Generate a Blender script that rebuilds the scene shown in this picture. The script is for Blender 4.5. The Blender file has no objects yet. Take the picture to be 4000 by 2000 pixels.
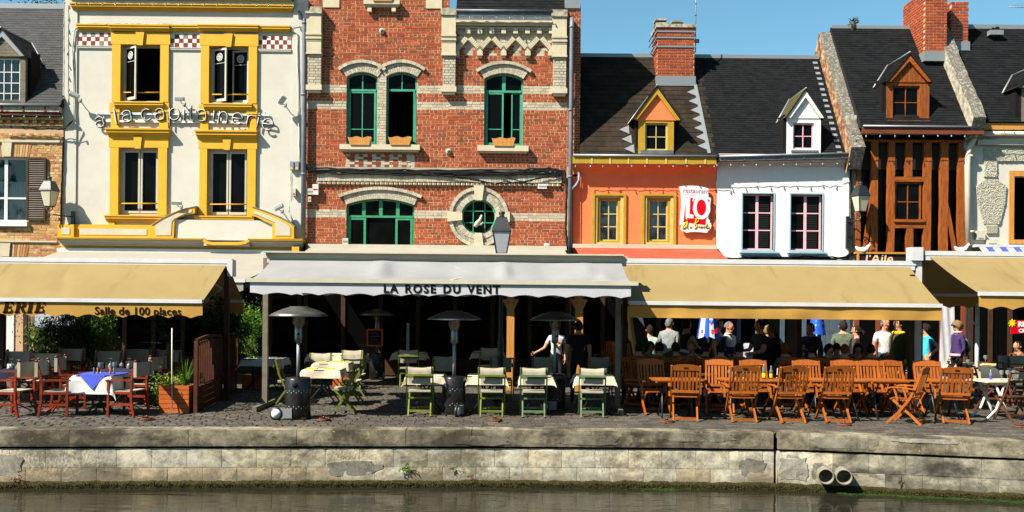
import bpy, bmesh, math, random
from mathutils import Vector, Matrix
import numpy as np
random.seed(7)
R = math.radians
SC = bpy.context.scene
COL = SC.collection
# ---------------------------------------------------------------- camera, sky, sun, exposure
FPX, CXP, HYP, CAMH, ROLL = 3500.0, 2000.0, 1168.0, 2.2, 0.0095
cam_d = bpy.data.cameras.new('camera'); cam = bpy.data.objects.new('camera', cam_d); COL.objects.link(cam)
cam_d.sensor_width = 36; cam_d.lens = 36*FPX/4000; cam_d.shift_y = (HYP-1000)/4000
cam_d.clip_start = .1; cam_d.clip_end = 500
cam.matrix_world = Matrix.Translation((0,0,CAMH)) @ Matrix.Rotation(R(90),4,'X') @ Matrix.Rotation(ROLL,4,'Z')
SC.camera = cam
SUN = Vector((1.5,1.0,-1.85)).normalized()      # travel direction of the light
sun_el = math.asin(-SUN.z); sun_az = math.atan2(-SUN.x,-SUN.y)
world = bpy.data.worlds.new('World'); SC.world = world; world.use_nodes = True
nt = world.node_tree; bg = nt.nodes['Background']
sky = nt.nodes.new('ShaderNodeTexSky'); sky.sky_type = 'NISHITA'; sky.sun_disc = False
sky.sun_elevation = sun_el; sky.sun_rotation = sun_az
sky.altitude = 200; sky.air_density = 1.0; sky.dust_density = 0.8; sky.ozone_density = 0.0
tint = nt.nodes.new('ShaderNodeMix'); tint.data_type = 'RGBA'; tint.blend_type = 'MULTIPLY'; tint.inputs[0].default_value = 1
tint.inputs[7].default_value = (.64,1,1,1); nt.links.new(sky.outputs[0], tint.inputs[6])
nt.links.new(tint.outputs[2], bg.inputs[0]); bg.inputs[1].default_value = .0545
sun_d = bpy.data.lights.new('sun','SUN'); sun_d.energy = 5.0; sun_d.angle = R(.53); sun_d.color = (1,.93,.80)
sun = bpy.data.objects.new('sun', sun_d); COL.objects.link(sun)
sun.rotation_euler = SUN.to_track_quat('-Z','Y').to_euler()
SC.view_settings.view_transform = 'Standard'; SC.view_settings.look = 'None'
SC.view_settings.exposure = 1.62; SC.view_settings.gamma = 1
SC.render.resolution_x = 1024; SC.render.resolution_y = 512
SC.cycles.max_bounces = 5; SC.cycles.diffuse_bounces = 2; SC.cycles.glossy_bounces = 3; SC.cycles.transparent_max_bounces = 8
# ---------------------------------------------------------------- helpers
CO, SI = math.cos(ROLL), math.sin(ROLL)
def wx(px,py,Y):
    a=(px-CXP)/FPX*Y; b=-(py-HYP)/FPX*Y
    return a*CO-b*SI, CAMH+a*SI+b*CO
def RR(px0,py0,px1,py1,Y):
    cx,cy=(px0+px1)/2,(py0+py1)/2
    return wx(px0,cy,Y)[0], wx(px1,cy,Y)[0], wx(cx,py1,Y)[1], wx(cx,py0,Y)[1]   # x0,x1,z0,z1
def ground_Y(px,py):            # distance of a ground point seen at a pixel
    h=HYP+(px-CXP)*SI
    return FPX*CAMH/(py-h)
class MB:
    def __init__(s): s.v=[]; s.f=[]; s.m=[]; s.sm=[]
    def add(s,vs,fs,mi=0,sm=False):
        o=len(s.v); s.v.extend(vs); s.f.extend([tuple(i+o for i in f) for f in fs]); s.m.extend([mi]*len(fs)); s.sm.extend([sm]*len(fs)); return s
    def box(s,x0,x1,y0,y1,z0,z1,mi=0):
        return s.add([(x0,y0,z0),(x1,y0,z0),(x1,y1,z0),(x0,y1,z0),(x0,y0,z1),(x1,y0,z1),(x1,y1,z1),(x0,y1,z1)],
                     [(0,3,2,1),(4,5,6,7),(0,1,5,4),(1,2,6,5),(2,3,7,6),(3,0,4,7)],mi)
    def bar(s,a,b,w,d,mi=0,up=(0,0,1)):       # rectangular bar a->b, w sideways, d along the other
        a=Vector(a);b=Vector(b);t=(b-a).normalized();u=Vector(up)
        if abs(t.dot(u))>.98: u=Vector((0,1,0))
        n=t.cross(u).normalized(); k=n.cross(t).normalized()
        vs=[]
        for p in (a,b):
            for (i,j) in ((-1,-1),(1,-1),(1,1),(-1,1)): vs.append(tuple(p+n*(i*w/2)+k*(j*d/2)))
        return s.add(vs,[(0,3,2,1),(4,5,6,7),(0,1,5,4),(1,2,6,5),(2,3,7,6),(3,0,4,7)],mi)
    def prism(s,poly,y0,y1,mi=0,side=True):     # poly in (x,z), extruded in y
        n=len(poly); vs=[(p[0],y0,p[1]) for p in poly]+[(p[0],y1,p[1]) for p in poly]
        fs=[tuple(range(n)),tuple(range(2*n-1,n-1,-1))]
        if side: fs+=[(i,i+n,(i+1)%n+n,(i+1)%n) for i in range(n)]
        return s.add(vs,fs,mi)
    def prismx(s,poly,x0,x1,mi=0):              # poly in (y,z), extruded in x
        n=len(poly); vs=[(x0,p[0],p[1]) for p in poly]+[(x1,p[0],p[1]) for p in poly]
        return s.add(vs,[tuple(range(n)),tuple(range(2*n-1,n-1,-1))]+[(i,i+n,(i+1)%n+n,(i+1)%n) for i in range(n)],mi)
    def tube(s,path,r,n=6,mi=0,closed=False,sm=True):
        P=[Vector(p) for p in path]; N=len(P); rs=r if isinstance(r,(list,tuple)) else [r]*N
        vs=[];prev=None
        for i,p in enumerate(P):
            if closed: t=(P[(i+1)%N]-P[i-1])
            else: t=P[min(i+1,N-1)]-P[max(i-1,0)]
            t=t.normalized() if t.length>1e-9 else Vector((0,0,1))
            if prev is None:
                u=Vector((0,0,1)) if abs(t.z)<.9 else Vector((1,0,0))
            else: u=prev
            k=(u-t*u.dot(t)); k=k.normalized() if k.length>1e-6 else t.orthogonal().normalized()
            prev=k; q=t.cross(k)
            for j in range(n):
                a=2*math.pi*j/n; vs.append(tuple(p+k*(rs[i]*math.cos(a))+q*(rs[i]*math.sin(a))))
        fs=[]
        for i in range(N if closed else N-1):
            i2=(i+1)%N
            for j in range(n): fs.append((i*n+j,i*n+(j+1)%n,i2*n+(j+1)%n,i2*n+j))
        if not closed: fs+= [tuple(range(n-1,-1,-1)),tuple((N-1)*n+j for j in range(n))]
        return s.add(vs,fs,mi,sm)
    def lathe(s,prof,c=(0,0,0),n=16,mi=0,sm=True,cap=True):   # prof: (r,z)
        vs=[];N=len(prof)
        for (r,z) in prof:
            for j in range(n):
                a=2*math.pi*j/n; vs.append((c[0]+r*math.cos(a),c[1]+r*math.sin(a),c[2]+z))
        fs=[(i*n+j,i*n+(j+1)%n,(i+1)*n+(j+1)%n,(i+1)*n+j) for i in range(N-1) for j in range(n)]
        if cap: fs+=[tuple(range(n-1,-1,-1)),tuple((N-1)*n+j for j in range(n))]
        return s.add(vs,fs,mi,sm)
    def quad(s,a,b,c,d,mi=0): return s.add([a,b,c,d],[(0,1,2,3)],mi)
    def grid(s,P,mi=0,sm=True):     # P[i][j] points
        n=len(P);m=len(P[0]);vs=[p for r in P for p in r]
        return s.add(vs,[(i*m+j,i*m+j+1,(i+1)*m+j+1,(i+1)*m+j) for i in range(n-1) for j in range(m-1)],mi,sm)
    def mesh(s,name,mats):
        me=bpy.data.meshes.new(name); me.from_pydata([tuple(v) for v in s.v],[],s.f)
        if not isinstance(mats,(list,tuple)): mats=[mats]
        for m in mats: me.materials.append(m)
        if len(mats)>1: me.polygons.foreach_set('material_index',s.m)
        if any(s.sm): me.polygons.foreach_set('use_smooth',s.sm)
        me.update(); return me
    def build(s,name,mats,parent=None,kind=None,label=None):
        o=bpy.data.objects.new(name,s.mesh(name,mats)); COL.objects.link(o)
        if parent is not None:
            o.parent=parent
            if parent.get('_w'): o.location=-Vector(parent['_w'])     # world-space children of a placed Empty
        if kind: o['kind']=kind
        if label: o['label']=label
        return o
def tag(o,label=None,cat=None,group=None,kind=None):
    if label: o['label']=label
    if cat: o['category']=cat
    if group: o['group']=group
    if kind: o['kind']=kind
    return o
def thing(name,label,cat,loc=(0,0,0),rz=0,group=None,world_children=False):
    o=bpy.data.objects.new(name,None); COL.objects.link(o); o.location=loc; o.rotation_euler=(0,0,rz)
    o.empty_display_size=.2
    if world_children: o['_w']=[float(c) for c in loc]
    return tag(o,label,cat,group)
def inst(name,me,loc,parent,rot=None,kind=None,scale=None):
    o=bpy.data.objects.new(name,me); COL.objects.link(o)
    if parent is not None:
        o.parent=parent
        base=Vector(parent['_w']) if parent.get('_w') else Vector((0,0,0))
        o.location=Vector(loc)-base
    else: o.location=loc
    if rot is not None: o.rotation_euler=rot
    if scale is not None: o.scale=scale
    return o
_kids={}
def copy_tree(root,loc,rz=None,label=None,group=None,rot=None,scale=None):
    def kids(o): return list(o.children)
    if root.name not in _kids: _kids[root.name]=[(c,list(c.children)) for c in kids(root)]
    r=root.copy(); COL.objects.link(r); r.location=loc
    if rz is not None: r.rotation_euler=(0,0,rz)
    if rot is not None: r.rotation_euler=rot
    if scale is not None: r.scale=scale
    if label: r['label']=label
    if group: r['group']=group
    for c,gs in _kids[root.name]:
        n=c.copy(); COL.objects.link(n); n.parent=r
        for g in gs:
            m=g.copy(); COL.objects.link(m); m.parent=n
    return r
# ---------------------------------------------------------------- materials
def lin(h):
    h=[c*.8 for c in h] if not isinstance(h,str) else h
    if isinstance(h,str):
        c=[int(h[i:i+2],16)/255 for i in (0,2,4)]; return tuple(((x+.055)/1.055)**2.4 if x>.04045 else x/12.92 for x in c)
    return tuple(h)
def mat(name,col,rough=.75,col2=None,scale=3.,detail=5,lo=.35,hi=.65,rnd=0,bump=0,bscale=40,metal=0,spec=.15,
        transl=0,stretch=(1,1,1),rcol=None,streak=None,emit=0,coat=0):
    m=bpy.data.materials.new(name); m.use_nodes=True; t=m.node_tree; N=t.nodes; L=t.links
    b=N['Principled BSDF']; b.inputs['Roughness'].default_value=rough; b.inputs['Metallic'].default_value=metal
    b.inputs['Specular IOR Level'].default_value=spec; b.inputs['Coat Weight'].default_value=coat
    col=lin(col); out=None
    geo=N.new('ShaderNodeNewGeometry')
    mp=N.new('ShaderNodeMapping'); mp.inputs['Scale'].default_value=stretch; L.new(geo.outputs['Position'],mp.inputs[0])
    rgb=N.new('ShaderNodeRGB'); rgb.outputs[0].default_value=(*col,1); out=rgb.outputs[0]
    def mixc(a,bcol,fac,mode='MIX'):
        x=N.new('ShaderNodeMix'); x.data_type='RGBA'; x.blend_type=mode
        L.new(a,x.inputs[6])
        if hasattr(bcol,'links'): L.new(bcol,x.inputs[7])
        else: x.inputs[7].default_value=(*bcol,1)
        if hasattr(fac,'links'): L.new(fac,x.inputs[0])
        else: x.inputs[0].default_value=fac
        return x.outputs[2]
    if rnd or rcol:
        oi=N.new('ShaderNodeObjectInfo'); ad=N.new('ShaderNodeMath'); ad.operation='ADD'
        L.new(geo.outputs['Random Per Island'],ad.inputs[0]); L.new(oi.outputs['Random'],ad.inputs[1])
        fr=N.new('ShaderNodeMath'); fr.operation='FRACT'; L.new(ad.outputs[0],fr.inputs[0])
        if rcol:
            cr=N.new('ShaderNodeValToRGB'); cr.color_ramp.interpolation='CONSTANT'
            e=cr.color_ramp.elements
            while len(e)<len(rcol): e.new(.5)
            for i,(p,c) in enumerate(rcol): e[i].position=p; e[i].color=(*lin(c),1)
            L.new(fr.outputs[0],cr.inputs[0]); out=cr.outputs[0]
        if rnd:
            f2=N.new('ShaderNodeMath'); f2.operation='MULTIPLY'; f2.inputs[1].default_value=7.31; L.new(fr.outputs[0],f2.inputs[0])
            f3=N.new('ShaderNodeMath'); f3.operation='FRACT'; L.new(f2.outputs[0],f3.inputs[0])
            mr=N.new('ShaderNodeMapRange'); mr.inputs[3].default_value=1-rnd; mr.inputs[4].default_value=1+rnd*.8; L.new(f3.outputs[0],mr.inputs[0])
            cb=N.new('ShaderNodeCombineColor')
            for i in range(3): L.new(mr.outputs[0],cb.inputs[i])
            out=mixc(out,cb.outputs[0],1,'MULTIPLY')
    if col2 is not None:
        nz=N.new('ShaderNodeTexNoise'); nz.inputs['Scale'].default_value=scale; nz.inputs['Detail'].default_value=detail
        nz.inputs['Roughness'].default_value=.62; L.new(mp.outputs[0],nz.inputs[0])
        mr=N.new('ShaderNodeMapRange'); mr.inputs[1].default_value=lo; mr.inputs[2].default_value=hi; L.new(nz.outputs[0],mr.inputs[0])
        out=mixc(out,lin(col2),mr.outputs[0])
    if streak is not None:      # (colour, scale vector, lo, hi)
        m2=N.new('ShaderNodeMapping'); m2.inputs['Scale'].default_value=streak[1]; L.new(geo.outputs['Position'],m2.inputs[0])
        nz=N.new('ShaderNodeTexNoise'); nz.inputs['Scale'].default_value=1; nz.inputs['Detail'].default_value=7; nz.inputs['Roughness'].default_value=.65; L.new(m2.outputs[0],nz.inputs[0])
        mr=N.new('ShaderNodeMapRange'); mr.inputs[1].default_value=streak[2]; mr.inputs[2].default_value=streak[3]; L.new(nz.outputs[0],mr.inputs[0])
        out=mixc(out,lin(streak[0]),mr.outputs[0])
    L.new(out,b.inputs['Base Color'])
    if bump:
        nz=N.new('ShaderNodeTexNoise'); nz.inputs['Scale'].default_value=bscale; nz.inputs['Detail'].default_value=6; L.new(mp.outputs[0],nz.inputs[0])
        bp=N.new('ShaderNodeBump'); bp.inputs['Strength'].default_value=min(1,bump*2); bp.inputs['Distance'].default_value=.02*bump; L.new(nz.outputs[0],bp.inputs['Height']); L.new(bp.outputs[0],b.inputs['Normal'])
    if transl:
        tr=N.new('ShaderNodeBsdfTranslucent'); L.new(out,tr.inputs[0]); mx=N.new('ShaderNodeMixShader'); mx.inputs[0].default_value=transl
        L.new(b.outputs[0],mx.inputs[1]); L.new(tr.outputs[0],mx.inputs[2]); L.new(mx.outputs[0],N['Material Output'].inputs[0])
    if emit: b.inputs['Emission Color'].default_value=(*col,1); b.inputs['Emission Strength'].default_value=emit
    return m
K={}
K['plaster']=mat('cream_plaster',(.52,.495,.435),.85,(.48,.45,.39),1.6,6,bump=.3,bscale=60,streak=((.30,.265,.20),(1.6,1,.22),.60,.86))
K['yellow']=mat('yellow_paint',(.64,.335,.025),.6,(.56,.285,.02),2.5,5,.45,.8,bump=.15,bscale=50)
K['cream']=mat('cream_paint',(.48,.445,.36),.6,(.43,.40,.32),3)
K['white']=mat('white_paint',(.64,.63,.60),.45,(.56,.55,.52),4,5,.5,.8)
K['whitewash']=mat('white_render',(.72,.69,.66),.85,(.65,.62,.59),1.4,7,.42,.8,bump=.3,bscale=50,streak=((.62,.60,.56),(1.5,1,.35),.62,.85))
K['orange']=mat('orange_render',(.90,.19,.070),.8,(.80,.16,.055),1.8,6,.4,.75,bump=.4,bscale=45)
K['ochre']=mat('ochre_paint',(.40,.25,.022),.55,(.34,.205,.018),4)
K['ochre_lt']=mat('pale_ochre_paint',(.54,.41,.16),.55,(.46,.34,.13),5)
K['brick']=mat('red_brick',(.40,.075,.03),.85,rcol=[(0,(.32,.064,.024)),(.25,(.28,.056,.022)),(.45,(.35,.074,.027)),(.7,(.245,.052,.022)),(.85,(.17,.058,.030)),(.94,(.36,.09,.034))],
    rnd=.14,col2=(.22,.07,.035),scale=9,lo=.5,hi=.95,bump=.5,bscale=70)
K['brick_w']=mat('pale_brick',(.62,.56,.44),.85,rcol=[(0,(.41,.36,.275)),(.4,(.46,.405,.31)),(.75,(.35,.305,.235))],rnd=.08,col2=(.40,.36,.28),scale=6,lo=.5,hi=.9,bump=.4,bscale=70)
K['brick_o']=mat('ochre_brick',(.5,.3,.12),.85,rcol=[(0,(.50,.29,.11)),(.3,(.56,.36,.16)),(.55,(.42,.17,.07)),(.7,(.48,.27,.10)),(.86,(.36,.12,.055)),(.94,(.60,.42,.22))],
    rnd=.18,col2=(.26,.15,.07),scale=8,lo=.45,hi=.95,bump=.5,bscale=70)
K['brick_ch']=mat('chimney_brick',(.42,.10,.045),.85,rcol=[(0,(.33,.065,.028)),(.5,(.37,.08,.032)),(.8,(.25,.055,.028))],rnd=.12,col2=(.25,.10,.06),scale=7,lo=.55,hi=.95,bump=.5,bscale=70)
K['mortar']=mat('pale_mortar',(.50,.335,.20),.95,(.42,.28,.165),5,bump=.4,bscale=60)
K['mortar_w']=mat('grey_mortar',(.46,.41,.33),.95,(.36,.32,.26),5)
K['stone']=mat('cream_stone',(.52,.45,.32),.85,(.42,.36,.25),4,6,.4,.8,bump=.35,bscale=45,streak=((.34,.30,.23),(3,3,1),.62,.85))
K['stone_old']=mat('weathered_stone',(.42,.38,.30),.9,(.16,.14,.11),7,8,.4,.65,bump=.7,bscale=40)
K['slate']=mat('dark_slate',(.009,.0095,.011),.8,rnd=.28,col2=(.015,.015,.015),scale=3,lo=.45,hi=.8,bump=.2,bscale=60,spec=.05,streak=((.12,.11,.07),(24,24,34),.73,.80))
K['slate_g']=mat('grey_slate',(.034,.034,.036),.8,rnd=.22,spec=.2,col2=(.06,.056,.052),scale=2,lo=.45,hi=.85,bump=.3,bscale=60)
K['slate_b']=mat('brown_fibre_slate',(.021,.016,.012),.8,spec=.05,rnd=.18,col2=(.05,.033,.022),scale=2.5,lo=.45,hi=.8,bump=.2,streak=((.5,.46,.38),(14,14,14),.74,.78))
K['underlay']=mat('roof_underlay',(.016,.016,.018),.9)
K['zinc']=mat('zinc_sheet',(.24,.255,.27),.45,(.24,.26,.28),5,metal=.35,bump=.1)
K['zinc_d']=mat('dark_zinc',(.10,.11,.125),.5,(.16,.17,.18),5,metal=.3)
K['pipe']=mat('grey_pipe',(.17,.19,.22),.5,(.12,.14,.16),4,metal=.2)
K['green']=mat('green_paint',(.045,.26,.13),.5,(.035,.20,.10),6)
K['teal']=mat('teal_green_paint',(.06,.30,.19),.5,(.045,.23,.15),6)
K['pink']=mat('pink_paint',(.80,.42,.48),.5,(.70,.36,.42),6)
K['bluegrey']=mat('blue_grey_paint',(.30,.44,.48),.5,(.24,.36,.40),6)
K['timber']=mat('oak_timber',(.36,.092,.013),.6,(.11,.028,.008),5,7,.35,.7,rnd=.15,bump=.5,bscale=30,stretch=(6,6,.6))
K['timber_h']=mat('oak_timber_horizontal',(.36,.092,.013),.6,(.11,.028,.008),5,7,.35,.7,rnd=.1,bump=.5,bscale=30,stretch=(.6,6,6))
K['fascia']=mat('brown_fascia',(.17,.045,.02),.6,(.11,.03,.015),4,stretch=(.7,3,3))
K['greywood']=mat('weathered_wood',(.20,.17,.13),.85,(.10,.085,.065),6,7,.35,.7,bump=.5,stretch=(.5,3,7))
K['shutter']=mat('brown_shutter_paint',(.055,.032,.018),.55,(.04,.024,.014),6)
K['dark']=mat('dark_interior',(.006,.005,.0045),.9)
K['glass']=mat('window_glass',(.003,.003,.003),.05,spec=.06)
K['black']=mat('black_iron',(.012,.013,.015),.45,spec=.5)
K['cable']=mat('black_cable',(.010,.010,.011),.55)
K['cable_w']=mat('pale_cable',(.55,.52,.44),.6)
K['gcable']=mat('green_cable',(.012,.05,.04),.5)
K['bulb']=mat('clear_bulb',(.22,.26,.25),.15,spec=.5)
K['lampglass']=mat('cream_lamp_glass',(.72,.68,.52),.35,(.66,.62,.46),3,transl=.35)
K['lampglass_g']=mat('grey_lamp_glass',(.44,.46,.50),.35,transl=.3)
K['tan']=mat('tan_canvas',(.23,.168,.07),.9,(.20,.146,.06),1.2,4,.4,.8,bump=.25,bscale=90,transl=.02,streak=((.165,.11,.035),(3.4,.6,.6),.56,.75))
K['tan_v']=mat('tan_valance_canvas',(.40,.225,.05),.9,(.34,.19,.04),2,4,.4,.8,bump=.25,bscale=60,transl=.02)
K['white_s']=mat('white_canvas_slope_sun_toned',(.245,.24,.245),.85,(.195,.193,.20),1.3,5,.35,.8,bump=.25,bscale=30,transl=.03)  # same canvas as the valance, darkened to offset stronger sun on the slope
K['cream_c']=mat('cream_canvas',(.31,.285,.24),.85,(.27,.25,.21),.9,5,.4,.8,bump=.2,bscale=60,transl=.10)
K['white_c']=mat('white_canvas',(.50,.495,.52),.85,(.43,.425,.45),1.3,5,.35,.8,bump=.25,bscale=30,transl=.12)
K['red_c']=mat('red_canvas',(.42,.055,.03),.8,(.52,.08,.04),2,transl=.08,streak=((.70,.20,.12),(1.5,6,6),.62,.8))
K['alu']=mat('white_aluminium',(.55,.55,.56),.45,(.48,.48,.48),3)
K['alu_c']=mat('cream_aluminium',(.48,.44,.34),.5,(.42,.385,.30),3)
K['darkbrown']=mat('dark_brown_paint',(.055,.028,.016),.55,(.04,.02,.012),4)
K['postgrey']=mat('grey_brown_metal',(.20,.17,.13),.5,(.15,.13,.10),5,metal=.2)
K['steel']=mat('stainless_steel',(.26,.25,.22),.36,(.17,.16,.145),5,metal=.9,bump=.05)
K['steel_d']=mat('dull_steel',(.075,.07,.068),.28,(.03,.03,.03),4,metal=.8)
K['hole']=mat('black_hole',(.004,.004,.004),.9)
K['mahog']=mat('mahogany_varnish',(.22,.030,.010),.38,(.13,.018,.006),6,rnd=.12,stretch=(2,2,2),spec=.25)
K['teak']=mat('oiled_teak',(.34,.094,.014),.45,(.20,.05,.008),5,6,.35,.8,rnd=.16,spec=.2,stretch=(4,4,1))
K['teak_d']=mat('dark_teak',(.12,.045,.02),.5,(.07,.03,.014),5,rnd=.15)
K['greenwood']=mat('lime_green_wood',(.16,.18,.03),.5,(.10,.125,.022),8,rnd=.15)
K['greenwood2']=mat('sage_green_wood',(.12,.18,.085),.5,(.085,.13,.065),8,rnd=.15)
K['linen']=mat('cream_linen',(.36,.32,.245),.9,(.29,.26,.20),5,bump=.2)
K['cloth']=mat('white_tablecloth',(.58,.57,.56),.85,(.52,.51,.5),3,bump=.2,bscale=20)
K['cloth_c']=mat('cream_tablecloth',(.56,.50,.37),.85,(.50,.44,.32),3,bump=.2,bscale=20)
K['bluecloth']=mat('blue_cloth',(.05,.08,.48),.8,(.04,.06,.38),4)
K['lime']=mat('lime_napkin',(.46,.52,.03),.8)
K['burg']=mat('burgundy_napkin',(.30,.01,.03),.8)
K['yellown']=mat('yellow_napkin',(.72,.52,.05),.8)
K['clear']=mat('clear_glassware',(.16,.17,.18),.08,spec=1.0)
K['wood_p']=mat('pine_post',(.52,.24,.06),.5,(.40,.17,.04),5,stretch=(6,6,.5))
K['cobble']=mat('granite_sett',(.20,.18,.155),.75,rnd=.28,rcol=[(0,(.078,.07,.057)),(.3,(.058,.052,.044)),(.6,(.095,.083,.066)),(.85,(.083,.06,.046))],col2=(.045,.04,.034),scale=14,lo=.4,hi=.8,bump=.8,bscale=45)
K['joint']=mat('dark_sand_joint',(.05,.043,.034),.95,(.08,.07,.05),10)
K['leaf']=mat('bamboo_leaf',(.17,.34,.03),.55,rnd=.5,col2=(.05,.11,.012),scale=4,transl=.4)
K['leaf_d']=mat('dark_leaf',(.03,.055,.012),.6,rnd=.5,col2=(.018,.035,.008),scale=3,transl=.2)
K['leaf_y']=mat('yellow_green_leaf',(.22,.27,.03),.6,rnd=.4,transl=.25)
K['bark']=mat('bark',(.10,.075,.05),.9,(.05,.035,.025),8)
K['planter']=mat('orange_stained_boards',(.46,.11,.022),.55,(.34,.075,.016),5,rnd=.14,stretch=(.6,4,4))
K['screenw']=mat('brown_screen_wood',(.075,.024,.011),.55,(.045,.015,.008),5,rnd=.12)
K['rust']=mat('rusty_iron',(.16,.05,.025),.8,(.09,.035,.02),20,bump=.5)
K['chalk']=mat('chalkboard',(.012,.012,.016),.7)
K['frame_o']=mat('orange_frame',(.50,.12,.02),.5)
K['ink']=mat('dark_lettering',(.006,.007,.006),.9,spec=.05)
K['inkb']=mat('brown_lettering',(.02,.007,.003),.9,spec=.05)
K['red']=mat('sign_red',(.50,.0,.008),.5)
K['purple']=mat('purple_lettering',(.30,.12,.24),.6)
K['gold']=mat('sign_yellow',(.80,.52,.01),.5)
K['signw']=mat('sign_white',(.66,.60,.62),.5)
K['blueumb']=mat('blue_parasol_cloth',(.02,.10,.55),.7,(.35,.55,.75),6,5,.55,.6,transl=.15)
K['skin']=mat('skin',(.46,.23,.14),.6)
K['skin_r']=mat('ruddy_skin',(.48,.19,.12),.6)
K['concrete']=mat('concrete_pipe',(.24,.22,.17),.85,(.14,.125,.10),8,bump=.5)
# ---------------------------------------------------------------- ground, quay, water
def quayY(X):
    pts=[(-30,13.9),(-8.3,14.55),(-3,14.9),(0,15.04),(2.8,15.07),(4.6,15.02),(6.2,14.75),(8.2,14.35),(30,10)]
    for (a,ya),(b,yb) in zip(pts,pts[1:]):
        if a<=X<=b: return ya+(yb-ya)*(X-a)/(b-a)
    return pts[0][1] if X<0 else pts[-1][1]
WZ=-.95
# stone materials for the quay
def quay_mat(name,base,dark,warm,dlo,dhi,lichen=False,rough_low=False):
    m=mat(name,base,.9,warm,1.7,8,.42,.62,rnd=.06,bump=.30,bscale=30,streak=(dark,(1.1,1.1,2.6),dlo,dhi))
    t=m.node_tree;N=t.nodes;L=t.links;b=N['Principled BSDF']
    src=b.inputs['Base Color'].links[0].from_socket
    geo=N.new('ShaderNodeNewGeometry')
    nm=N.new('ShaderNodeTexNoise'); nm.inputs['Scale'].default_value=3.6; nm.inputs['Detail'].default_value=10; nm.inputs['Roughness'].default_value=.78; L.new(geo.outputs['Position'],nm.inputs[0])
    mm=N.new('ShaderNodeMapRange'); mm.inputs[1].default_value=.36; mm.inputs[2].default_value=.62; mm.inputs[3].default_value=.42; mm.inputs[4].default_value=1.18; L.new(nm.outputs[0],mm.inputs[0])
    xm=N.new('ShaderNodeMix'); xm.data_type='RGBA'; xm.blend_type='MULTIPLY'; xm.inputs[0].default_value=1; L.new(src,xm.inputs[6])
    cm=N.new('ShaderNodeCombineColor'); [L.new(mm.outputs[0],cm.inputs[i]) for i in range(3)]; L.new(cm.outputs[0],xm.inputs[7]); src=xm.outputs[2]
    # pits and drip marks
    nz=N.new('ShaderNodeTexNoise'); nz.inputs['Scale'].default_value=26; nz.inputs['Detail'].default_value=6; nz.inputs['Roughness'].default_value=.75
    mp=N.new('ShaderNodeMapping'); mp.inputs['Scale'].default_value=(1,1,.6); L.new(geo.outputs['Position'],mp.inputs[0]); L.new(mp.outputs[0],nz.inputs[0])
    nb=N.new('ShaderNodeTexNoise'); nb.inputs['Scale'].default_value=1.1; nb.inputs['Detail'].default_value=4; L.new(geo.outputs['Position'],nb.inputs[0])
    mul=N.new('ShaderNodeMath'); mul.operation='ADD'; L.new(nz.outputs[0],mul.inputs[0]); L.new(nb.outputs[0],mul.inputs[1])
    mr=N.new('ShaderNodeMapRange'); mr.inputs[1].default_value=1.04; mr.inputs[2].default_value=1.20; mr.inputs[4].default_value=.8; L.new(mul.outputs[0],mr.inputs[0])
    x=N.new('ShaderNodeMix'); x.data_type='RGBA'; L.new(mr.outputs[0],x.inputs[0]); L.new(src,x.inputs[6]); x.inputs[7].default_value=(*lin(dark),1)
    src=x.outputs[2]
    if lichen:
        nl=N.new('ShaderNodeTexNoise'); nl.inputs['Scale'].default_value=9; nl.inputs['Detail'].default_value=9; nl.inputs['Roughness'].default_value=.8; L.new(geo.outputs['Position'],nl.inputs[0])
        m2=N.new('ShaderNodeMapRange'); m2.inputs[1].default_value=.60; m2.inputs[2].default_value=.66; m2.inputs[4].default_value=.8; L.new(nl.outputs[0],m2.inputs[0])
        x2=N.new('ShaderNodeMix'); x2.data_type='RGBA'; L.new(m2.outputs[0],x2.inputs[0]); L.new(src,x2.inputs[6]); x2.inputs[7].default_value=(.38,.30,.06,1); src=x2.outputs[2]
    # tide stain: dirt that thickens towards the waterline and under the coping
    sx=N.new('ShaderNodeSeparateXYZ'); L.new(geo.outputs['Position'],sx.inputs[0])
    m3=N.new('ShaderNodeMapRange'); m3.inputs[1].default_value=-.62; m3.inputs[2].default_value=-.88; L.new(sx.outputs[2],m3.inputs[0])
    n4=N.new('ShaderNodeTexNoise'); n4.inputs['Scale'].default_value=3.2; n4.inputs['Detail'].default_value=8; n4.inputs['Roughness'].default_value=.7; L.new(geo.outputs['Position'],n4.inputs[0])
    a4=N.new('ShaderNodeMath'); a4.operation='MULTIPLY_ADD'; L.new(m3.outputs[0],a4.inputs[0]); a4.inputs[1].default_value=.34; L.new(n4.outputs[0],a4.inputs[2])
    m4=N.new('ShaderNodeMapRange'); m4.inputs[1].default_value=.60; m4.inputs[2].default_value=.80; m4.inputs[4].default_value=.85; L.new(a4.outputs[0],m4.inputs[0])
    x4=N.new('ShaderNodeMix'); x4.data_type='RGBA'; L.new(m4.outputs[0],x4.inputs[0]); L.new(src,x4.inputs[6]); x4.inputs[7].default_value=(*[c*1.5 for c in lin(dark)],1); src=x4.outputs[2]
    # hairline cracks
    vo=N.new('ShaderNodeTexVoronoi'); vo.feature='DISTANCE_TO_EDGE'; vo.inputs['Scale'].default_value=.9
    nd=N.new('ShaderNodeTexNoise'); nd.inputs['Scale'].default_value=3; nd.inputs['Detail'].default_value=6; L.new(geo.outputs['Position'],nd.inputs[0])
    mv=N.new('ShaderNodeVectorMath'); mv.operation='MULTIPLY_ADD'; L.new(nd.outputs['Color'],mv.inputs[0]); mv.inputs[1].default_value=(.5,.5,.5); L.new(geo.outputs['Position'],mv.inputs[2]); L.new(mv.outputs[0],vo.inputs['Vector'])
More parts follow.
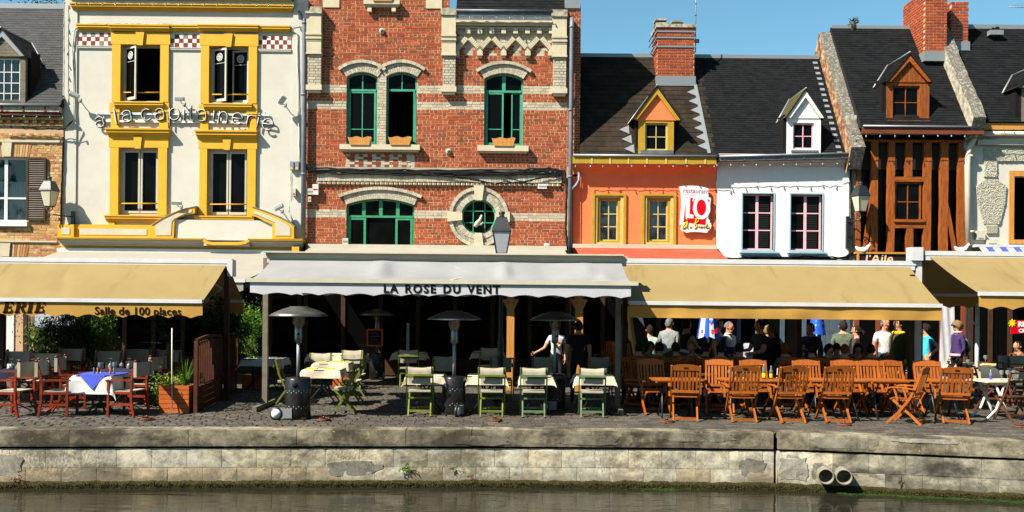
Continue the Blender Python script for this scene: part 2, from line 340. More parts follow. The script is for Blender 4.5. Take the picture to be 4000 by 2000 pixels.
    m5=N.new('ShaderNodeMapRange'); m5.inputs[1].default_value=.006; m5.inputs[2].default_value=.0; m5.inputs[4].default_value=.65; L.new(vo.outputs['Distance'],m5.inputs[0])
    x5=N.new('ShaderNodeMix'); x5.data_type='RGBA'; L.new(m5.outputs[0],x5.inputs[0]); L.new(src,x5.inputs[6]); x5.inputs[7].default_value=(.03,.026,.02,1); src=x5.outputs[2]
    L.new(src,b.inputs['Base Color']); return m
K['q_cop']=quay_mat('coping_stone',(.175,.15,.108),(.058,.05,.035),(.30,.26,.185),.43,.58,lichen=True)
K['q_pale']=quay_mat('pale_ashlar',(.47,.44,.355),(.13,.115,.08),(.50,.43,.30),.49,.66)
K['q_low']=quay_mat('spalled_ashlar',(.34,.285,.20),(.11,.09,.062),(.46,.36,.23),.45,.66)
K['q_grey']=quay_mat('grey_ashlar',(.22,.205,.155),(.07,.065,.05),(.34,.31,.235),.44,.6)
K['moss']=mat('waterline_moss',(.060,.048,.012),.9,(.022,.022,.006),9,6,.35,.7,rnd=.5,bump=.8)
K['alga']=mat('bright_green_weed',(.022,.06,.008),.6,rnd=.4,transl=.2)
# unseen bank and tree belt added behind the camera to cut skylight, darken reflections
ob=MB(); ob.box(-150,150,-60,-6,WZ-1,-.2); tag(ob.build('added_opposite_bank',K['joint']),'far bank of the canal behind the viewer',kind='structure')
ob=MB(); rr=random.Random(2)
for i in range(9000):
    x=rr.uniform(-45,45); z=abs(rr.gauss(0,4.2)); y=-11-rr.uniform(0,4); d=rr.uniform(.3,.8); a=rr.uniform(0,6.28)
    ob.add([(x,y,z),(x+d*math.cos(a),y+.2,z+d*math.sin(a)),(x-d*math.sin(a),y-.2,z+d*math.cos(a))],[(0,1,2)])
tag(ob.build('added_trees_on_far_bank',mat('added_tree_foliage',(.03,.045,.015),.9)),'belt of trees on the far bank',kind='stuff')
# water
m=bpy.data.materials.new('canal_water'); m.use_nodes=True; N=m.node_tree.nodes; L=m.node_tree.links; b=N['Principled BSDF']
b.inputs['Base Color'].default_value=(.012,.012,.007,1); b.inputs['Roughness'].default_value=.045; b.inputs['IOR'].default_value=1.33
tc=N.new('ShaderNodeNewGeometry'); last=None
for (sc,dist,det) in (((.55,2.2,1),.020,2),((2.0,8,1),.0048,3),((7,22,1),.0009,2)):
    mp=N.new('ShaderNodeMapping'); mp.inputs['Scale'].default_value=sc; L.new(tc.outputs['Position'],mp.inputs[0])
    nz=N.new('ShaderNodeTexNoise'); nz.inputs['Scale'].default_value=1; nz.inputs['Detail'].default_value=det; nz.inputs['Distortion'].default_value=.6; L.new(mp.outputs[0],nz.inputs[0])
    bp=N.new('ShaderNodeBump'); bp.inputs['Distance'].default_value=dist; bp.inputs['Strength'].default_value=1; L.new(nz.outputs[0],bp.inputs['Height'])
    if last: L.new(last,bp.inputs['Normal'])
    last=bp.outputs[0]
L.new(last,b.inputs['Normal']); K['water']=m
w=MB(); w.quad((-150,-120,WZ),(150,-120,WZ),(150,25,WZ),(-150,25,WZ)); tag(w.build('canal_water',K['water']),'still dark canal water reflecting the quay wall',kind='structure')
# ground sheet
g=MB(); xs=[-150,-30,-8.3,-3,0,2.8,4.6,6.2,8.2,30,150]
F=[(x,quayY(x)+.33,-.026) for x in xs]; B=[(x,200,-.026) for x in xs]
g.grid([F,B],sm=False); tag(g.build('ground',K['joint']),'dark joints of the paved quay',kind='structure')
# paved quay: setts, rows along the edge
paving=thing('quay_paving','worn grey granite setts laid in rows along the quay','paving',(0,15.4,0),world_children=True); paving['kind']='structure'; del paving['category']
def sett_shape(w,d,h,x=0,y=0,z=0,j=0.0):
    m=MB(); i=.012
    r=lambda:random.uniform(-j,j)
    vs=[(x-w/2,y-d/2,z-h),(x+w/2,y-d/2,z-h),(x+w/2,y+d/2,z-h),(x-w/2,y+d/2,z-h),
        (x-w/2,y-d/2,z-.012),(x+w/2,y-d/2,z-.012),(x+w/2,y+d/2,z-.012),(x-w/2,y+d/2,z-.012),
        (x-w/2+i,y-d/2+i,z+r()),(x+w/2-i,y-d/2+i,z+r()),(x+w/2-i,y+d/2-i,z+r()),(x-w/2+i,y+d/2-i,z+r())]
    fs=[(0,1,5,4),(1,2,6,5),(2,3,7,6),(3,0,4,7),(4,5,9,8),(5,6,10,9),(6,7,11,10),(7,4,8,11),(8,9,10,11)]
    return m.add(vs,fs)
sett_mes=[sett_shape(.195+.012*(k%3),.125,.07,j=.005).mesh('sett',K['cobble']) for k in range(6)]
far=MB(); count=0
row=0; off=.34+.07
while True:
    yo=off+row*.143
    if yo>8.2: break
    X=-10.2+random.uniform(0,.2)
    while X<10.2:
        Y=quayY(X)+yo
        z=random.uniform(-.006,.004)
        if Y<24.9:
            if row<3 and abs(X)<9.3:
                k=random.randrange(6)
                rz=math.atan2(quayY(X+.1)-quayY(X-.1),.2)
                inst('sett',sett_mes[k],(X,Y,z),paving,rot=(random.uniform(-.02,.02),random.uniform(-.02,.02),rz)); count+=1
            else:
                s=sett_shape(random.uniform(.192,.206),.130,.05,X,Y,z*.6,.003); far.add(s.v,s.f)
        X+=.213+random.uniform(-.003,.003)
    row+=1
far.build('setts',K['cobble'],paving,kind='stuff')
# quay wall: coping slabs and ashlar blocks
quay=thing('quay_wall','old stone quay wall with cracked coping above the canal','quay wall',(0,15,-.95),world_children=True); quay['kind']='structure'; del quay['category']
def rock(x0,x1,z0,z1,dep,front,nx,nz,amp,seed,mat_,name,top=False,chips=0):
    # a slab following the quay line: front face displaced, real depth
    rnd=random.Random(seed); m=MB(); P=[]
    from mathutils import noise as ns
    rows=[]
    for i in range(nz+1):
        z=z0+(z1-z0)*i/nz; r=[]
        for j in range(nx+1):
            x=x0+(x1-x0)*j/nx; q=quayY(x)
            n=ns.fractal(Vector((x*3+seed,z*5,seed*.7)),.7,2,5)
            n2=ns.fractal(Vector((x*14,z*14,seed)),.6,2,3)
            e=min(j,nx-j,i,nz-i)==0
            d=amp*n+amp*.6*n2
            if e: d+=.006
            dx=0;dz=0
            if e and chips:
                c=ns.noise(Vector((x*7,z*7,3)))
                if i==0: dz=abs(c)*chips
                if i==nz and not top: dz=-abs(c)*chips
            r.append((x,q+front+d,z+dz))
        rows.append(r)
    m.grid(rows)
    # top and sides
    tf=rows[-1]; tb=[(p[0],quayY(p[0])+dep,z1+(ns.noise(Vector((p[0]*5,0,9)))*.004 if top else 0)) for p in tf]
    if top:
        mid=[]
        for k in range(1,5):
            f=k/5; mid.append([(a[0],a[1]*(1-f)+b_[1]*f,z1+ns.fractal(Vector((a[0]*6,f*3,seed)),.7,2,4)*.010) for a,b_ in zip(tf,tb)])
        m.grid([tf]+mid+[tb])
    else: m.grid([tf,tb])
    bf=rows[0]; bb=[(p[0],quayY(p[0])+dep,z0) for p in bf]; m.grid([bb,bf])
    for J in (0,nx):
        col=[r[J] for r in rows]; back=[(c[0],quayY(c[0])+dep,c[2]) for c in col]
        m.grid([col,back] if J else [back,col])
    o=m.build(name,mat_,quay); return o
# coping course
x=-10.4; k=0; crackX=wx(3028,1700,15.05)[0]
edges=[-10.6,-9.1,-7.2,-5.3,-3.55,-1.75,wx(1843,1690,15.04)[0],1.35,2.9,crackX-.035]
edges2=[crackX+.035,wx(3160,1720,15)[0],6.7,8.3,10.5]
for es in (edges,edges2):
    for a,b_ in zip(es,es[1:]):
        mk=K['q_cop'] if not (a>-1 and a<1.3) else K['q_cop']
        rock(a+.004,b_-.004,-.275,.0,.345,-.02,max(6,int((b_-a)*14)),7,.004,k+1,mk,'coping_slab',top=True,chips=.012); k+=1
# ashlar courses
bw=131/232.7
def course(z0,z1,shift,matf,amp,front,n):
    global k
    x=-10.4+shift
    while x<10.2:
        a,b_=x,x+bw
        for lo,hi in ((a,b_),):
            if lo<crackX<hi:
                rock(lo+.003,crackX-.022,z0,z1,.4,front,5,6,amp,k,matf(lo),n); rock(crackX+.022,hi-.003,z0,z1,.4,front,5,6,amp,k+900,matf(hi),n)
            else: rock(lo+.003,hi-.003,z0,z1,.4,front,8,6,amp,k,matf(lo),n,chips=.006)
            k+=1
        x+=bw
gx=wx(3160,1800,15)[0]
course(-.625,-.312,0,lambda x:K['q_grey'] if x>gx else K['q_pale'],.002,.012,'ashlar_block')
course(-1.15,-.629,bw*.45,lambda x:K['q_grey'] if x>gx+1 else (K['q_low'] if (x<-3 or random.random()<.35) else K['q_pale']),.006,.004,'ashlar_block')
bk=MB(); xs2=[-11,-8.3,-3,0,2.8,4.6,6.2,8.2,11]
bk.grid([[(x,quayY(x)+.09,-1.4) for x in xs2],[(x,quayY(x)+.09,-.02) for x in xs2]],sm=False); bk.build('wall_core',K['hole'],quay)
# patches of fallen render: raised thin irregular slabs
def patch(px0,py0,px1,py1,seed,mt,th=.014,base=.0):
    rnd=random.Random(seed); cx,cy=(px0+px1)/2,(py0+py1)/2; Y=15.0; n=22
    X,Z=wx(cx,cy,Y); rx=(px1-px0)/2/232; rz=(py1-py0)/2/232; m=MB(); ring=[]
    for i in range(n):
        a=2*math.pi*i/n; q=rnd.uniform(.72,1.0); e=.55
        c,s_=math.cos(a),math.sin(a)
        ring.append((X+rx*q*math.copysign(abs(c)**e,c),Z+rz*q*math.copysign(abs(s_)**e,s_)))
    f=[(p[0],quayY(p[0])+base-th,p[1]) for p in ring]; b2=[(X+(p[0]-X)*1.02,quayY(p[0])+base+.03,Z+(p[1]-Z)*1.03) for p in ring]
    m.add(f+b2,[tuple(range(n))]+[(i,i+n,(i+1)%n+n,(i+1)%n) for i in range(n)])
    m.build('render_patch',mt,quay)
K['q_patch']=quay_mat('smooth_grey_render',(.17,.16,.13),(.08,.075,.06),(.22,.205,.165),.55,.8)
K['q_cop2']=quay_mat('worn_coping_patch',(.17,.15,.115),(.06,.053,.04),(.22,.20,.15),.5,.7)
K['q_patchw']=quay_mat('pale_render',(.30,.285,.24),(.15,.135,.10),(.27,.25,.2),.55,.8)
for a in ((0,1752,150,1845,1,'q_patchw',.012,.012),(1265,1795,1500,1858,2,'q_patch',.008,.012),(2160,1700,2440,1742,3,'q_cop2',.006,-.02),(2550,1690,2900,1728,4,'q_cop2',.006,-.02),
          (3150,1700,3420,1752,5,'q_cop2',.006,-.02),(3165,1800,3230,1880,6,'q_patch',.006,.012),(1760,1698,2010,1742,7,'q_cop2',.006,-.02),(2880,1790,3000,1875,8,'q_patch',.006,.012),(3035,1775,3160,1885,9,'q_patchw',.012,.008),(3450,1700,3700,1718,10,'q_patchw',.010,-.02)):
    patch(*a[:5],K[a[5]],*a[6:])
# moss fringe at the waterline
from mathutils import noise as _ns
ms=MB(); rnd=random.Random(5); x=-9.6
rows=[]
n=520
for i,zz in enumerate((-.06,-.0,.035,.075,.11)):
    r=[]
    for j in range(n):
        X=-9.6+19.2*j/(n-1); nn=_ns.fractal(Vector((X*6,i*2.,0)),.7,2,4); bulge=(.05,.062,.055,.04,.0)[i]
        top=.018*_ns.noise(Vector((X*2.3,5,0)))
        r.append((X,quayY(X)+.005-bulge*(1+.5*nn)-(.015*_ns.noise(Vector((X*25,i,1)))),WZ+zz+(top+.02*nn if i>2 else 0)))
    rows.append(r)
ms.grid(rows)
for i in range(15000):
    X=rnd.uniform(-9.5,9.5); z=WZ+rnd.uniform(.0,.10)+.02*_ns.noise(Vector((X*2.3,5,0))); y=quayY(X)-.045-rnd.uniform(0,.02)
    a=rnd.uniform(0,6.28); l=rnd.uniform(.008,.022); 
    ms.add([(X,y,z),(X+l*math.cos(a),y-rnd.uniform(.002,.02),z+l*math.sin(a)),(X+l*.6*math.cos(a+1.2),y-rnd.uniform(.002,.02),z+l*.6*math.sin(a+1.2))],[(0,1,2)])
tag(ms.build('moss_fringe',K['moss']),'brown-green moss fringe along the waterline',kind='stuff')
al=MB()
for i in range(900):
    px=rnd.uniform(3300,4000) if rnd.random()<.85 else rnd.gauss(2600,60); 
    Xc=(px-2000)/3500*14.4; y=quayY(Xc)-.10-abs(rnd.gauss(0,.08)); a=rnd.gauss(0,.35); l=rnd.uniform(.03,.10); z=WZ+.004+rnd.uniform(0,.006)
    al.add([(Xc,y,z),(Xc+l*math.cos(a),y+l*math.sin(a),z+.002),(Xc+l*.5*math.cos(a),y+l*.5*math.sin(a)+.006,z+.004)],[(0,1,2)])
tag(al.build('water_weed',K['alga']),'bright green weed floating along the foot of the quay wall',kind='stuff')
# drain pipes
for px,lab in ((3248,'left one of two short concrete outfall pipes in the quay wall'),(3315,'right one of two short concrete outfall pipes in the quay wall')):
    X,Z=wx(px,1866,14.6); Yq=quayY(X)
    t=thing('outfall_pipe',lab,'pipe',(X,Yq,Z),group='outfall pipes in the quay wall')
    m=MB(); n=24; P=[]
    for (r,y) in ((.112,.25),(.112,-.24),(.128,-.24),(.134,-.22),(.134,.1)):
        P.append([(r*math.cos(2*math.pi*j/n),y,r*math.sin(2*math.pi*j/n)) for j in range(n+1)])
    m.grid(P); m.build('pipe_shell',K['concrete'],t)
    m=MB(); m.add([(.112*math.cos(2*math.pi*j/n),.2,.112*math.sin(2*math.pi*j/n)) for j in range(n)],[tuple(range(n))]); m.build('pipe_dark',K['hole'],t)
    t.rotation_euler=(0,0,R(-14))
# mooring rings on the quay
t0=None
for i,(px,py) in enumerate(((575,1641),(1265,1643),(1935,1644),(2605,1650),(3297,1661),(3985,1668))):
    Y=ground_Y(px,py); X=wx(px,py,Y)[0]
    labs=['rusty mooring ring on the setts below the orange planter','rusty mooring ring just right of the wheeled heater','rusty mooring ring below the second green folding chair','rusty mooring ring under the leftmost teak chair','rusty mooring ring above the two outfall pipes','rusty mooring ring at the far right end of the quay']
    if i==0:
        t0=thing('mooring_ring',labs[0],'mooring ring',(X,Y,0),group='mooring rings along the quay edge')
        m=MB(); m.lathe([(.02,0),(.12,0),(.13,.012),(.12,.025),(.03,.03)],n=20); m.build('base_plate',K['rust'],t0)
        m=MB(); m.tube([(.085*math.cos(a),.085*math.sin(a)-.03,.04+.008*math.sin(a)) for a in [2*math.pi*k/16 for k in range(16)]],.013,6,closed=True); m.build('ring',K['rust'],t0)
        m=MB(); m.lathe([(.022,.02),(.022,.07),(.028,.072),(.0,.082)],n=10); m.build('pin',K['steel'],t0)
    else: copy_tree(t0,(X,Y,0),i*.5,labs[i])
# weeds growing from the wall
def weed(px,py,lab,mt,n,sz,seed):
    X,Z=wx(px,py,15.0); Y=quayY(X)-.01; rnd=random.Random(seed)
    t=thing('wall_weed',lab,'weed',(X,Y,Z),group='weeds rooted in the quay wall'); m=MB(); s_=MB()
    for i in range(n):
        a=rnd.uniform(-.3,3.4); l=sz*rnd.uniform(.4,1); p=Vector((0,0,0)); q=Vector((l*math.cos(a),-l*.45,l*math.sin(a)*rnd.choice((1,-.6))))
        s_.tube([p,q*.5+Vector((0,-.01,.01)),q],.003,4)
        for k2 in range(5):
            f=.35+.65*k2/4; c=q*f; d=Vector((rnd.uniform(-1,1),rnd.uniform(-1,.2),rnd.uniform(-1,1))).normalized()*sz*.28; e=d.cross(Vector((0,1,0))).normalized()*sz*.07
            m.add([tuple(c),tuple(c+d*.5+e),tuple(c+d),tuple(c+d*.5-e)],[(0,1,2,3)])
    m.build('leaves',mt,t); s_.build('stem',K['bark'],t)
weed(1585,1828,'larger leafy green weed growing from the quay wall below the heaters',K['leaf'],12,.14,1)
weed(1775,1828,'small yellow-green weed growing from the quay wall',K['leaf_y'],8,.10,2)
weed(130,1850,'dead brown weed at the foot of the quay wall on the left',K['rust'],9,.13,3)
weed(1838,1862,'withered brown sprig low on the quay wall',K['rust'],6,.09,4)
weed(3490,1868,'dark withered weed right of the outfall pipes',K['bark'],7,.11,5)
# ---------------------------------------------------------------- building kit
def cutgrid(mb,x0,x1,z0,z1,Y,holes,mi=0):
    xs=sorted({x0,x1,*[min(max(h[0],x0),x1) for h in holes],*[min(max(h[1],x0),x1) for h in holes]})
    zs=sorted({z0,z1,*[min(max(h[2],z0),z1) for h in holes],*[min(max(h[3],z0),z1) for h in holes]})
    for a,b in zip(xs,xs[1:]):
        for c,d in zip(zs,zs[1:]):
            if b-a<1e-5 or d-c<1e-5: continue
            X,Z=(a+b)/2,(c+d)/2
            if any(h[0]<X<h[1] and h[2]<Z<h[3] for h in holes): continue
            mb.quad((a,Y,c),(b,Y,c),(b,Y,d),(a,Y,d),mi)
def reveal(mb,r,Y,dep,mi=0,room=True,rmi=1,rd=1.3):
    x0,x1,z0,z1=r; a=Y-.0; b=Y+dep
    mb.quad((x0,a,z0),(x0,b,z0),(x0,b,z1),(x0,a,z1),mi); mb.quad((x1,b,z0),(x1,a,z0),(x1,a,z1),(x1,b,z1),mi)
    mb.quad((x0,a,z0),(x1,a,z0),(x1,b,z0),(x0,b,z0),mi); mb.quad((x0,b,z1),(x1,b,z1),(x1,a,z1),(x0,a,z1),mi)
    if room:
        c=b+rd; e=.25
        X0,X1,Z0,Z1=x0-e,x1+e,z0-e,z1+e
        mb.quad((X0,b+.01,Z0),(X0,c,Z0),(X0,c,Z1),(X0,b+.01,Z1),rmi); mb.quad((X1,b+.01,Z0),(X1,c,Z0),(X1,c,Z1),(X1,b+.01,Z1),rmi)
        mb.quad((X0,b+.01,Z0),(X1,b+.01,Z0),(X1,c,Z0),(X0,c,Z0),rmi); mb.quad((X0,b+.01,Z1),(X1,b+.01,Z1),(X1,c,Z1),(X0,c,Z1),rmi)
        mb.quad((X0,c,Z0),(X1,c,Z0),(X1,c,Z1),(X0,c,Z1),rmi)
        cutgrid(mb,X0,X1,Z0,Z1,b+.008,[r],rmi)
def window(parent,r,Y,cols,rows,mt,fw=.05,mw=.025,t=.05,glass=None,mid=None,name='window',arch=0,label=None):
    """cols/rows: fractions of the inner bars; panes become sub-parts"""
    x0,x1,z0,z1=r; m=MB(); g=glass or K['glass']
    if fw>0:
        m.box(x0,x0+fw,Y,Y+t,z0,z1); m.box(x1-fw,x1,Y,Y+t,z0,z1); m.box(x0+fw,x1-fw,Y,Y+t,z0,z0+fw); m.box(x0+fw,x1-fw,Y,Y+t,z1-fw,z1)
    ix0,ix1,iz0,iz1=x0+fw,x1-fw,z0+fw,z1-fw
    cx=[ix0+(ix1-ix0)*c for c in cols]; rz=[iz0+(iz1-iz0)*c for c in rows]
    for i,c in enumerate(cx):
        w=(mid if (mid and len(cx)%2 and i==len(cx)//2) else mw)
        m.box(c-w/2,c+w/2,Y+.004,Y+t-.004,iz0,iz1)
    for c in rz: m.box(ix0,ix1,Y+.009,Y+t-.009,c-mw/2,c+mw/2)
    o=m.build(name,mt,parent,label=label)
    ex=[ix0]+cx+[ix1]; ez=[iz0]+rz+[iz1]
    for a,b in zip(ex,ex[1:]):
        for c,d in zip(ez,ez[1:]):
            p=MB(); p.box(a+.002,b-.002,Y+t*.5,Y+t*.5+.006,c+.002,d-.002); p.build('pane',g,o)
    return o
def bricks(parent,x0,x1,z0,z1,Y,mats,cls=None,blocked=None,ch=.0765,L=.225,j=.014,proud=.005,name='brick',nparts=300,stuffname='bricks',pick=None,depth=.03,bond='english'):
    done=[0]; stuff=MB(); shared={}; rnd=random.Random(int(abs(x0*100)+z0*10)); n=int(round((z1-z0)/ch)); ch=(z1-z0)/n
    for i in range(n):
        za=z0+i*ch+j/2; zb=za+ch-j; zm=(za+zb)/2
        H=(L-j)/2
        if bond=='english': ln=L if i%2==0 else H; off=0 if i%2==0 else H/2+j/2
        else: ln=L; off=(L+j)/2*(i%2)
        bl=sorted(blocked(zm)) if blocked else []
        x=x0-off; k=0
        while x<x1:
            l=ln
            if bond=='english' and rnd.random()<.12: l=H if ln==L else L
            a,b=x+j/2,x+l-j/2 if l==L else x+l
            x+=l+(j if l!=L else 0)
            segs=[(max(a,x0+.001),min(b,x1-.001))]
            for (p,q) in bl:
                ns=[]
                for (s,e) in segs:
                    if q<=s or p>=e: ns.append((s,e))
                    else:
                        if p>s: ns.append((s,p))
                        if q<e: ns.append((q,e))
                segs=ns
            for (s,e) in segs:
                if e-s<.02: continue
                c=cls((s+e)/2,zm) if cls else 0
                if c is None or c<0: continue
                full=abs((e-s)-(L-j))<.002
                dy=rnd.uniform(-.003,.003)
                if full and done[0]<nparts and (pick is None or pick((s+e)/2,zm)):
                    key=c
                    if key not in shared:
                        mb=MB(); hl=(L-j)/2; hz=(zb-za)/2
                        mb.box(-hl,hl,-proud,depth,-hz,hz); shared[key]=mb.mesh(name,mats[c])
                    inst(name,shared[key],((s+e)/2,Y+dy,zm),parent); done[0]+=1
                else:
                    y0=Y-proud+dy; y1=Y+depth
                    stuff.add([(s,y0,za),(e,y0,za),(e,y0,zb),(s,y0,zb),(s,y1,za),(e,y1,za),(e,y1,zb),(s,y1,zb)],
                              [(0,1,2,3),(4,5,1,0),(1,5,6,2),(2,6,7,3),(4,0,3,7)],c)
    if stuff.v: stuff.build(stuffname,mats,parent,kind='stuff')
def arch_ring(parent,cx,cz,r0,r1,a0,a1,n,Y,proud,mt,name='arch_brick',dep=.08,gap=.006,two=False):
    for i in range(n):
        s=a0+(a1-a0)*i/n; e=a0+(a1-a0)*(i+1)/n; g=gap/2/r0
        rings=[(r0,r1)]
        if two: q=r0+(r1-r0)*(.5 if i%2 else .33); rings=[(r0,q-.004),(q+.004,r1)]
        for (ra,rb) in rings:
            m=MB(); m.prism([(cx+ra*math.cos(s+g),cz+ra*math.sin(s+g)),(cx+ra*math.cos(e-g),cz+ra*math.sin(e-g)),(cx+rb*math.cos(e-g),cz+rb*math.sin(e-g)),(cx+rb*math.cos(s+g),cz+rb*math.sin(s+g))],Y-proud,Y+dep)
            m.build(name,mt,parent)
def slope_roof(parent,x0,x1,Yg,zg,t,m,w,ex,mats,mfun=None,skip=None,nparts=300,pick=None,thick=.007,name='roof',slatename='slate',back=True):
    """main roof: underlay part with slates as sub-parts. u along x, v up the slope"""
    rise=t*m; Ls=math.hypot(t,rise); ang=math.atan2(rise,t); ca,sa=math.cos(ang),math.sin(ang)
    U=MB(); U.quad((x0,Yg,zg),(x1,Yg,zg),(x1,Yg+t,zg+rise),(x0,Yg+t,zg+rise))
    if back: U.quad((x0,Yg+t,zg+rise),(x1,Yg+t,zg+rise),(x1,Yg+2*t,zg),(x0,Yg+2*t,zg)); U.add([(x0,Yg,zg),(x0,Yg+2*t,zg),(x0,Yg+t,zg+rise)],[(0,1,2)]); U.add([(x1,Yg,zg),(x1,Yg+2*t,zg),(x1,Yg+t,zg+rise)],[(0,2,1)])
    o=U.build(name,K['underlay'],parent)
    rows=int(Ls/ex); ex=Ls/rows; rnd=random.Random(int(x0*31+w*1000)); st=MB(); me={}; cnt=0
    T=Matrix.Rotation(ang,3,'X')
    for r in range(rows):
        v0=r*ex; x=x0-(w/2 if r%2 else 0)
        while x<x1:
            a=max(x+.002,x0); b=min(x+w-.002,x1); x+=w
            if b-a<.03: continue
            xm=(a+b)/2; vm=v0+ex/2
            if skip and skip(xm,vm): continue
            k=mfun(xm,vm) if mfun else 0
            tilt=thick+.002
            lift=rnd.uniform(0,.003)
            full=(b-a)>w-.006
            if full and cnt<nparts and (pick is None or pick(xm,vm)):
                if k not in me:
                    mb=MB(); hw=w/2-.002
                    mb.add([(-hw,0,.002),(hw,0,.002),(hw,ex*1.02,.001),(-hw,ex*1.02,.001),(-hw,0,thick+.006),(hw,0,thick+.006),(hw,ex*1.02,.003),(-hw,ex*1.02,.003)],
                           [(0,3,2,1),(4,5,6,7),(0,1,5,4),(1,2,6,5),(3,0,4,7)]); me[k]=mb.mesh(slatename,mats[k])
                oo=inst(slatename,me[k],(xm,Yg+v0*ca-lift*sa,zg+v0*sa+lift*ca),o,rot=(ang+rnd.uniform(-.006,.006),0,rnd.uniform(-.006,.006))); cnt+=1
            else:
                v1=min(v0+ex*1.02,Ls)
                def P(u,v,n): return (u,Yg+v*ca-n*sa,zg+v*sa+n*ca)
                n0=thick+.006+lift
                st.add([P(a,v0,n0),P(b,v0,n0),P(b,v1,.003+lift),P(a,v1,.003+lift),P(a,v0,.0),P(b,v0,.0),P(b,v1,0),P(a,v1,0)],[(0,1,2,3),(0,4,5,1),(0,3,7,4),(1,5,6,2)],k)
    if st.v: st.build('slates',mats,o,kind='stuff')
    return o
def dormer(parent,pk,eL,eR,body,win,Yf,m,Yg,zg,mf,mg,mfr,cols,rows,over=.10,mroof=None,rake=None,ridge_ext=.08,boards=False,glass=None,sill=None):
    """pixel spec: pk peak, eL/eR gable eaves, body rect, win rect (pixels)"""
    X,Z=wx(*pk,Yf); XL,ZL=wx(*eL,Yf); XR,ZR=wx(*eR,Yf); bx0,bx1,bz0,bz1=RR(*body,Yf); r=RR(*win,Yf)
    X=(XL+XR)/2; ZE=(ZL+ZR)/2
    yat=lambda z: Yg+(z-zg)/m
    body_=MB()
    # front wall with hole, cheeks
    cutgrid(body_,bx0,bx1,bz0,bz1,Yf,[r],0)
    yb=yat(bz1)+.05; yb0=yat(bz0)
    for xx in (bx0,bx1): body_.add([(xx,Yf,bz0),(xx,max(yb0,Yf+.01),bz0),(xx,yb,bz1),(xx,Yf,bz1)],[(0,1,2,3)],1)
    reveal(body_,r,Yf,.10,0,True,2,.5)
    o=body_.build('dormer',[mf,mroof[1] if mroof else K['slate'],K['dark']],parent)
    # gable
    g=MB(); fr=.07
    g.prism([(XL+fr,ZE+.0),(XR-fr,ZE+.0),(X,Z-fr*1.4)],Yf-.02,Yf+.03); g.build('gable_panel',mg,o)
    if boards:
        h=(Z-ZE)/4
        for i in range(4):
            z=ZE+i*h; f=1-(z-ZE)/(Z-ZE); f2=1-(z+h-ZE)/(Z-ZE)
            q=MB(); q.prism([(X+(XL-X)*f+.04,z+.004),(X+(XR-X)*f-.04,z+.004),(X+(XR-X)*max(f2,.02)-.0,z+h-.004),(X+(XL-X)*max(f2,.02)+.0,z+h-.004)],Yf-.045,Yf-.018); q.build('gable_board',mg,o)
    # rakes
    rk=MB(); wv=.105
    for s,(ex_,ez_) in ((-1,(XL,ZL)),(1,(XR,ZR))):
        rk.prism([(X,Z),(ex_,ez_),(ex_-s*wv*1.0,ez_-.0),(X,Z-wv*1.75)] if s<0 else [(X,Z),(X,Z-wv*1.75),(ex_-s*wv,ez_),(ex_,ez_)],Yf-over,Yf-.02+.001*s)
    rk.build('bargeboard',rake or mf,o)
    # roof slopes
    zr=Z+.03; ym=yat(zr)
    rf=MB(); dirs=[]
    for s,(ex_,ez_) in ((-1,(XL,ZE)),(1,(XR,ZE))):
        e=(ex_+s*.03,ez_-.02); yv=yat(e[1])
        a=(X,Yf-over-.03,zr);b=(e[0],Yf-over-.03,e[1]);c=(e[0],yv,e[1]);dd=(X,ym,zr)
        n=Vector((s*(zr-e[1]),0,abs(e[0]-X))).normalized()*.03
        up=lambda p:(p[0]+n.x,p[1],p[2]+n.z)
        rf.add([a,b,c,dd,up(a),up(b),up(c),up(dd)],[(0,1,2,3),(4,7,6,5),(0,4,5,1),(1,5,6,2),(2,6,7,3)],0)
        # slates rows on the slope
        Ls=math.hypot(e[0]-X,zr-e[1]); nr=max(3,int(Ls/.11))
        st=MB()
        for i in range(nr):
            f0=i/nr; f1=(i+1.05)/nr
            p0=Vector((e[0]+(X-e[0])*f0,0,e[1]+(zr-e[1])*f0))+n*1.0; p1=Vector((e[0]+(X-e[0])*min(1,f1),0,e[1]+(zr-e[1])*min(1,f1)))+n*1.0
            yend0=yat(p0.z)+.02; y=Yf-over-.03-(.08 if i%2 else 0); 
            while y<yend0:
                ya=max(y,Yf-over-.03); yb2=min(y+.165,yend0); y+=.17
                if yb2-ya<.03: continue
                q=n*.45
                st.add([(p0.x+q.x,ya,p0.z+q.z),(p0.x+q.x,yb2,p0.z+q.z),(p1.x,yb2,p1.z),(p1.x,ya,p1.z),(p0.x,ya,p0.z),(p0.x,yb2,p0.z)],[(0,1,2,3),(0,4,5,1)],0)
        st.build('slates',mroof[0] if mroof else K['slate'],o,kind='stuff')
        # zinc valley
        v=MB(); v.tube([tuple(Vector(dd)+n*1.6),tuple(Vector(c)+n*1.4)],.028,5); v.build('valley_flashing',K['zinc'],o)
    rf.build('roof_boards',K['underlay'],o)
    rd=MB(); rd.tube([(X,Yf-over-.04,zr+.035),(X,ym,zr+.035)],.025,6); rd.build('ridge_flashing',K['zinc'],o)
    w=window(parent,r,Yf+.05,cols,rows,mfr,.045,.022,glass=glass,name='dormer_window')
    if sill:
        s_=MB(); sx0,sx1,sz0,sz1=RR(*sill[:4],Yf); s_.box(sx0,sx1,Yf-.07,Yf+.0,sz0,sz1); s_.build('sill',sill[4],w)
    return o
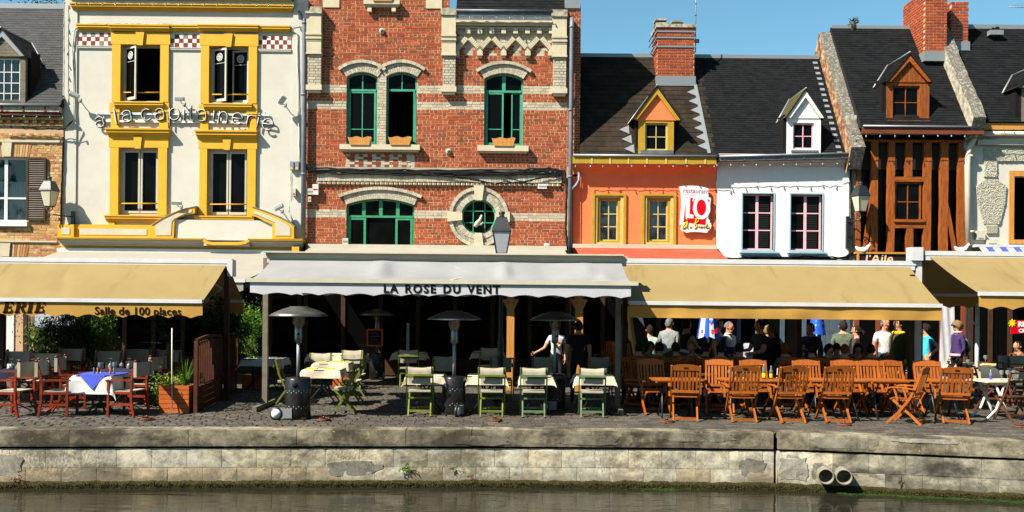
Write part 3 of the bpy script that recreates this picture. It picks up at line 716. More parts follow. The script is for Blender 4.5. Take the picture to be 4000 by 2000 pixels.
def body(parent,x0,x1,z0,z1,Y,mt,back=7,name='side_wall'):
    m=MB(); a=Y+.02; m.quad((x0,a,z0),(x0,a+back,z0),(x0,a+back,z1),(x0,a,z1)); m.quad((x1,a,z0),(x1,a+back,z0),(x1,a+back,z1),(x1,a,z1)); m.quad((x0,a+back,z0),(x1,a+back,z0),(x1,a+back,z1),(x0,a+back,z1))
    m.build(name,mt,parent)
def glassy(name,tr):
    m=bpy.data.materials.new(name); m.use_nodes=True; t=m.node_tree; N=t.nodes; L=t.links; N.remove(N['Principled BSDF'])
    g=N.new('ShaderNodeBsdfGlossy'); g.inputs['Roughness'].default_value=.03; tb=N.new('ShaderNodeBsdfTransparent'); tb.inputs[0].default_value=(tr,tr,tr,1)
    fr=N.new('ShaderNodeFresnel'); fr.inputs[0].default_value=1.45; mx=N.new('ShaderNodeMixShader'); L.new(fr.outputs[0],mx.inputs[0]); L.new(tb.outputs[0],mx.inputs[1]); L.new(g.outputs[0],mx.inputs[2]); L.new(mx.outputs[0],N['Material Output'].inputs[0]); return m
K['clearpane']=glassy('clear_pane',.85)
K['curtain']=mat('net_curtain',(.50,.50,.52),.9,(.34,.34,.36),6,5,.4,.7,stretch=(5,5,.7))
def curtain(parent,r,Y,gap=None,name='curtain',mt=None,lace=True):
    x0,x1,z0,z1=r; m=MB(); n=40; rows=[]
    for k in range(3):
        z=z0+(z1-z0)*k/2; rows.append([(x0+(x1-x0)*j/n,Y+.02*math.sin(j*1.1)+.008*math.sin(j*2.7+k),z) for j in range(n+1)])
    m.grid(rows); return m.build(name,mt or K['curtain'],parent)
def opentext(s,X,Y,Z,size,mt,parent,name='lettering',shear=0,offset=0,space=1,rx=90,ry=0,ext=.002,align='LEFT',word=1,squash=1):
    c=bpy.data.curves.new(name,'FONT'); c.body=s; c.size=size; c.shear=shear; c.offset=offset; c.space_character=space; c.extrude=ext; c.space_word=word; c.align_x=align
    c.materials.append(mt); c.resolution_u=3
    tmp=bpy.data.objects.new(name,c); COL.objects.link(tmp); bpy.context.view_layer.update()
    me=bpy.data.meshes.new_from_object(tmp.evaluated_get(bpy.context.evaluated_depsgraph_get())); bpy.data.objects.remove(tmp)
    o=bpy.data.objects.new(name,None); COL.objects.link(o); o.empty_display_size=.1; o.rotation_euler=(R(rx),R(ry),0) ; o.scale=(squash,1,1)
    base=Vector(parent['_w']) if parent.get('_w') else Vector((0,0,0)); o.parent=parent; o.location=Vector((X,Y,Z))-base
    # one sub-part per letter: connected pieces grouped where they overlap sideways (i and its dot)
    root=list(range(len(me.vertices)))
    def find(i):
        while root[i]!=i: root[i]=root[root[i]]; i=root[i]
        return i
    for e in me.edges:
        a_,b_=find(e.vertices[0]),find(e.vertices[1]); root[a_]=b_
    grp={}
    for v in me.vertices: grp.setdefault(find(v.index),[]).append(v.co.x)
    iv=sorted([min(x),max(x),{k}] for k,x in grp.items()); out=[]
    for q in iv:
        if out and min(q[1],out[-1][1])-max(q[0],out[-1][0])>.5*min(q[1]-q[0],out[-1][1]-out[-1][0]): out[-1][1]=max(out[-1][1],q[1]); out[-1][2]|=q[2]
        else: out.append(q)
    for q in out:
        mb=MB(); ix={}
        for v in me.vertices:
            if find(v.index) in q[2]: ix[v.index]=len(mb.v); mb.v.append(tuple(v.co))
        for p in me.polygons:
            if p.vertices[0] in ix: mb.f.append(tuple(ix[i] for i in p.vertices)); mb.m.append(0); mb.sm.append(False)
        l=bpy.data.objects.new('letter',mb.mesh('letter',mt)); COL.objects.link(l); l.parent=o
    return o
YF=25.36
def gutter_string(px0,py0,px1,py1,Y,n,label,drop=.05,sag=.02,mt='gcable',blen=.09):
    """a string of festoon lights: cable > bulbs"""
    a=wx(px0,py0,Y); b=wx(px1,py1,Y)
    t=thing('festoon_lights',label,'string lights',(a[0],Y,a[1]),group='festoon lights strung along the eaves')
    P=[];N=n*4; rnd=random.Random(n+int(px0))
    for i in range(N+1):
        f=i/N; ph=(i%4)/4
        P.append(((b[0]-a[0])*f,rnd.uniform(-.01,.01),(b[1]-a[1])*f-sag*math.sin(math.pi*ph)-.25*sag*rnd.random()))
    m=MB(); m.tube(P,.008,5); m.build('cable',K[mt],t)
    s=MB(); s.tube([(0,0,0),(.004,-.01,-.045)],.013,6); cap=s.mesh('bulb_socket',K[mt])
    q=MB(); q.lathe([(.004,-.105),(.016,-.095),(.021,-.075),(.014,-.05),(.008,-.045)],n=7); bm_=q.mesh('bulb',K['bulb'])
    for i in range(n+1):
        p=P[i*4]
        o=inst('bulb_socket',cap,p,t,rot=(rnd.uniform(-.5,.1),rnd.uniform(-.3,.3),0)); inst('bulb',bm_,(0,0,0),o)
    return t
# ================================================================ left brick house
Y1=25.30
b1=thing('brick_house','narrow ochre brick house with slate roof and white dormer left of the yellow one','house',(-14.2,Y1,0),world_children=True)
X0,X1=-16.2,wx(246,700,Y1)[0]
zg=wx(120,440,Y1)[1]
win=RR(-75,613,106,866,Y1)
def b1_block(z):
    r=[]
    if win[2]<z<win[3]: r.append((win[0],win[1]))
    if win[3]<=z<win[3]+.42: r.append((win[0],win[1]+.02+(z-win[3])*.12))   # flat arch
    kz=wx(0,948,Y1)[1]; 
    if kz-.44<z<kz-.04: r.append((-17,wx(104,980,Y1)[0]))
    return r
wallm=MB(); cutgrid(wallm,X0,X1,0,zg,Y1,[win]); reveal(wallm,win,Y1,.14,0,True,1); wallm.build('wall',[K['mortar'],K['dark']],b1)
zc=wx(120,520,Y1)[1]
bricks(b1,X0,X1,wx(0,1200,Y1)[1],zc,Y1,[K['brick_o']],blocked=b1_block,ch=.0725,pick=lambda x,z:x>-15 and z>3)
# voussoirs of the flat arches + keystones
for (pxL,pxR,pyT,pyB,kl,kr) in ((-75,110,557,612,12,48),(-75,104,950,1002,2,42)):
    r=RR(pxL,pyT,pxR,pyB,Y1); k=RR(kl,pyT,kr,pyB,Y1)
    x=r[0]
    while x<r[1]-.02:
        if not(k[0]-.07<x<k[1]):
            lean=(x-(k[0]+k[1])/2)*.12
            m=MB(); m.prism([(x,r[2]),(x+.062,r[2]),(x+.062+lean,r[3]),(x+lean,r[3])],Y1-.012,Y1+.03); m.build('arch_brick',K['brick_o'],b1)
        x+=.073
    m=MB(); m.prism([(k[0]+.02,k[2]),(k[1]-.02,k[2]),(k[1]+.01,k[3]),(k[0]-.01,k[3])],Y1-.05,Y1+.02); m.build('keystone',K['stone'],b1)
for (pa,pb,xr) in ((548,560,236),(940,950,225)):
    r=RR(-60,pa,xr,pb,Y1); m=MB(); m.box(r[0],r[1],Y1-.05,Y1+.02,r[2]+.03,r[3]); m.box(r[0],r[1]-.03,Y1-.03,Y1+.02,r[2],r[2]+.028); m.build('string_course',K['stone'],b1)
# eaves: weathered board, brick dentils, terracotta roll
r=RR(-80,420,240,442,Y1); m=MB(); m.box(X0,X1-.02,Y1-.22,Y1,r[2],r[3]); m.build('eaves_board',K['stone_old'],b1)
m=MB(); m.tube([(X0,Y1-.14,r[2]-.06),(X1-.04,Y1-.14,r[2]-.06)],.055,8); m.build('terracotta_roll',K['brick_ch'],b1)
z=r[2]-.13
for kk in range(3):
    x=X0
    while x<X1-.1:
        if not(kk==1 and int(x/.12)%2):
            m=MB(); m.box(x,x+.11,Y1-.12+kk*.035,Y1,z-.07,z-.006); m.build('eaves_brick',K['brick_o'],b1)
        x+=.121
    z-=.076
for px in (25,108,192):
    q=RR(px-3,420,px+3,442,Y1); m=MB(); m.box(q[0],q[1],Y1-.235,Y1-.21,q[2],q[3]); m.build('gutter_bracket',K['rust'],b1)
m=MB(); g0=wx(0,417,Y1); m.tube([(X0,Y1-.26,r[3]+.02),(X1-.02,Y1-.26,r[3]+.02)],.035,8); m.build('gutter',K['zinc'],b1)
# roof
M1=1.45; t1=2.45
roof1=slope_roof(b1,X0,X1,Y1-.2,r[3]+.03,t1,M1,.21,.105,[K['slate_g']],pick=lambda x,v:x>-14.6)
rz=r[3]+.03+t1*M1
m=MB(); m.box(X0,X1,Y1-.2+t1-.10,Y1-.2+t1+.05,rz-.10,rz+.06); m.build('ridge_flashing',K['zinc'],b1)
body(b1,X0,X1,0,r[3],Y1,K['brick_o'],6)
# first-floor window
w=window(b1,win,Y1+.10,[.5],[.36],K['white'],.06,.05,mid=.09,glass=K['clearpane'])
curtain(w,(win[0]+.05,win[1]-.05,win[2]+.05,win[2]+1.15),Y1+.2)
s=RR(-75,866,112,884,Y1); m=MB(); m.box(s[0],s[1],Y1-.10,Y1+.1,s[2],s[3]); m.build('sill',K['white'],w)
# louvred shutter
sh=RR(107,615,183,862,Y1); m=MB(); f=.055
m.box(sh[0],sh[0]+f,Y1-.07,Y1-.03,sh[2],sh[3]); m.box(sh[1]-f,sh[1],Y1-.07,Y1-.03,sh[2],sh[3])
for zz in (sh[2],(sh[2]+sh[3])/2-.03,sh[3]-.07): m.box(sh[0]+f,sh[1]-f,Y1-.07,Y1-.03,zz,zz+.07)
so=m.build('shutter',K['shutter'],b1); sm_=MB(); hw=(sh[1]-sh[0])/2-f; sm_.bar((-hw,0,0),(hw,0,0),.012,.045,up=(0,.6,1)); sl=sm_.mesh('slat',K['shutter'])
for half in (0,1):
    za=sh[2]+.09 if not half else (sh[2]+sh[3])/2+.06; zb=(sh[2]+sh[3])/2-.05 if not half else sh[3]-.09
    n=13
    for i in range(n): inst('slat',sl,((sh[0]+sh[1])/2,Y1-.05,za+(zb-za)*i/(n-1)),so)
# dormer of weathered boards
dormer(b1,(14,121),(-75,222),(101,222),(-62,222,99,412),(-55,226,78,408),Y1-.16,M1,Y1-.2,r[3]+.03,K['greywood'],K['greywood'],K['white'],[.26,.5,.74],[.23,.47,.72],boards=True,mroof=[K['slate_g'],K['greywood']],rake=K['zinc'],glass=K['clearpane'])
dw=[o for o in b1.children if o.name.startswith('dormer_window')][0]
q=RR(-50,250,74,404,Y1); curtain(dw,q,Y1+.05,mt=mat('checked_curtain',(.30,.31,.33),.9,(.12,.12,.13),60,2,.45,.55))
# ================================================================ cream and yellow house
Y2=YF
b2=thing('cream_house','tall cream house with bright yellow window surrounds and chequered tiles','house',(-9.3,Y2,0),world_children=True)
X0,X1=wx(246,480,Y2)[0]+.002,wx(1180,480,Y2)[0]
ztop=wx(700,-60,Y2)[1]
ops=[RR(474,176,629,399,Y2),RR(819,182,973,405,Y2),RR(466,578,620,840,Y2),RR(811,583,968,846,Y2)]
m=MB(); cutgrid(m,X0,X1,0,ztop,Y2,ops,0)
for o_ in ops[2:]: reveal(m,o_,Y2,.16,2,True,1)
for o_ in ops[:2]: reveal(m,o_,Y2,.16,2,True,1)
m.build('wall',[K['plaster'],K['dark'],K['yellow']],b2)
body(b2,X0,X1,0,ztop+.2,Y2,K['plaster'],7)
# corner pilasters
for a,b_ in ((246,300),(1142,1180)):
    r=RR(a,120,b_,940,Y2); m=MB(); m.box(r[0],r[1],Y2-.035,Y2,r[2],ztop); m.build('pilaster',K['plaster'],b2)
def block(px0,py0,px1,py1,d,mt,name,back=0,par=None,Y=None):
    Yq=Y2 if Y is None else Y
    r=RR(px0,py0,px1,py1,Yq); m=MB(); m.box(r[0],r[1],Yq-d,Yq+back,r[2],r[3]); return m.build(name,mt,par or b2)
def moulding(px0,py0,px1,py1,mt,name,par=None,d0=.06,d1=.16,n=4,Y=None,ends=0.03):
    """stepped cornice, widest at the top"""
    Yq=Y2 if Y is None else Y
    r=RR(px0,py0,px1,py1,Yq); m=MB(); h=(r[3]-r[2])
    fr=[(0,.22,d0),(.22,.45,d0+(d1-d0)*.35),(.45,.8,d0+(d1-d0)*.75),(.8,1,d1)]
    for a,b_,d in fr:
        e=ends*(1-a)*1.5
        m.box(r[0]+e,r[1]-e,Yq-d,Yq,r[2]+h*a,r[2]+h*b_)
    return m.build(name,mt,par or b2)
# top cornices
moulding(278,-30,1150,8,K['yellow'],'cornice',d0=.16,d1=.30); block(278,8,1152,20,.12,K['plaster'],'frieze')
moulding(280,20,1152,44,K['yellow'],'cornice',d0=.05,d1=.15)
moulding(302,101,1140,124,K['yellow'],'cornice',d0=.06,d1=.13)
for a,b_ in ((432,672),(776,1018)): moulding(a,102,b_,126,K['yellow'],'cornice_break',d0=.10,d1=.18)
# chequered tile panels
tw=None
for (a,b_,t,nx) in ((306,440,128,8),(666,786,135,7),(1010,1138,141,8)):
    r=RR(a,t,b_,t+50,Y2); w_=(r[1]-r[0])/nx; h=(r[3]-r[2])/3
    for i in range(nx):
        for j_ in range(3):
            dk=(i+j_)%2==1
            if tw is None:
                tw=[]; 
                for mt in (K['white'],mat('brown_tile',(.20,.045,.02),.3,rcol=[(0,(.20,.04,.02)),(.5,(.16,.03,.015)),(.75,(.26,.16,.10))])):
                    q=MB(); q.box(-w_/2+.003,w_/2-.003,-.014,0,-h/2+.003,h/2-.003); tw.append(q.mesh('tile',mt))
            inst('tile',tw[1 if dk else 0],(r[0]+(i+.5)*w_,Y2,r[2]+(j_+.5)*h),b2)
    moulding(a-3,t+52,b_+3,t+68,K['plaster'],'tile_ledge',d0=.01,d1=.05)
# window surrounds
def surround(op,outL,outR,top,keyc,kw=.16,par=b2,shoulder=True,zb=None):
    x0,x1,z0,z1=op; xl,xr=outL,outR; m=MB(); d=.07
    zb=zb if zb is not None else z0
    m.box(xl,x0,Y2-d,Y2,zb,z1); m.box(x1,xr,Y2-d,Y2,zb,z1)
    e=.035 if shoulder else 0
    # lintel in two leaves beside a keystone
    m.prism([(xl-e,z1+.001),(keyc-kw*.42,z1+.001),(keyc-kw*.62,top),(xl-e,top)],Y2-d-.004,Y2)
    m.prism([(keyc+kw*.42,z1+.001),(xr+e,z1+.001),(xr+e,top),(keyc+kw*.62,top)],Y2-d-.004,Y2)
    m.prism([(keyc-kw*.40,z1-.035),(keyc+kw*.40,z1-.035),(keyc+kw*.60,top),(keyc-kw*.60,top)],Y2-d-.05,Y2)
    for s,xx in ((-1,x0),(1,x1)): m.box(min(xx,xx-s*.0)-(.0 if s>0 else 0),xx+.0001,Y2-d,Y2+.15,z0,z1)
    return m.build('window_surround',K['yellow'],par)
kc=[(a[0]+a[1])/2 for a in ops]
s1=surround(ops[0],wx(441,280,Y2)[0],wx(662,280,Y2)[0],wx(550,130,Y2)[1],kc[0],.20)
s2=surround(ops[1],wx(787,280,Y2)[0],wx(1006,280,Y2)[0],wx(900,136,Y2)[1],kc[1],.20)
s3=surround(ops[2],wx(433,700,Y2)[0],wx(655,700,Y2)[0],wx(550,536,Y2)[1],kc[2],.20)
s4=surround(ops[3],wx(782,700,Y2)[0],wx(1001,700,Y2)[0],wx(900,545,Y2)[1],kc[3],.20)
# sill tables and aprons between floors
for (a,b_,t,cr) in ((433,664,401,(421,672,505,536)),(781,1008,408,(768,1012,513,546))):
    moulding(a+18,t,b_-18,t+24,K['yellow'],'sill_table',d0=.10,d1=.17,ends=.01)
    block(a,t+2,a+40,t+40,.085,K['yellow'],'sill_bracket'); block(b_-42,t+2,b_,t+40,.085,K['yellow'],'sill_bracket')
    block(a+4,t+40,a+36,cr[2]-1,.07,K['yellow'],'apron_pilaster'); block(b_-38,t+40,b_-4,cr[2]-1,.07,K['yellow'],'apron_pilaster')
    block(a+36,t+24,b_-38,t+36,.05,K['yellow'],'apron_band')
    moulding(*[cr[0],cr[2],cr[1],cr[3]],K['yellow'],'window_crown',d0=.09,d1=.22)
for (a,b_,t) in ((415,655,842),(763,1000,845)):
    moulding(a,t,b_,t+25,K['yellow'],'sill_table',d0=.08,d1=.17,ends=.02)
block(428,868,452,880,.08,K['yellow'],'sill_foot')
# sashes: lower ones closed (two leaves), upper ones ajar
for r in ops[2:]:
    w=window(b2,r,Y2+.10,[],[],K['cream'],.06,.02,name='window')
    xm=(r[0]+r[1])/2
    for s,(a,b_) in enumerate(((r[0]+.062,xm-.012),(xm+.012,r[1]-.062))):
        lf=(a,b_,r[2]+.062,r[3]-.062); m=MB(); f=.05
        m.box(lf[0],lf[0]+f,Y2+.085,Y2+.13,lf[2],lf[3]); m.box(lf[1]-f,lf[1],Y2+.085,Y2+.13,lf[2],lf[3]); m.box(lf[0]+f,lf[1]-f,Y2+.085,Y2+.13,lf[2],lf[2]+f*1.4); m.box(lf[0]+f,lf[1]-f,Y2+.085,Y2+.13,lf[3]-f,lf[3])
        m.build('casement',K['cream'],w)
    m=MB(); 
    for i in range(34):
        z=r[2]+.14+i*(r[3]-r[2]-.2)/34; m.box(r[0]+.1,r[1]-.1,Y2+.155,Y2+.157,z,z+.030)
    m.build('venetian_blind',mat('brown_blind_'+str(int(r[0])),(.06,.016,.012),.5),w)
for r,leaves in ((ops[0],((0,.50,-62),)),(ops[1],((0,.50,-50),(1,.50,12)))):
    w=window(b2,r,Y2+.12,[],[],K['cream'],.05,.02,name='window')
    for c in list(w.children): bpy.data.objects.remove(c)
    for side,wf,ang in leaves:
        W_=(r[1]-r[0]-.1)*.5; H_=r[3]-r[2]-.12; f=.05
        hx=r[0]+.05 if side==0 else r[1]-.05; s=1 if side==0 else -1
        m=MB(); 
        xa,xb=(0,W_) if s>0 else (-W_,0)
        m.box(xa,xa+f,0,.04,0,H_); m.box(xb-f,xb,0,.04,0,H_); m.box(xa+f,xb-f,0,.04,0,f*1.5); m.box(xa+f,xb-f,0,.04,H_-f,H_)
        zt=H_-.42; m.box(xa+f,xb-f,0,.04,zt,zt+.012)
        lf=m.build('casement',K['cream'],w); lf.location=(hx,Y2+.12,r[2]+.06); lf.rotation_euler=(0,0,R(-ang) if s<0 else R(-ang*-.55))
        p=MB(); p.box(xa+f,xb-f,.018,.022,f*1.5,H_-f); p.build('pane',K['skyglass'] if 'skyglass' in K else K['glass'],lf)
        c=MB(); rr=.105; cx=(xa+xb)/2; cz=H_-.24
        c.tube([(cx+rr*math.cos(t),.006,cz+rr*math.sin(t)) for t in [2*math.pi*k/20 for k in range(20)]],.010,5,closed=True)
        for k in range(4):
            zz=cz-.06+k*.04; hw=math.sqrt(max(0,rr**2-(zz-cz)**2)); c.box(cx-hw,cx+hw,.004,.012,zz-.009,zz+.009)
        c.build('vent_disc',K['white'],lf)
    m=MB(); m.box(r[0]+.05,r[1]-.05,Y2+.0,Y2+.1,r[2],r[2]+.03); m.build('sill',K['white'],w)
for (x0_,x1_,z_) in ((478,627,361),(825,972,369),(470,620,795),(815,968,798)):
    a=wx(x0_,z_,Y2-.01); b_=wx(x1_,z_,Y2-.01); m=MB(); m.tube([(a[0]-.03,Y2-.005,a[1]),(b_[0]+.03,Y2-.005,b_[1])],.017,6); m.build('window_bar',K['yellow'],b2)
# parapet of the ground floor front
PY=Y2
block(246,880,308,932,.30,K['yellow'],'parapet_block'); block(262,893,293,919,.312,K['cream'],'parapet_panel')
block(308,880,600,932,.22,K['yellow'],'parapet_band'); block(326,896,586,920,.232,K['cream'],'parapet_panel')
# curved pediment wings
def poly(pts,y0,y1,mt,name,par=b2,Y=Y2):
    P=[wx(a,b_,Y) for a,b_ in pts]; m=MB(); m.prism(P,y0,y1); return m.build(name,mt,par)
arcL=[(600,882),(640,856),(690,832),(735,817),(772,809)]; inL=[(772,836),(735,842),(700,856),(694,868),(690,932)]
poly(arcL+inL+[(600,932)],Y2-.24,Y2,K['yellow'],'pediment_wing')
poly([(622,882),(660,858),(700,840),(735,828),(762,822),(762,832),(730,840),(694,858),(684,870),(681,922),(622,922)],Y2-.255,Y2-.2,K['cream'],'pediment_panel')
arcR=[(988,810),(1040,827),(1090,847),(1130,868),(1156,888)]; inR=[(1156,934),(1072,934),(1072,880),(1045,868),(1010,850),(988,845)]
poly(arcR+inR,Y2-.24,Y2,K['yellow'],'pediment_wing')
poly([(1001,825),(1040,838),(1088,858),(1125,876),(1143,892),(1143,923),(1084,923),(1084,872),(1050,858),(1015,842),(1001,838)],Y2-.255,Y2-.2,K['cream'],'pediment_panel')
block(694,862,1072,940,.18,K['plaster'],'pediment_field')
# zinc capping along curves
for arc in (arcL,arcR):
    P=[wx(a,b_-2,Y2-.12) for a,b_ in arc]; m=MB()
    for p,q in zip(P,P[1:]): m.bar((p[0],Y2-.12,p[1]),(q[0],Y2-.12,q[1]),.28,.02)
    m.build('zinc_capping',K['zinc'],b2)
# main shop cornice with dip
moulding(246,934,815,962,K['cream'],'shop_cornice',d0=.16,d1=.38); moulding(985,938,1192,966,K['cream'],'shop_cornice',d0=.16,d1=.38)
moulding(246,932,812,942,K['yellow'],'shop_cornice_edge',d0=.36,d1=.40,ends=0); moulding(985,936,1194,947,K['yellow'],'shop_cornice_edge',d0=.36,d1=.40,ends=0)
poly([(812,934),(825,948),(850,952),(950,952),(972,948),(988,938),(988,966),(812,962)],Y2-.34,Y2,K['cream'],'cornice_dip')
poly([(810,932),(826,945),(850,949),(950,949),(972,945),(990,936),(990,946),(975,956),(950,960),(850,960),(822,956),(810,944)],Y2-.39,Y2-.341,K['yellow'],'cornice_dip_edge')
block(246,962,1178,974,.10,K['yellow'],'shop_frieze'); block(1150,966,1178,990,.30,K['yellow'],'corner_bracket')
# ground-floor front: dark glazing with brown joinery
def shopfront(par,px0,px1,ptop,Y,mt,n,glass=None,base=.5,name='shopfront'):
    a=wx(px0,1250,Y)[0]; b_=wx(px1,1250,Y)[0]; zt=wx((px0+px1)/2,ptop,Y)[1]; m=MB()
    m.box(a,b_,Y-.03,Y+.02,zt-.3,zt); m.box(a,b_,Y-.04,Y+.02,.02,base)
    for i in range(n+1):
        x=a+(b_-a)*i/n; m.box(x-.06,x+.06,Y-.05,Y+.02,base,zt-.3)
    o=m.build(name,mt,par)
    for i in range(n):
        xa=a+(b_-a)*i/n+.06; xb=a+(b_-a)*(i+1)/n-.06
        p=MB(); p.box(xa,xb,Y-.004,Y-.0005,base,zt-.3); p.build('pane',glass or K['glass'],o)
    return o
shopfront(b2,262,1170,985,Y2-.04,K['darkbrown'],8)
# neon sign
sg=thing('neon_sign','white neon tube letters reading a la capitainerie across the cream wall','sign',(-9.4,Y2-.2,5.2),world_children=True)
def arcp(cx,cz,rx,rz,a0,a1,n=14): return [(cx+rx*math.cos(R(a0+(a1-a0)*i/n)),cz+rz*math.sin(R(a0+(a1-a0)*i/n))) for i in range(n+1)]
def glyph(c):
    if c=='a': return [[(.05,.78)]+arcp(.40,.70,.36,.30,150,0)+[(.78,.0)],arcp(.40,.30,.40,.30,60,350)+[(.78,.42)]]
    if c=='A': return glyph('a')+[[(.15,1.45),(.45,1.2)]]
    if c=='l': return [[(.1,1.45),(.1,.0),(.22,-.02)]]
    if c=='c': return [arcp(.45,.5,.45,.5,45,318,18)]
    if c=='p': return [[(.05,1.0),(.05,-.5)],arcp(.45,.5,.42,.5,150,-150,18)]
    if c=='i': return [[(.1,.95),(.1,0)],[(.1,1.22),(.1,1.38)]]
    if c=='t': return [[(.3,1.35),(.3,.2)]+arcp(.48,.18,.18,.18,180,290,6),[(.0,.98),(.62,.98)]]
    if c=='n': return [[(.05,1.0),(.05,0)],[(.05,.6)]+arcp(.42,.6,.36,.4,170,0,10)+[(.78,0)]]
    if c=='e': return [[(.03,.52),(.88,.52)]+arcp(.45,.5,.45,.5,5,318,20)]
    if c=='r': return [[(.05,1.0),(.05,0)],[(.05,.55)]+arcp(.38,.58,.33,.40,170,55,8)]
    return []
NL=[('A',378,500,40,12),('l',452,486,42,14),('a',482,479,44,9),('c',556,473,44,7),('a',608,470,44,3),('p',662,470,46,0),('i',716,471,44,0),('t',734,472,44,-1),('a',771,473,44,-3),('i',831,475,44,-6),('n',853,480,44,-8),('e',907,484,44,-10),('r',963,492,44,-13),('i',1001,499,42,-14),('e',1024,505,44,-16)]
for c,px,py,xh,rot in NL:
    o=wx(px,py,Y2-.1); s=xh/FPX*(Y2-.1); ca,sa=math.cos(R(rot*.7)),math.sin(R(rot*.7))
    wt=MB(); dk=MB()
    for st in glyph(c):
        P=[(o[0]+s*(p[0]*ca-p[1]*sa),o[1]+s*(p[0]*sa+p[1]*ca)) for p in st]
        for sgn in (1,):
            Q=[]
            for i,p in enumerate(P):
                a=P[max(0,i-1)];b_=P[min(len(P)-1,i+1)]; d=Vector((b_[0]-a[0],b_[1]-a[1])); d=d.normalized() if d.length>0 else Vector((1,0))
                Q.append((p[0]-.016,Y2-.105,p[1]+.012))
            wt.tube(Q,.011,5)
        dk.tube([(p[0],Y2-.085,p[1]) for p in P],.020,5)
    l=wt.build('neon_letter',K['white'],sg); dk.build('letter_channel',K['black'],l)
for py in (441,471):
    a=wx(378,py,Y2-.1); b_=wx(1050,py+3,Y2-.1); m=MB(); m.box(a[0],b_[0],Y2-.06,Y2-.03,a[1]-.03,a[1]+.03); m.build('mounting_rail',K['white'],sg)
for px in (400,560,700,860,1030):
    a=wx(px,456,Y2-.1); m=MB(); m.box(a[0]-.015,a[0]+.015,Y2-.03,Y2-.0,a[1]-.15,a[1]+.15); m.build('rail_bracket',K['white'],sg)
# floodlights
def flood(px,py,lab,tilt,yaw,Y=Y2,white=True,side=1):
    X,Z=wx(px,py,Y); t=thing('floodlight',lab,'floodlight',(X,Y-.0,Z),group='white floodlights on the facades')
    m=MB(); m.box(-.13,.13,-.06,.06,-.05,.05); m.box(-.12,.12,.06,.085,-.04,.04)
    h=m.build('housing',K['alu'],t); h.location=(0,-.32,.06); h.rotation_euler=(R(tilt),R(yaw),R(yaw*.4))
    g=MB(); g.box(-.115,.115,-.068,-.06,-.04,.04); q=g.build('lens',K['bulb'],h)
    m=MB(); m.tube([(0,0,0),(0,-.12,-.03),(0,-.30,.03)],.014,6); m.box(-.035,.035,-.02,0,-.05,.05); m.build('arm',K['alu'],t)
flood(312,390,'floodlight tilted down near the top left corner of the cream wall',-30,24)
flood(1112,408,'floodlight tilted steeply on the cream wall beside the drainpipe',-40,-50)
flood(706,806,'level floodlight above the left wing of the yellow pediment',10,2)
flood(1100,822,'floodlight above the right wing of the yellow pediment',-10,-25)
flood(718,405,'slim floodlight between the two upper yellow windows',5,0)
# meter boxes and alarm
for px,py,w_,h_,lab in ((1144,650,14,34,'grey meter box, left one of a pair high beside the drainpipe'),(1164,650,14,34,'grey meter box, right one of a pair high beside the drainpipe'),(1153,752,13,30,'small cream alarm box with red dot beside the drainpipe')):
    r=RR(px-w_/2,py-h_/2,px+w_/2,py+h_/2,Y2); t=thing('wall_box',lab,'box',((r[0]+r[1])/2,Y2-.04,r[2]),world_children=True,group='small boxes fixed to the facades')
    m=MB(); m.box(r[0],r[1],Y2-.14,Y2-.036,r[2],r[3]); m.build('case',K['zinc'] if w_==14 else K['cream'],t)
    m=MB(); m.box(r[0]+.02,r[1]-.02,Y2-.146,Y2-.14,r[2]+.03,r[2]+.07); m.build('badge',K['gold'] if w_==14 else K['red'],t)
gutter_string(300,8,1150,14,Y2-.34,17,'string of small lights along the top yellow cornice',mt='black')
gutter_string(251,0,250,420,Y2-.10,9,'string of lights hanging down the left edge of the cream house',mt='gcable')
gutter_string(0,445,245,450,Y1-.30,5,'green string of lights under the eaves of the ochre brick house')
def cable(pts,r,lab,mt='cable',Y=None,n=1,seed=0,group=None,sub='strand'):
    """bundle of cables through pixel points (px,py,Y)"""
    P0=[(*[wx(a,b_,y)[0]],y,wx(a,b_,y)[1]) for a,b_,y in pts]
    t=thing('wall_cable',lab,'cable',P0[0],world_children=True,group=group or 'cables clipped to the facades'); rnd=random.Random(seed)
    for k_ in range(n):
        m=MB(); Q=[]
        for i in range(len(P0)-1):
            for f in range(6):
                u=f/6; p=Vector(P0[i]).lerp(Vector(P0[i+1]),u); Q.append(p+Vector((rnd.gauss(0,.006),-.006*k_+rnd.gauss(0,.004),rnd.gauss(0,.012)*(1 if n>1 else .4)+(k_-(n-1)/2)*r*1.2)))
        Q.append(Vector(P0[-1])); m.tube(Q,r,5); m.build(sub,K[mt],t)
    return t
cable([(290,470,Y2-.06),(283,200,Y2-.06),(292,115,Y2-.06),(330,92,Y2-.06),(520,95,Y2-.06),(900,104,Y2-.06),(1130,108,Y2-.06),(1160,130,Y2-.06),(1165,420,Y2-.06),(1170,640,Y2-.06)],.010,'pale cable bundle running round the top of the cream wall','cable_w',n=3,seed=2)
cable([(248,540,Y2-.07),(243,700,Y2-.07),(238,860,Y2-.07),(240,930,Y2-.07)],.016,'black cable bundle between the ochre brick and cream houses',n=3,seed=3)
cable([(0,497,Y1-.15),(120,500,Y1-.15),(250,505,Y1-.15),(285,470,Y1-.1)],.014,'black cable sagging along the ochre brick eaves',n=3,seed=4)
cable([(1135,660,Y2-.05),(1133,760,Y2-.05),(1128,830,Y2-.05),(1150,880,Y2-.05)],.010,'pale cable dropping below the meter boxes','cable_w',n=2,seed=5)
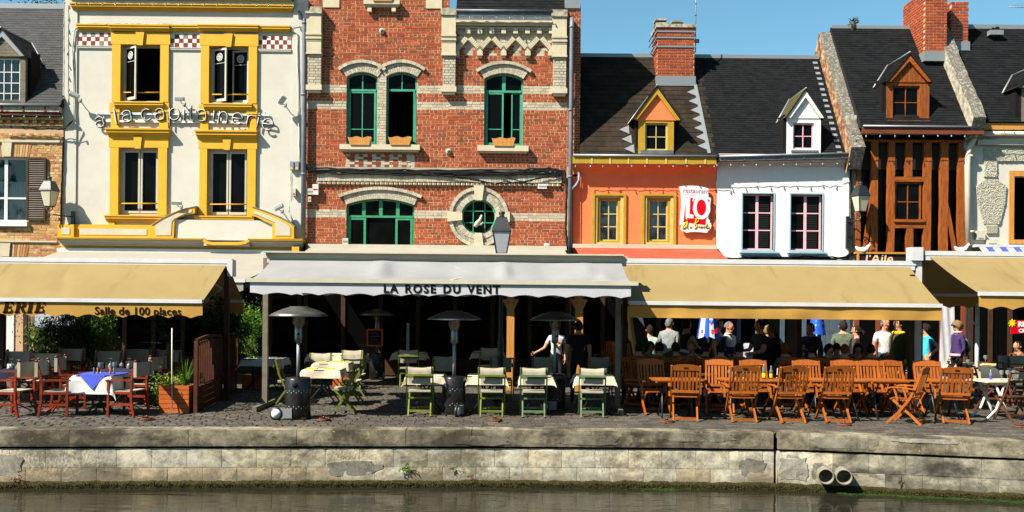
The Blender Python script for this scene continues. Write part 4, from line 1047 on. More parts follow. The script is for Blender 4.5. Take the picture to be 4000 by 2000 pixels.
# drainpipe
def downpipe(pts,r,lab,mt='pipe',collars=()):
    P=[(*[wx(a,b_,y)[0]],y,wx(a,b_,y)[1]) for a,b_,y in pts]
    t=thing('drainpipe',lab,'drainpipe',P[-1],world_children=True,group='drainpipes between the houses')
    m=MB(); m.tube(P,r,12); m.build('pipe',K[mt],t)
    for (a,b_,y) in collars:
        x,z=wx(a,b_,y); c=MB(); c.lathe([(r*1.0,-.03),(r*1.25,-.02),(r*1.25,.02),(r*1.0,.03)],(x,y,z),12); c.build('collar',K[mt],t)
downpipe([(1192,-10,Y2-.14),(1190,80,Y2-.14),(1187,500,Y2-.14),(1184,935,Y2-.14)],.068,'dark grey drainpipe between the cream house and the red brick house',collars=[(1190,90,Y2-.14),(1187,370,Y2-.14),(1186,680,Y2-.14)])
m=thing('rainwater_hopper','dark zinc hopper head at the top of the grey drainpipe','hopper',wx(1190,50,Y2-.2)[:1]+(Y2-.2,)+wx(1190,50,Y2-.2)[1:],world_children=True)
a=wx(1188,45,Y2-.2); q=MB(); q.prismx([(Y2-.30,a[1]+.30),(Y2-.02,a[1]+.30),(Y2-.08,a[1]-.2),(Y2-.20,a[1]-.2)],a[0]-.16,a[0]+.13); q.build('hopper_box',K['zinc_d'],m)
# ================================================================ red brick house
Y3=YF
b3=thing('red_brick_house','tall red brick house with pale stone piers and green windows','house',(.0,Y3,0),world_children=True)
X0,X1=wx(1198,480,Y3)[0],wx(2214,480,Y3)[0]; XR=wx(2266,400,Y3)[0]
ztop=wx(1500,-70,Y3)[1]; zeave=wx(1960,92,Y3)[1]; xmid=wx(1755,200,Y3)[0]
def P3(px,py): return wx(px,py,Y3)
# segmental-arched openings: (rect px, crown)
def seg(px0,px1,crown,spring,bot):
    r=RR(px0,crown,px1,bot,Y3); zs=P3((px0+px1)/2,spring)[1]; h=r[3]-zs; w_=(r[1]-r[0])/2; rad=(w_*w_+h*h)/(2*h); cx=(r[0]+r[1])/2; cz=r[3]-rad
    return dict(r=r,zs=zs,rad=rad,cx=cx,cz=cz,w=w_)
A=[seg(1353,1474,281,300,568),seg(1508,1628,281,300,568),seg(1891,2043,286,308,572),seg(1352,1618,776,800,1010)]
rnd_c=P3(1870,847); ro=66/138; r_in=ro; r_out=116/138
panel=RR(1352,603,1620,664,Y3)
def blocked3(z):
    L=[]
    for a in A:
        x0,x1,z0,z1=a['r']
        if z0<z<=a['zs']: L.append((x0,x1))
        elif a['zs']<z<z1+.001:
            h=math.sqrt(max(0,a['rad']**2-(z-a['cz'])**2)); L.append((a['cx']-h,a['cx']+h))
        # arch ring itself
        R1=a['rad']+(.33 if a is not A[3] else .33)
        if a['zs']-.05<z<a['cz']+R1:
            h=math.sqrt(max(0,R1**2-(z-a['cz'])**2)); lim=a['w']*(1.12)
            h2=a['w']+ (z-a['zs'])*.30
            L.append((a['cx']-min(h,h2),a['cx']+min(h,h2)))
    q=panel
    if q[2]<z<q[3]: L.append((q[0],q[1]))
    dz=abs(z-rnd_c[1])
    if dz<r_out: h=math.sqrt(r_out**2-dz**2); L.append((rnd_c[0]-h,rnd_c[0]+h))
    return L
def band(z,pa,pb,px=1750):
    return P3(px,pb)[1]<z<P3(px,pa)[1]
piers=[RR(1204,60,1262,364,Y3),RR(1727,40,1783,372,Y3),RR(2156,50,2214,376,Y3)]
zig=[(1829,170),(1921,170),(2014,170),(2108,170)]
zigv=[(1784,215),(1875,215),(1967,215),(2061,215),(2152,215)]
def zline(x):   # lower edge of pale zigzag
    for i,(pk,_) in enumerate(zig):
        a=P3(zigv[i][0],206)[0]; b_=P3(zigv[i+1][0],206)[0]
        if a<=x<=b_:
            c=P3(pk,168); f=abs(x-c[0])/((b_-a)/2); return c[1]-f*(c[1]-P3(pk,206)[1])
    return 99
def cls3(x,z):
    if x>xmid-.05 and z>zline(x) : return 1
    if x>xmid and z>P3(1960,206)[1]:   # little white crosses inside the red triangles
        for pk,_ in zig:
            c=P3(pk,212)
            if abs(x-c[0])<.07: return 1
    if x>xmid and P3(1960,230)[1]<z<P3(1960,206)[1]:
        for pk,_ in zig:
            c=P3(pk,212)
            if abs(x-c[0])<.12 and abs(z-c[1])<.04: return 1
    if band(z,332,366): return 1
    if band(z,397,427): return 1
    if band(z,824,858): return 1
    # pier between the paired windows
    if P3(1490,0)[0]-.0<0: pass
    a=A[0]['r'][1]; b_=A[1]['r'][0]
    if a-.01<x<b_+.01 and A[0]['r'][2]<z<A[0]['zs']+.25: return 1
    if x<P3(1330,0)[0]+.0 and P3(1250,960)[1]>z: return 0
    return 0
m=MB(); hl=[a['r'] for a in A]+[(rnd_c[0]-r_out+.02,rnd_c[0]+r_out-.02,rnd_c[1]-r_out+.02,rnd_c[1]+r_out-.02)]
cutgrid(m,X0,xmid,0,ztop,Y3,hl,0); cutgrid(m,xmid,X1,0,zeave,Y3,hl,0); cutgrid(m,X1,XR,0,P3(2240,36)[1],Y3,[],0)
for a in A:
    x0,x1,z0,z1=a['r']; reveal(m,a['r'],Y3,.16,2,True,1)
    for s in (-1,1):     # spandrels
        pts=[(x0 if s<0 else x1,z1),(x0 if s<0 else x1,a['zs'])]+[(a['cx']+s*a['w']*(1-i/8),a['cz']+math.sqrt(a['rad']**2-(a['w']*(1-i/8))**2)) for i in range(0,9)]
        m.add([(p[0],Y3,p[1]) for p in pts]+[(p[0],Y3+.16,p[1]) for p in pts],[tuple(range(len(pts)))]+[(i,i+len(pts),(i+1)+len(pts),i+1) for i in range(1,len(pts)-1)],0)
# disc surround for round window: square ring to circle
n=32; ring=[(rnd_c[0]+(ro+.06)*math.cos(2*math.pi*i/n),rnd_c[1]+(ro+.06)*math.sin(2*math.pi*i/n)) for i in range(n)]
sq=[]; 
for i in range(n):
    a=2*math.pi*i/n; c,s=math.cos(a),math.sin(a); q=(r_out-.02)/max(abs(c),abs(s)); sq.append((rnd_c[0]+q*c,rnd_c[1]+q*s))
m.add([(p[0],Y3,p[1]) for p in ring]+[(p[0],Y3,p[1]) for p in sq],[(i,(i+1)%n,(i+1)%n+n,i+n) for i in range(n)],0)
m.add([(p[0],Y3,p[1]) for p in ring]+[(p[0],Y3+.2,p[1]) for p in ring],[(i,(i+1)%n,(i+1)%n+n,i+n) for i in range(n)],3)
m.add([(p[0],Y3+.2,p[1]) for p in ring],[tuple(range(n))],1)
m.build('wall',[K['mortar'],K['dark'],K['mortar_w'],K['brick_w']],b3)
bm=[K['brick'],K['brick_w']]
bricks(b3,X0,xmid,P3(1500,1000)[1],ztop,Y3,bm,cls3,blocked3,pick=lambda x,z:z<6.5)
bricks(b3,xmid,X1,P3(1950,1000)[1],zeave,Y3,bm,cls3,blocked3,nparts=0)
def colr(x,z): return 0
bricks(b3,X1+.012,XR,P3(2240,610)[1]-.3,P3(2240,40)[1],Y3,bm,None,None,nparts=0,ch=.0755)
body(b3,X0,XR,0,P3(2240,38)[1],Y3,K['brick'],8)
q=MB(); zt=P3(2240,38)[1]; q.add([(XR-.001,Y3,zt),(XR-.001,Y3+8,zt),(XR-.001,Y3+4,zt+4.5)],[(0,1,2)]); q.build('gable_wall',K['brick'],b3)
q=panel; m=MB(); m.box(q[0],q[1],Y3-.006,Y3,q[2],q[3]); m.build('panel_bed',K['mortar_w'],b3)
pm=[]
for mt in (K['brick'],K['brick_w']):
    r_=[]
    for w_ in (.235,.11): mb=MB(); mb.box(-w_/2,w_/2,-.012,.0,-.032,.032); r_.append(mb.mesh('panel_brick',mt))
    pm.append(r_)
n_=int((q[3]-q[2])/.0735)
for i in range(n_):
    z=q[2]+(i+.5)*(q[3]-q[2])/n_; x=q[0]+.005; k_=0
    while x<q[1]-.1:
        if i%2: w_=.11; c=0 if k_%2==1 else 1; hd=1
        else: hd=0; w_=.235; c=0 if (k_+i//2)%2==0 else 1
        if x+w_>q[1]: break
        inst('panel_brick',pm[c][hd],(x+w_/2,Y3-.006,z),b3); x+=w_+.012; k_+=1
# arches
for i,a in enumerate(A):
    th0=math.asin(min(1,a['w']/a['rad'])); n=16 if i!=3 else 30
    arch_ring(b3,a['cx'],a['cz'],a['rad'],a['rad']+.24,math.pi/2+th0*1.0,math.pi/2-th0*1.0,n,Y3,.03+.004*i,K['brick_w'],two=(True),dep=.14)
    arch_ring(b3,a['cx'],a['cz'],a['rad']+.246,a['rad']+.33,math.pi/2+th0*1.1,math.pi/2-th0*1.1,max(8,n//2+2),Y3,.085+.004*i,K['brick_w'],name='hood_brick',dep=.02)
# round window surround
arch_ring(b3,*rnd_c,ro+.02,ro+.16,0,2*math.pi,36,Y3,.03,K['brick_w'],dep=.1)
arch_ring(b3,*rnd_c,ro+.165,ro+.27,0,2*math.pi,22,Y3,.015,K['stone_old'],name='ring_stone',dep=.05)
arch_ring(b3,*rnd_c,ro+.275,r_out+.01,0,2*math.pi,34,Y3,.055,K['brick_w'],name='hood_brick',dep=.05)
for a0 in (0,90,180,270):
    c,s=math.cos(R(a0)),math.sin(R(a0)); q=MB(); u=Vector((c,s)); v=Vector((-s,c)); p0=Vector(rnd_c)
    pts=[p0+u*(ro-.015)-v*.10,p0+u*(r_out+.04)-v*.15,p0+u*(r_out+.04)+v*.15,p0+u*(ro-.015)+v*.10]
    q.prism([tuple(p) for p in pts],Y3-.10,Y3+.1); q.build('keystone',K['stone'],b3)
rw=MB(); P=[(rnd_c[0]+(ro-.0)*math.cos(t),Y3+.10,rnd_c[1]+(ro-.0)*math.sin(t)) for t in [2*math.pi*k/36 for k in range(36)]]; rw.tube(P,.035,6,closed=True)
wo=rw.build('round_window',K['green'],b3)
for k_ in (-.16,.17):
    h=math.sqrt(ro**2-k_**2); q=MB(); q.box(rnd_c[0]+k_-.014,rnd_c[0]+k_+.014,Y3+.09,Y3+.12,rnd_c[1]-h,rnd_c[1]+h); q.build('glazing_bar',K['green'],wo)
    q=MB(); q.box(rnd_c[0]-h,rnd_c[0]+h,Y3+.094,Y3+.116,rnd_c[1]+k_-.014,rnd_c[1]+k_+.014); q.build('glazing_bar',K['green'],wo)
q=MB(); q.add([(rnd_c[0]+ro*math.cos(t),Y3+.125,rnd_c[1]+ro*math.sin(t)) for t in [2*math.pi*k/36 for k in range(36)]],[tuple(range(36))]); q.build('pane',K['glass'],wo)
# stone piers
for (px0,px1,tp,bt) in ((1203,1260,36,365),(1727,1782,42,372),(2156,2212,48,378)):
    def pb(pa,pb_,d,mt,nm,ex=0):
        r=RR(px0-ex,pa,px1+ex,pb_,Y3); q=MB(); q.box(r[0],r[1],Y3-d,Y3,r[2],r[3]); q.build(nm,mt,b3)
    pb(tp,tp+26,.24,K['stone_old'],'pier_cap',3); pb(tp+26.5,tp+100,.20,K['stone'],'pier_block'); 
    for kk,(d) in enumerate((.225,.20,.235,.21)): pb(tp+100.4+kk*8,tp+108+kk*8,d,K['stone'],'pier_moulding',2 if kk%2==0 else 0)
    pb(tp+132.4,tp+176,.20,K['stone'],'pier_block'); pb(tp+176.4,tp+182,.22,K['stone'],'pier_moulding',2)
    r=RR(px0+4,tp+183,px1-2,bt-28,Y3); q=MB(); q.box(r[0],r[1],Y3-.15,Y3,r[2],r[3]); q.build('pier_core',K['mortar_w'],b3)
    bricks(b3,r[0],r[1],r[2],r[3],Y3-.155,[K['brick_w']],nparts=0,proud=.006,depth=.003)
    pb(bt-28,bt-8,.20,K['stone'],'pier_foot',2); pb(bt-8,bt,.17,K['stone'],'pier_foot',-4); 
for x_ in (1262,1700): pass
r=RR(1262,0,1326,30,Y3); q=MB(); q.box(r[0],r[1],Y3-.03,Y3,r[2],r[3]+.5); q.build('kneeler_stone',K['stone'],b3)
r=RR(1664,0,1727,34,Y3); q=MB(); q.box(r[0],r[1],Y3-.03,Y3,r[2],r[3]+.5); q.build('kneeler_stone',K['stone'],b3)
# cornice, dentils, gutter between the right piers
r=RR(1783,88,2156,104,Y3); q=MB(); q.box(r[0],r[1],Y3-.22,Y3,r[2]+.05,r[3]); q.box(r[0],r[1],Y3-.14,Y3,r[2]-.01,r[2]+.048); q.build('cornice',K['stone'],b3)
r=RR(1783,106,2156,112,Y3); q=MB(); q.box(r[0],r[1],Y3-.07,Y3,r[2]-.02,r[3]-.01); q.build('frieze',K['mortar_w'],b3)
for i in range(8):
    px=1829+i*46.2; r=RR(px-9,113,px+9,135,Y3); q=MB(); q.box(r[0],r[1],Y3-.12,Y3,r[2],r[3]); q.build('dentil',K['stone'],b3)
    r=RR(px+11,117,px+35,122,Y3); q=MB(); q.box(r[0],r[1],Y3-.05,Y3,r[2],r[3]); q.build('dentil_ledge',K['stone'],b3)
for i in range(4):      # zigzag hood bricks
    for s in (-1,1):
        va=P3(zigv[i][0] if s<0 else zigv[i+1][0],208); pk=P3(zig[i][0],158)
        A_=Vector((va[0],va[1])); B_=Vector((pk[0],pk[1])); d=(B_-A_); n_=9; nn=Vector((-d.y,d.x)).normalized()*(-s)*.13
        if nn.y<0: nn=-nn
        for k_ in range(n_):
            a=A_+d*(k_/n_)+d.normalized()*.004; e=A_+d*((k_+1)/n_)-d.normalized()*.004
            q=MB(); q.prism([tuple(a),tuple(e),tuple(e+nn),tuple(a+nn)],Y3-.10,Y3); q.build('zigzag_brick',K['stone'],b3)
for i,(vx,_) in enumerate(zigv):
    w_=11; r=RR(vx-w_,200,vx+w_,228,Y3)
    if i in(0,): r=(r[0]+.07,r[1],r[2],r[3])
    if i==4: r=(r[0],r[1]-.06,r[2],r[3])
    q=MB(); q.box(r[0],r[1],Y3-.125,Y3,r[2]+.05,r[3]-.04); q.prism([(r[0],r[3]-.04),(r[1],r[3]-.04),((r[0]+r[1])/2,r[3]+.05)],Y3-.124,Y3); q.box(r[0]+.02,r[1]-.02,Y3-.085,Y3,r[2],r[2]+.05); q.build('corbel',K['stone'],b3)
r=RR(1783,52,2156,88,Y3); q=MB(); q.box(r[0],r[1],Y3-.20,Y3,r[2],r[3]-.03); q.tube([(r[0],Y3-.22,r[3]),(r[1],Y3-.22,r[3])],.04,8); q.build('gutter',K['zinc_d'],b3)
slope_roof(b3,r[0],r[1]+.4,Y3-.15,r[3]-.02,2.6,1.6,.17,.115,[K['slate']],nparts=300,back=False)
# roof light
r2=RR(2002,-20,2075,18,Y3+.7); q=MB(); q.box(r2[0],r2[1],Y3+.30,Y3+.55,r2[2],r2[3]); vo=q.build('skylight',K['zinc_d'],b3); q=MB(); q.box(r2[0]+.06,r2[1]-.06,Y3+.285,Y3+.30,r2[2]+.07,r2[3]-.04); q.build('pane',K['bulb'],vo)
r=RR(2206,-30,2264,34,Y3); q=MB(); q.box(r[0],r[1]+.02,Y3-.05,Y3+3,r[2],r[3]+1); q.build('zinc_verge',K['zinc'],b3)
# sills and window boxes
def sill(px0,px1,pa,pb_,brk=()):
    r=RR(px0,pa,px1,pb_,Y3); q=MB(); q.box(r[0],r[1],Y3-.18,Y3+.1,r[2]+.045,r[3]); q.box(r[0]+.04,r[1]-.04,Y3-.13,Y3,r[2],r[2]+.045); q.build('sill',K['stone'],b3)
    for b_ in brk:
        r=RR(b_-8,pb_,b_+8,pb_+20,Y3); q=MB(); q.box(r[0],r[1],Y3-.13,Y3,r[2],r[3]); q.build('sill_bracket',K['stone'],b3)
sill(1331,1642,568,594); sill(1866,2064,572,600); sill(1424,1564,8,30,(1446,1540))
def wbox(px0,px1,pa,pb_,lab):
    r=RR(px0,pa,px1,pb_,Y3-.12); X=(r[0]+r[1])/2; hw=(r[1]-r[0])/2; h=r[3]-r[2]
    t=thing('window_box',lab,'window box',(X,Y3-.11,r[2]),group='wooden window boxes on the red brick house')
    top=[(-hw+2*hw*i/12,h-.02*math.sin(math.pi*i/3)) for i in range(13)]
    for y0,y1 in ((-.10,-.075),(.05,.07)):
        q=MB(); q.prism([(-hw*.90,h*.48),(hw*.90,h*.48)]+[(p[0],p[1]) for p in reversed(top)],y0,y1); q.build('board',K['wood_p'],t)
        q=MB(); q.prism([(-hw*.80,0),(hw*.80,0),(hw*.895,h*.465),(-hw*.895,h*.465)],y0,y1); q.build('board',K['wood_p'],t)
    q=MB(); q.add([(-hw*.8,-.075,0),(-hw*.8,.05,0),(-hw,.05,h),(-hw,-.075,h)],[(0,1,2,3)]); q.add([(hw*.8,-.075,0),(hw*.8,.05,0),(hw,.05,h),(hw,-.075,h)],[(0,1,2,3)]); q.add([(-hw*.8,-.075,.01),(hw*.8,-.075,.01),(hw*.8,.05,.01),(-hw*.8,.05,.01)],[(0,1,2,3)]); q.build('end_board',K['wood_p'],t)
    q=MB(); q.box(-hw*.85,hw*.85,-.07,.045,h*.5,h*.8); q.build('soil',K['bark'],t)
wbox(1360,1453,537,568,'wooden window box under the left window of the paired arches'); wbox(1517,1609,537,568,'wooden window box under the right window of the paired arches'); wbox(1921,2013,541,572,'wooden window box under the single arched window'); wbox(1450,1540,-14,8,'wooden window box cut by the top edge above the paired arches')
# green windows
def archwin(a,mt,cols,trans,rowb,Yw=Y3+.10,open_right=False,wide=.05,rows2=()):
    x0,x1,z0,z1=a['r']; q=MB(); fw=.055; ztr=a['r'][3]-trans
    q.box(x0,x0+fw,Yw,Yw+.05,z0,a['zs']); q.box(x1-fw,x1,Yw,Yw+.05,z0,a['zs']); q.box(x0+fw,x1-fw,Yw,Yw+.05,z0,z0+fw); q.box(x0+fw,x1-fw,Yw-.02,Yw+.05,ztr-.03,ztr+.03)
    P=[(a['cx']-a['w']*(1-2*i/12)*.97,Yw+.02,a['cz']+math.sqrt(a['rad']**2-(a['w']*(1-2*i/12)*.97)**2)-.02) for i in range(13)]; q.tube(P,.03,4,sm=False)
    o=q.build('window',mt,b3)
    zs=a['zs']
    for c in cols:
        xc=x0+(x1-x0)*c; w_=wide; b_=MB(); b_.box(xc-w_/2,xc+w_/2,Yw-.006,Yw+.04,ztr+.03,z1-.035); b_.build('glazing_bar',mt,o)
    g=MB(); pts=[(x0+fw,ztr+.03),(x1-fw,ztr+.03)]+[(p[0],p[2]) for p in reversed(P)]; g.prism(pts,Yw+.03,Yw+.034); g.build('pane',K['glass'],o)
    return o,(x0+fw,x1-fw,z0+fw,ztr-.03)
def leafw(o,r,mt,Yw,bars=(.28,),f=.05,vb=None):
    q=MB(); q.box(r[0],r[0]+f,Yw,Yw+.045,r[2],r[3]); q.box(r[1]-f,r[1],Yw,Yw+.045,r[2],r[3]); q.box(r[0]+f,r[1]-f,Yw,Yw+.045,r[2],r[2]+f*1.3); q.box(r[0]+f,r[1]-f,Yw,Yw+.045,r[3]-f,r[3])
    for b_ in bars: z=r[2]+(r[3]-r[2])*b_; q.box(r[0]+f,r[1]-f,Yw+.005,Yw+.04,z-.012,z+.012)
    if vb: x=r[0]+(r[1]-r[0])*vb; q.box(x-.014,x+.014,Yw+.003,Yw+.042,r[2]+f,r[3]-f)
    c=q.build('casement',mt,o); g=MB(); g.box(r[0]+f,r[1]-f,Yw+.02,Yw+.025,r[2]+f,r[3]-f); g.build('pane',K['glass'],o)
o,r=archwin(A[0],K['teal'],[.5],.50,.3,wide=.03); leafw(o,r,K['teal'],Y3+.09,(.28,),vb=.5)
o,r=archwin(A[1],K['teal'],[.5],.50,.3,wide=.03); c=MB(); c.box(r[1]-.05,r[1],Y3+.02,Y3+.30,r[2],r[2]+.06); c.box(r[1]-.045,r[1]-.005,Y3+.02,Y3+.05,r[2],r[3]); c.box(r[1]-.045,r[1]-.005,Y3+.26,Y3+.30,r[2],r[3]); c.build('open_casement',K['teal'],o)
o,r=archwin(A[2],K['teal'],[.5],.50,.3,wide=.10); leafw(o,(r[0],(r[0]+r[1])/2,r[2],r[3]),K['teal'],Y3+.09,(.30,)); xm=r[0]+(r[1]-r[0])*.72; leafw(o,(xm,r[1],r[2],r[3]),K['teal'],Y3+.11,(.30,),f=.035)
o,r=archwin(A[3],K['green'],[.25,.5,.75],.50,.3,wide=.10)
w4=r[1]-r[0]; leafw(o,(r[0],r[0]+w4*.27,r[2],r[3]),K['green'],Y3+.09,(),f=.065); leafw(o,(r[1]-w4*.27,r[1],r[2],r[3]),K['green'],Y3+.09,(),f=.065)
g=MB(); g.box(r[0]+w4*.27,r[1]-w4*.27,Y3+.15,Y3+.155,r[2],r[3]); g.build('pane',K['glass'],o)
# anchor plates
for px,py,lab in ((1492,122,'round iron wall anchor high between the stone piers'),(1752,592,'round iron wall anchor between the arched windows'),):
    X,Z=P3(px,py); t=thing('wall_anchor',lab,'wall anchor',(X,Y3,Z),group='round wall anchors in the red brick'); q=MB(); 
    q.tube([(0,-.005,0),(0,-.05,0)],[.085,.075],18); q.build('plate',K['stone'],t); q=MB(); q.tube([(0,-.05,0),(0,-.09,0)],.04,12); q.build('bolt',K['zinc_d'],t)
# string course: upright bricks and dogtooth
rr_=RR(1240,682,2190,712,Y3); q=MB(); q.box(rr_[0],rr_[1],Y3-.04,Y3,rr_[2],rr_[3]); q.build('course_core',K['mortar_w'],b3)
x=rr_[0]; i=0; sb=None
q=MB(); q.box(-.033,.033,-.012,.0,-.105,.105); sb=q.mesh('soldier_brick',K['brick_w'])
while x<rr_[1]:
    inst('soldier_brick',sb,(x+.036,Y3-.04,(rr_[2]+rr_[3])/2+(.005 if i%2 else -.003)),b3); x+=.0735; i+=1
q=MB(); q.prismx([(-.0,-.03),(-.085,-.02),(-.085,.03),(0,.04)],-.045,.045); dt=q.mesh('dogtooth_brick',K['stone'])
x=rr_[0]
while x<rr_[1]: inst('dogtooth_brick',dt,(x+.06,Y3-.005,rr_[2]-.06),b3,rot=(0,0,.35)); x+=.135
block(1240,656,2190,681,.02,K['brick_w'],'pale_band',par=b3,Y=Y3)
# statuette: pointing bird on the keystone of the round window
X,Z=P3(1872,886); t=thing('figurine','small white figurine on the foot of the round window ring','figurine',(X,Y3-.05,Z)); q=MB(); q.tube([(-.12,0,0),(-.05,-.02,.10),(.03,-.02,.20),(.07,-.02,.33)],[.05,.07,.045,.025],8); q.tube([(-.05,-.02,.08),(.06,-.03,.06),(.11,-.03,.13)],[.04,.03,.015],6); q.build('body',K['cream'],t)
# cables and fittings on the brick
cable([(1190,650,Y3-.12),(1235,668,Y3-.10),(1500,672,Y3-.09),(1750,676,Y3-.09),(2000,674,Y3-.09),(2150,668,Y3-.09),(2205,678,Y3-.1),(2214,730,Y3-.1),(2212,800,Y3-.1),(2210,900,Y3-.1),(2218,975,Y3-.1)],.027,'thick black cable bundle crossing the red brick front',n=5,seed=8)
cable([(1650,680,Y3-.10),(1800,692,Y3-.11),(1930,718,Y3-.11),(2040,712,Y3-.11),(2130,690,Y3-.11),(2195,684,Y3-.1)],.012,'slack black cable sagging below the thick bundle',n=3,seed=9)
cable([(1930,678,Y3-.10),(2000,700,Y3-.12),(2090,722,Y3-.12)],.010,'short slack cable crossing the pale brick course',n=2,seed=10)
downpipe([(2234,70,Y3-.16),(2234,110,Y3-.16),(2230,500,Y3-.15),(2226,1010,Y3-.15)],.062,'grey drainpipe at the right edge of the red brick house',collars=[(2234,105,Y3-.16),(2229,430,Y3-.15),(2227,690,Y3-.15)])
downpipe([(2262,672,Y3-.12),(2262,705,Y3-.13),(2250,725,Y3-.16),(2232,742,Y3-.16)],.042,'curved grey pipe joining the drainpipe from the orange house',mt='pipe')
for px,py,w_,h_,mt,lab in ((1212,750,28,24,'cream','cream junction box left of the arched green shop window'),(1236,742,22,40,'white','white alarm box with red dot on the red brick'),(1213,780,12,20,'cream','tiny cream box below the junction box'),(2118,730,34,18,'white','white cross-shaped bracket box on the pale course'),(1352,944,22,26,'cream','cream lamp box at the left foot of the arched green window'),(2135,962,20,20,'white','small white box above the cream canopy')):
    r=RR(px-w_/2,py-h_/2,px+w_/2,py+h_/2,Y3); t=thing('wall_box',lab,'box',((r[0]+r[1])/2,Y3-.04,r[2]),world_children=True,group='small boxes fixed to the facades'); q=MB(); q.box(r[0],r[1],Y3-.14,Y3-.03,r[2],r[3]); q.build('case',K[mt],t)
    q=MB(); q.box(r[0]+.02,r[1]-.02,Y3-.148,Y3-.141,(r[2]+r[3])/2-.02,(r[2]+r[3])/2+.02); q.build('badge',K['red'] if 'red dot' in lab else K['zinc'],t)
gutter_string(1783,60,2150,62,Y3-.30,7,'green string of lights along the zinc gutter of the brick house',mt='gcable')
# ground floor front of the brick house: dark timber and brick jambs
shopfront(b3,1195,2215,1000,Y3-.03,K['darkbrown'],7)
# ================================================================ orange house
Y4=YF
b4=thing('orange_house','small bright orange house with ochre window frames and a pointed dormer','house',(3.8,Y4,0),world_children=True)
def P4(px,py): return wx(px,py,Y4)
X0=XR+.002; X0w=P4(2236,800)[0]; X1=P4(2796,800)[0]; zt4=P4(2520,640)[1]
w1=RR(2312,757,2445,962,Y4); w2=RR(2505,758,2640,962,Y4)
def stepwin(par,r,Y,mo,mi_,cols,rows,curt=True):
    x0,x1,z0,z1=r
    for k_,(e,d,mt) in enumerate(((.0,.05,mo),(.075,.015,mi_),(.15,-.03,mo))):
        q=MB(); f=.078
        a0,a1,c0,c1=x0+e,x1-e,z0+e*.7,z1-e*.7
        q.box(a0,a0+f,Y-d,Y+.02-d+.06,c0,c1); q.box(a1-f,a1,Y-d,Y+.08-d,c0,c1); q.box(a0+f,a1-f,Y-d,Y+.08-d,c0,c0+f*.7); q.box(a0+f,a1-f,Y-d,Y+.08-d,c1-f*.7,c1)
        q.build('window_moulding',mt,par)
    e=.225; rr=(x0+e,x1-e,z0+e*.72,z1-e*.72)
    w=window(par,rr,Y+.10,cols,rows,mi_,.035,.028,glass=K['clearpane'])
    if curt: curtain(w,(rr[0]+.02,rr[1]-.02,rr[2]+.02,rr[3]-.02),Y+.22)
    return w
m=MB(); cutgrid(m,X0w,X1,0,zt4,Y4,[w1,w2],0)
for r in (w1,w2): reveal(m,(r[0]+.02,r[1]-.02,r[2]+.02,r[3]-.02),Y4+.0,.3,0,True,1,.4)
m.build('wall',[K['orange'],K['dark']],b4); body(b4,X0w,X1,0,zt4,Y4,K['orange'],5)
for r in (w1,w2): stepwin(b4,r,Y4,K['ochre'],K['ochre_lt'],[.5],[.335,.665])
# coved cornice
za,zb=P4(2520,684)[1],P4(2520,640)[1]; q=MB(); prof=[]
for i in range(8):
    a=R(90*i/7); prof.append((Y4-.30*(1-math.cos(a)),za+(zb-za)*math.sin(a)))
rows=[[(x,p[0],p[1]) for x in (X0w,X1)] for p in prof]; q.grid(rows); q.add([(X0w,p[0],p[1]) for p in prof]+[(X0w,Y4,zb)],[tuple(range(9))]); q.add([(X1,p[0],p[1]) for p in prof]+[(X1,Y4,zb)],[tuple(range(9))]); q.build('coved_cornice',K['orange'],b4)
r=RR(2238,612,2797,641,Y4-.3); q=MB(); q.box(r[0],r[1],Y4-.34,Y4+.1,r[2],r[3]); q.build('fascia',K['ochre'],b4)
for px in (2312,2383,2455,2527,2602,2680,2755):
    c=RR(px-3,614,px+3,640,Y4-.34); q=MB(); q.box(c[0],c[1],Y4-.352,Y4-.34,c[2],c[3]); q.build('fascia_strap',K['ochre_lt'],b4)
q=MB(); q.tube([(r[0],Y4-.36,r[3]+.015),(r[1],Y4-.36,r[3]+.015)],.035,8); q.build('gutter',K['zinc'],b4)
# left orange pilaster & pipe trace
q=RR(2238,690,2268,1000,Y4); m=MB(); m.box(q[0],q[1],Y4-.03,Y4,q[2],q[3]); m.build('pilaster',K['orange'],b4)
# shared roof (orange + white)
zg4=r[3]; M4=1.45; t4=2.40; Yg4=Y4-.28
Xs=P4(2798,600)[0]
def dia(x,v):    # brown fibre slates under the chimney, dark slates elsewhere
    return 0
roof4=slope_roof(b4,X0,Xs-.05,Yg4,zg4,t4,M4,.30,.19,[K['slate_b'],K['slate']],mfun=lambda x,v:0 if x<Xs-.1 else 1,nparts=300)
# sawtooth zinc flashing along the valley
def zincteeth(pxa,pya,pxb,pyb,n,side,par,Yo=0):
    ang=math.atan(M4)
    for i in range(n):
        f=(i+.5)/n; px=pxa+(pxb-pxa)*f; py=pya+(pyb-pya)*f
        # intersect ray with roof plane
        t=0.0
        for _ in range(30):
            Y=Yg4+t; X,Z=wx(px,py,Y); t=(Z-zg4)/M4
        Y=Yg4+t; h=.17; w_=.28*side; nrm=Vector((0,-math.sin(ang),math.cos(ang))); up=Vector((0,math.cos(ang),math.sin(ang))); c=Vector((X,Y,Z))+nrm*.022
        q=MB(); a=c+up*h; b_=c-up*h; e=c+Vector((-w_,0,0)); k_=nrm*.006
        q.add([tuple(a),tuple(b_),tuple(e),tuple(a+k_),tuple(b_+k_),tuple(e+k_)],[(0,1,2),(3,5,4),(0,2,5,3),(1,4,5,2),(0,3,4,1)]); q.build('zinc_tooth',K['zinc'],par)
zincteeth(2716,345,2768,590,7,1,roof4); zincteeth(2452,490,2482,602,3,1,roof4)
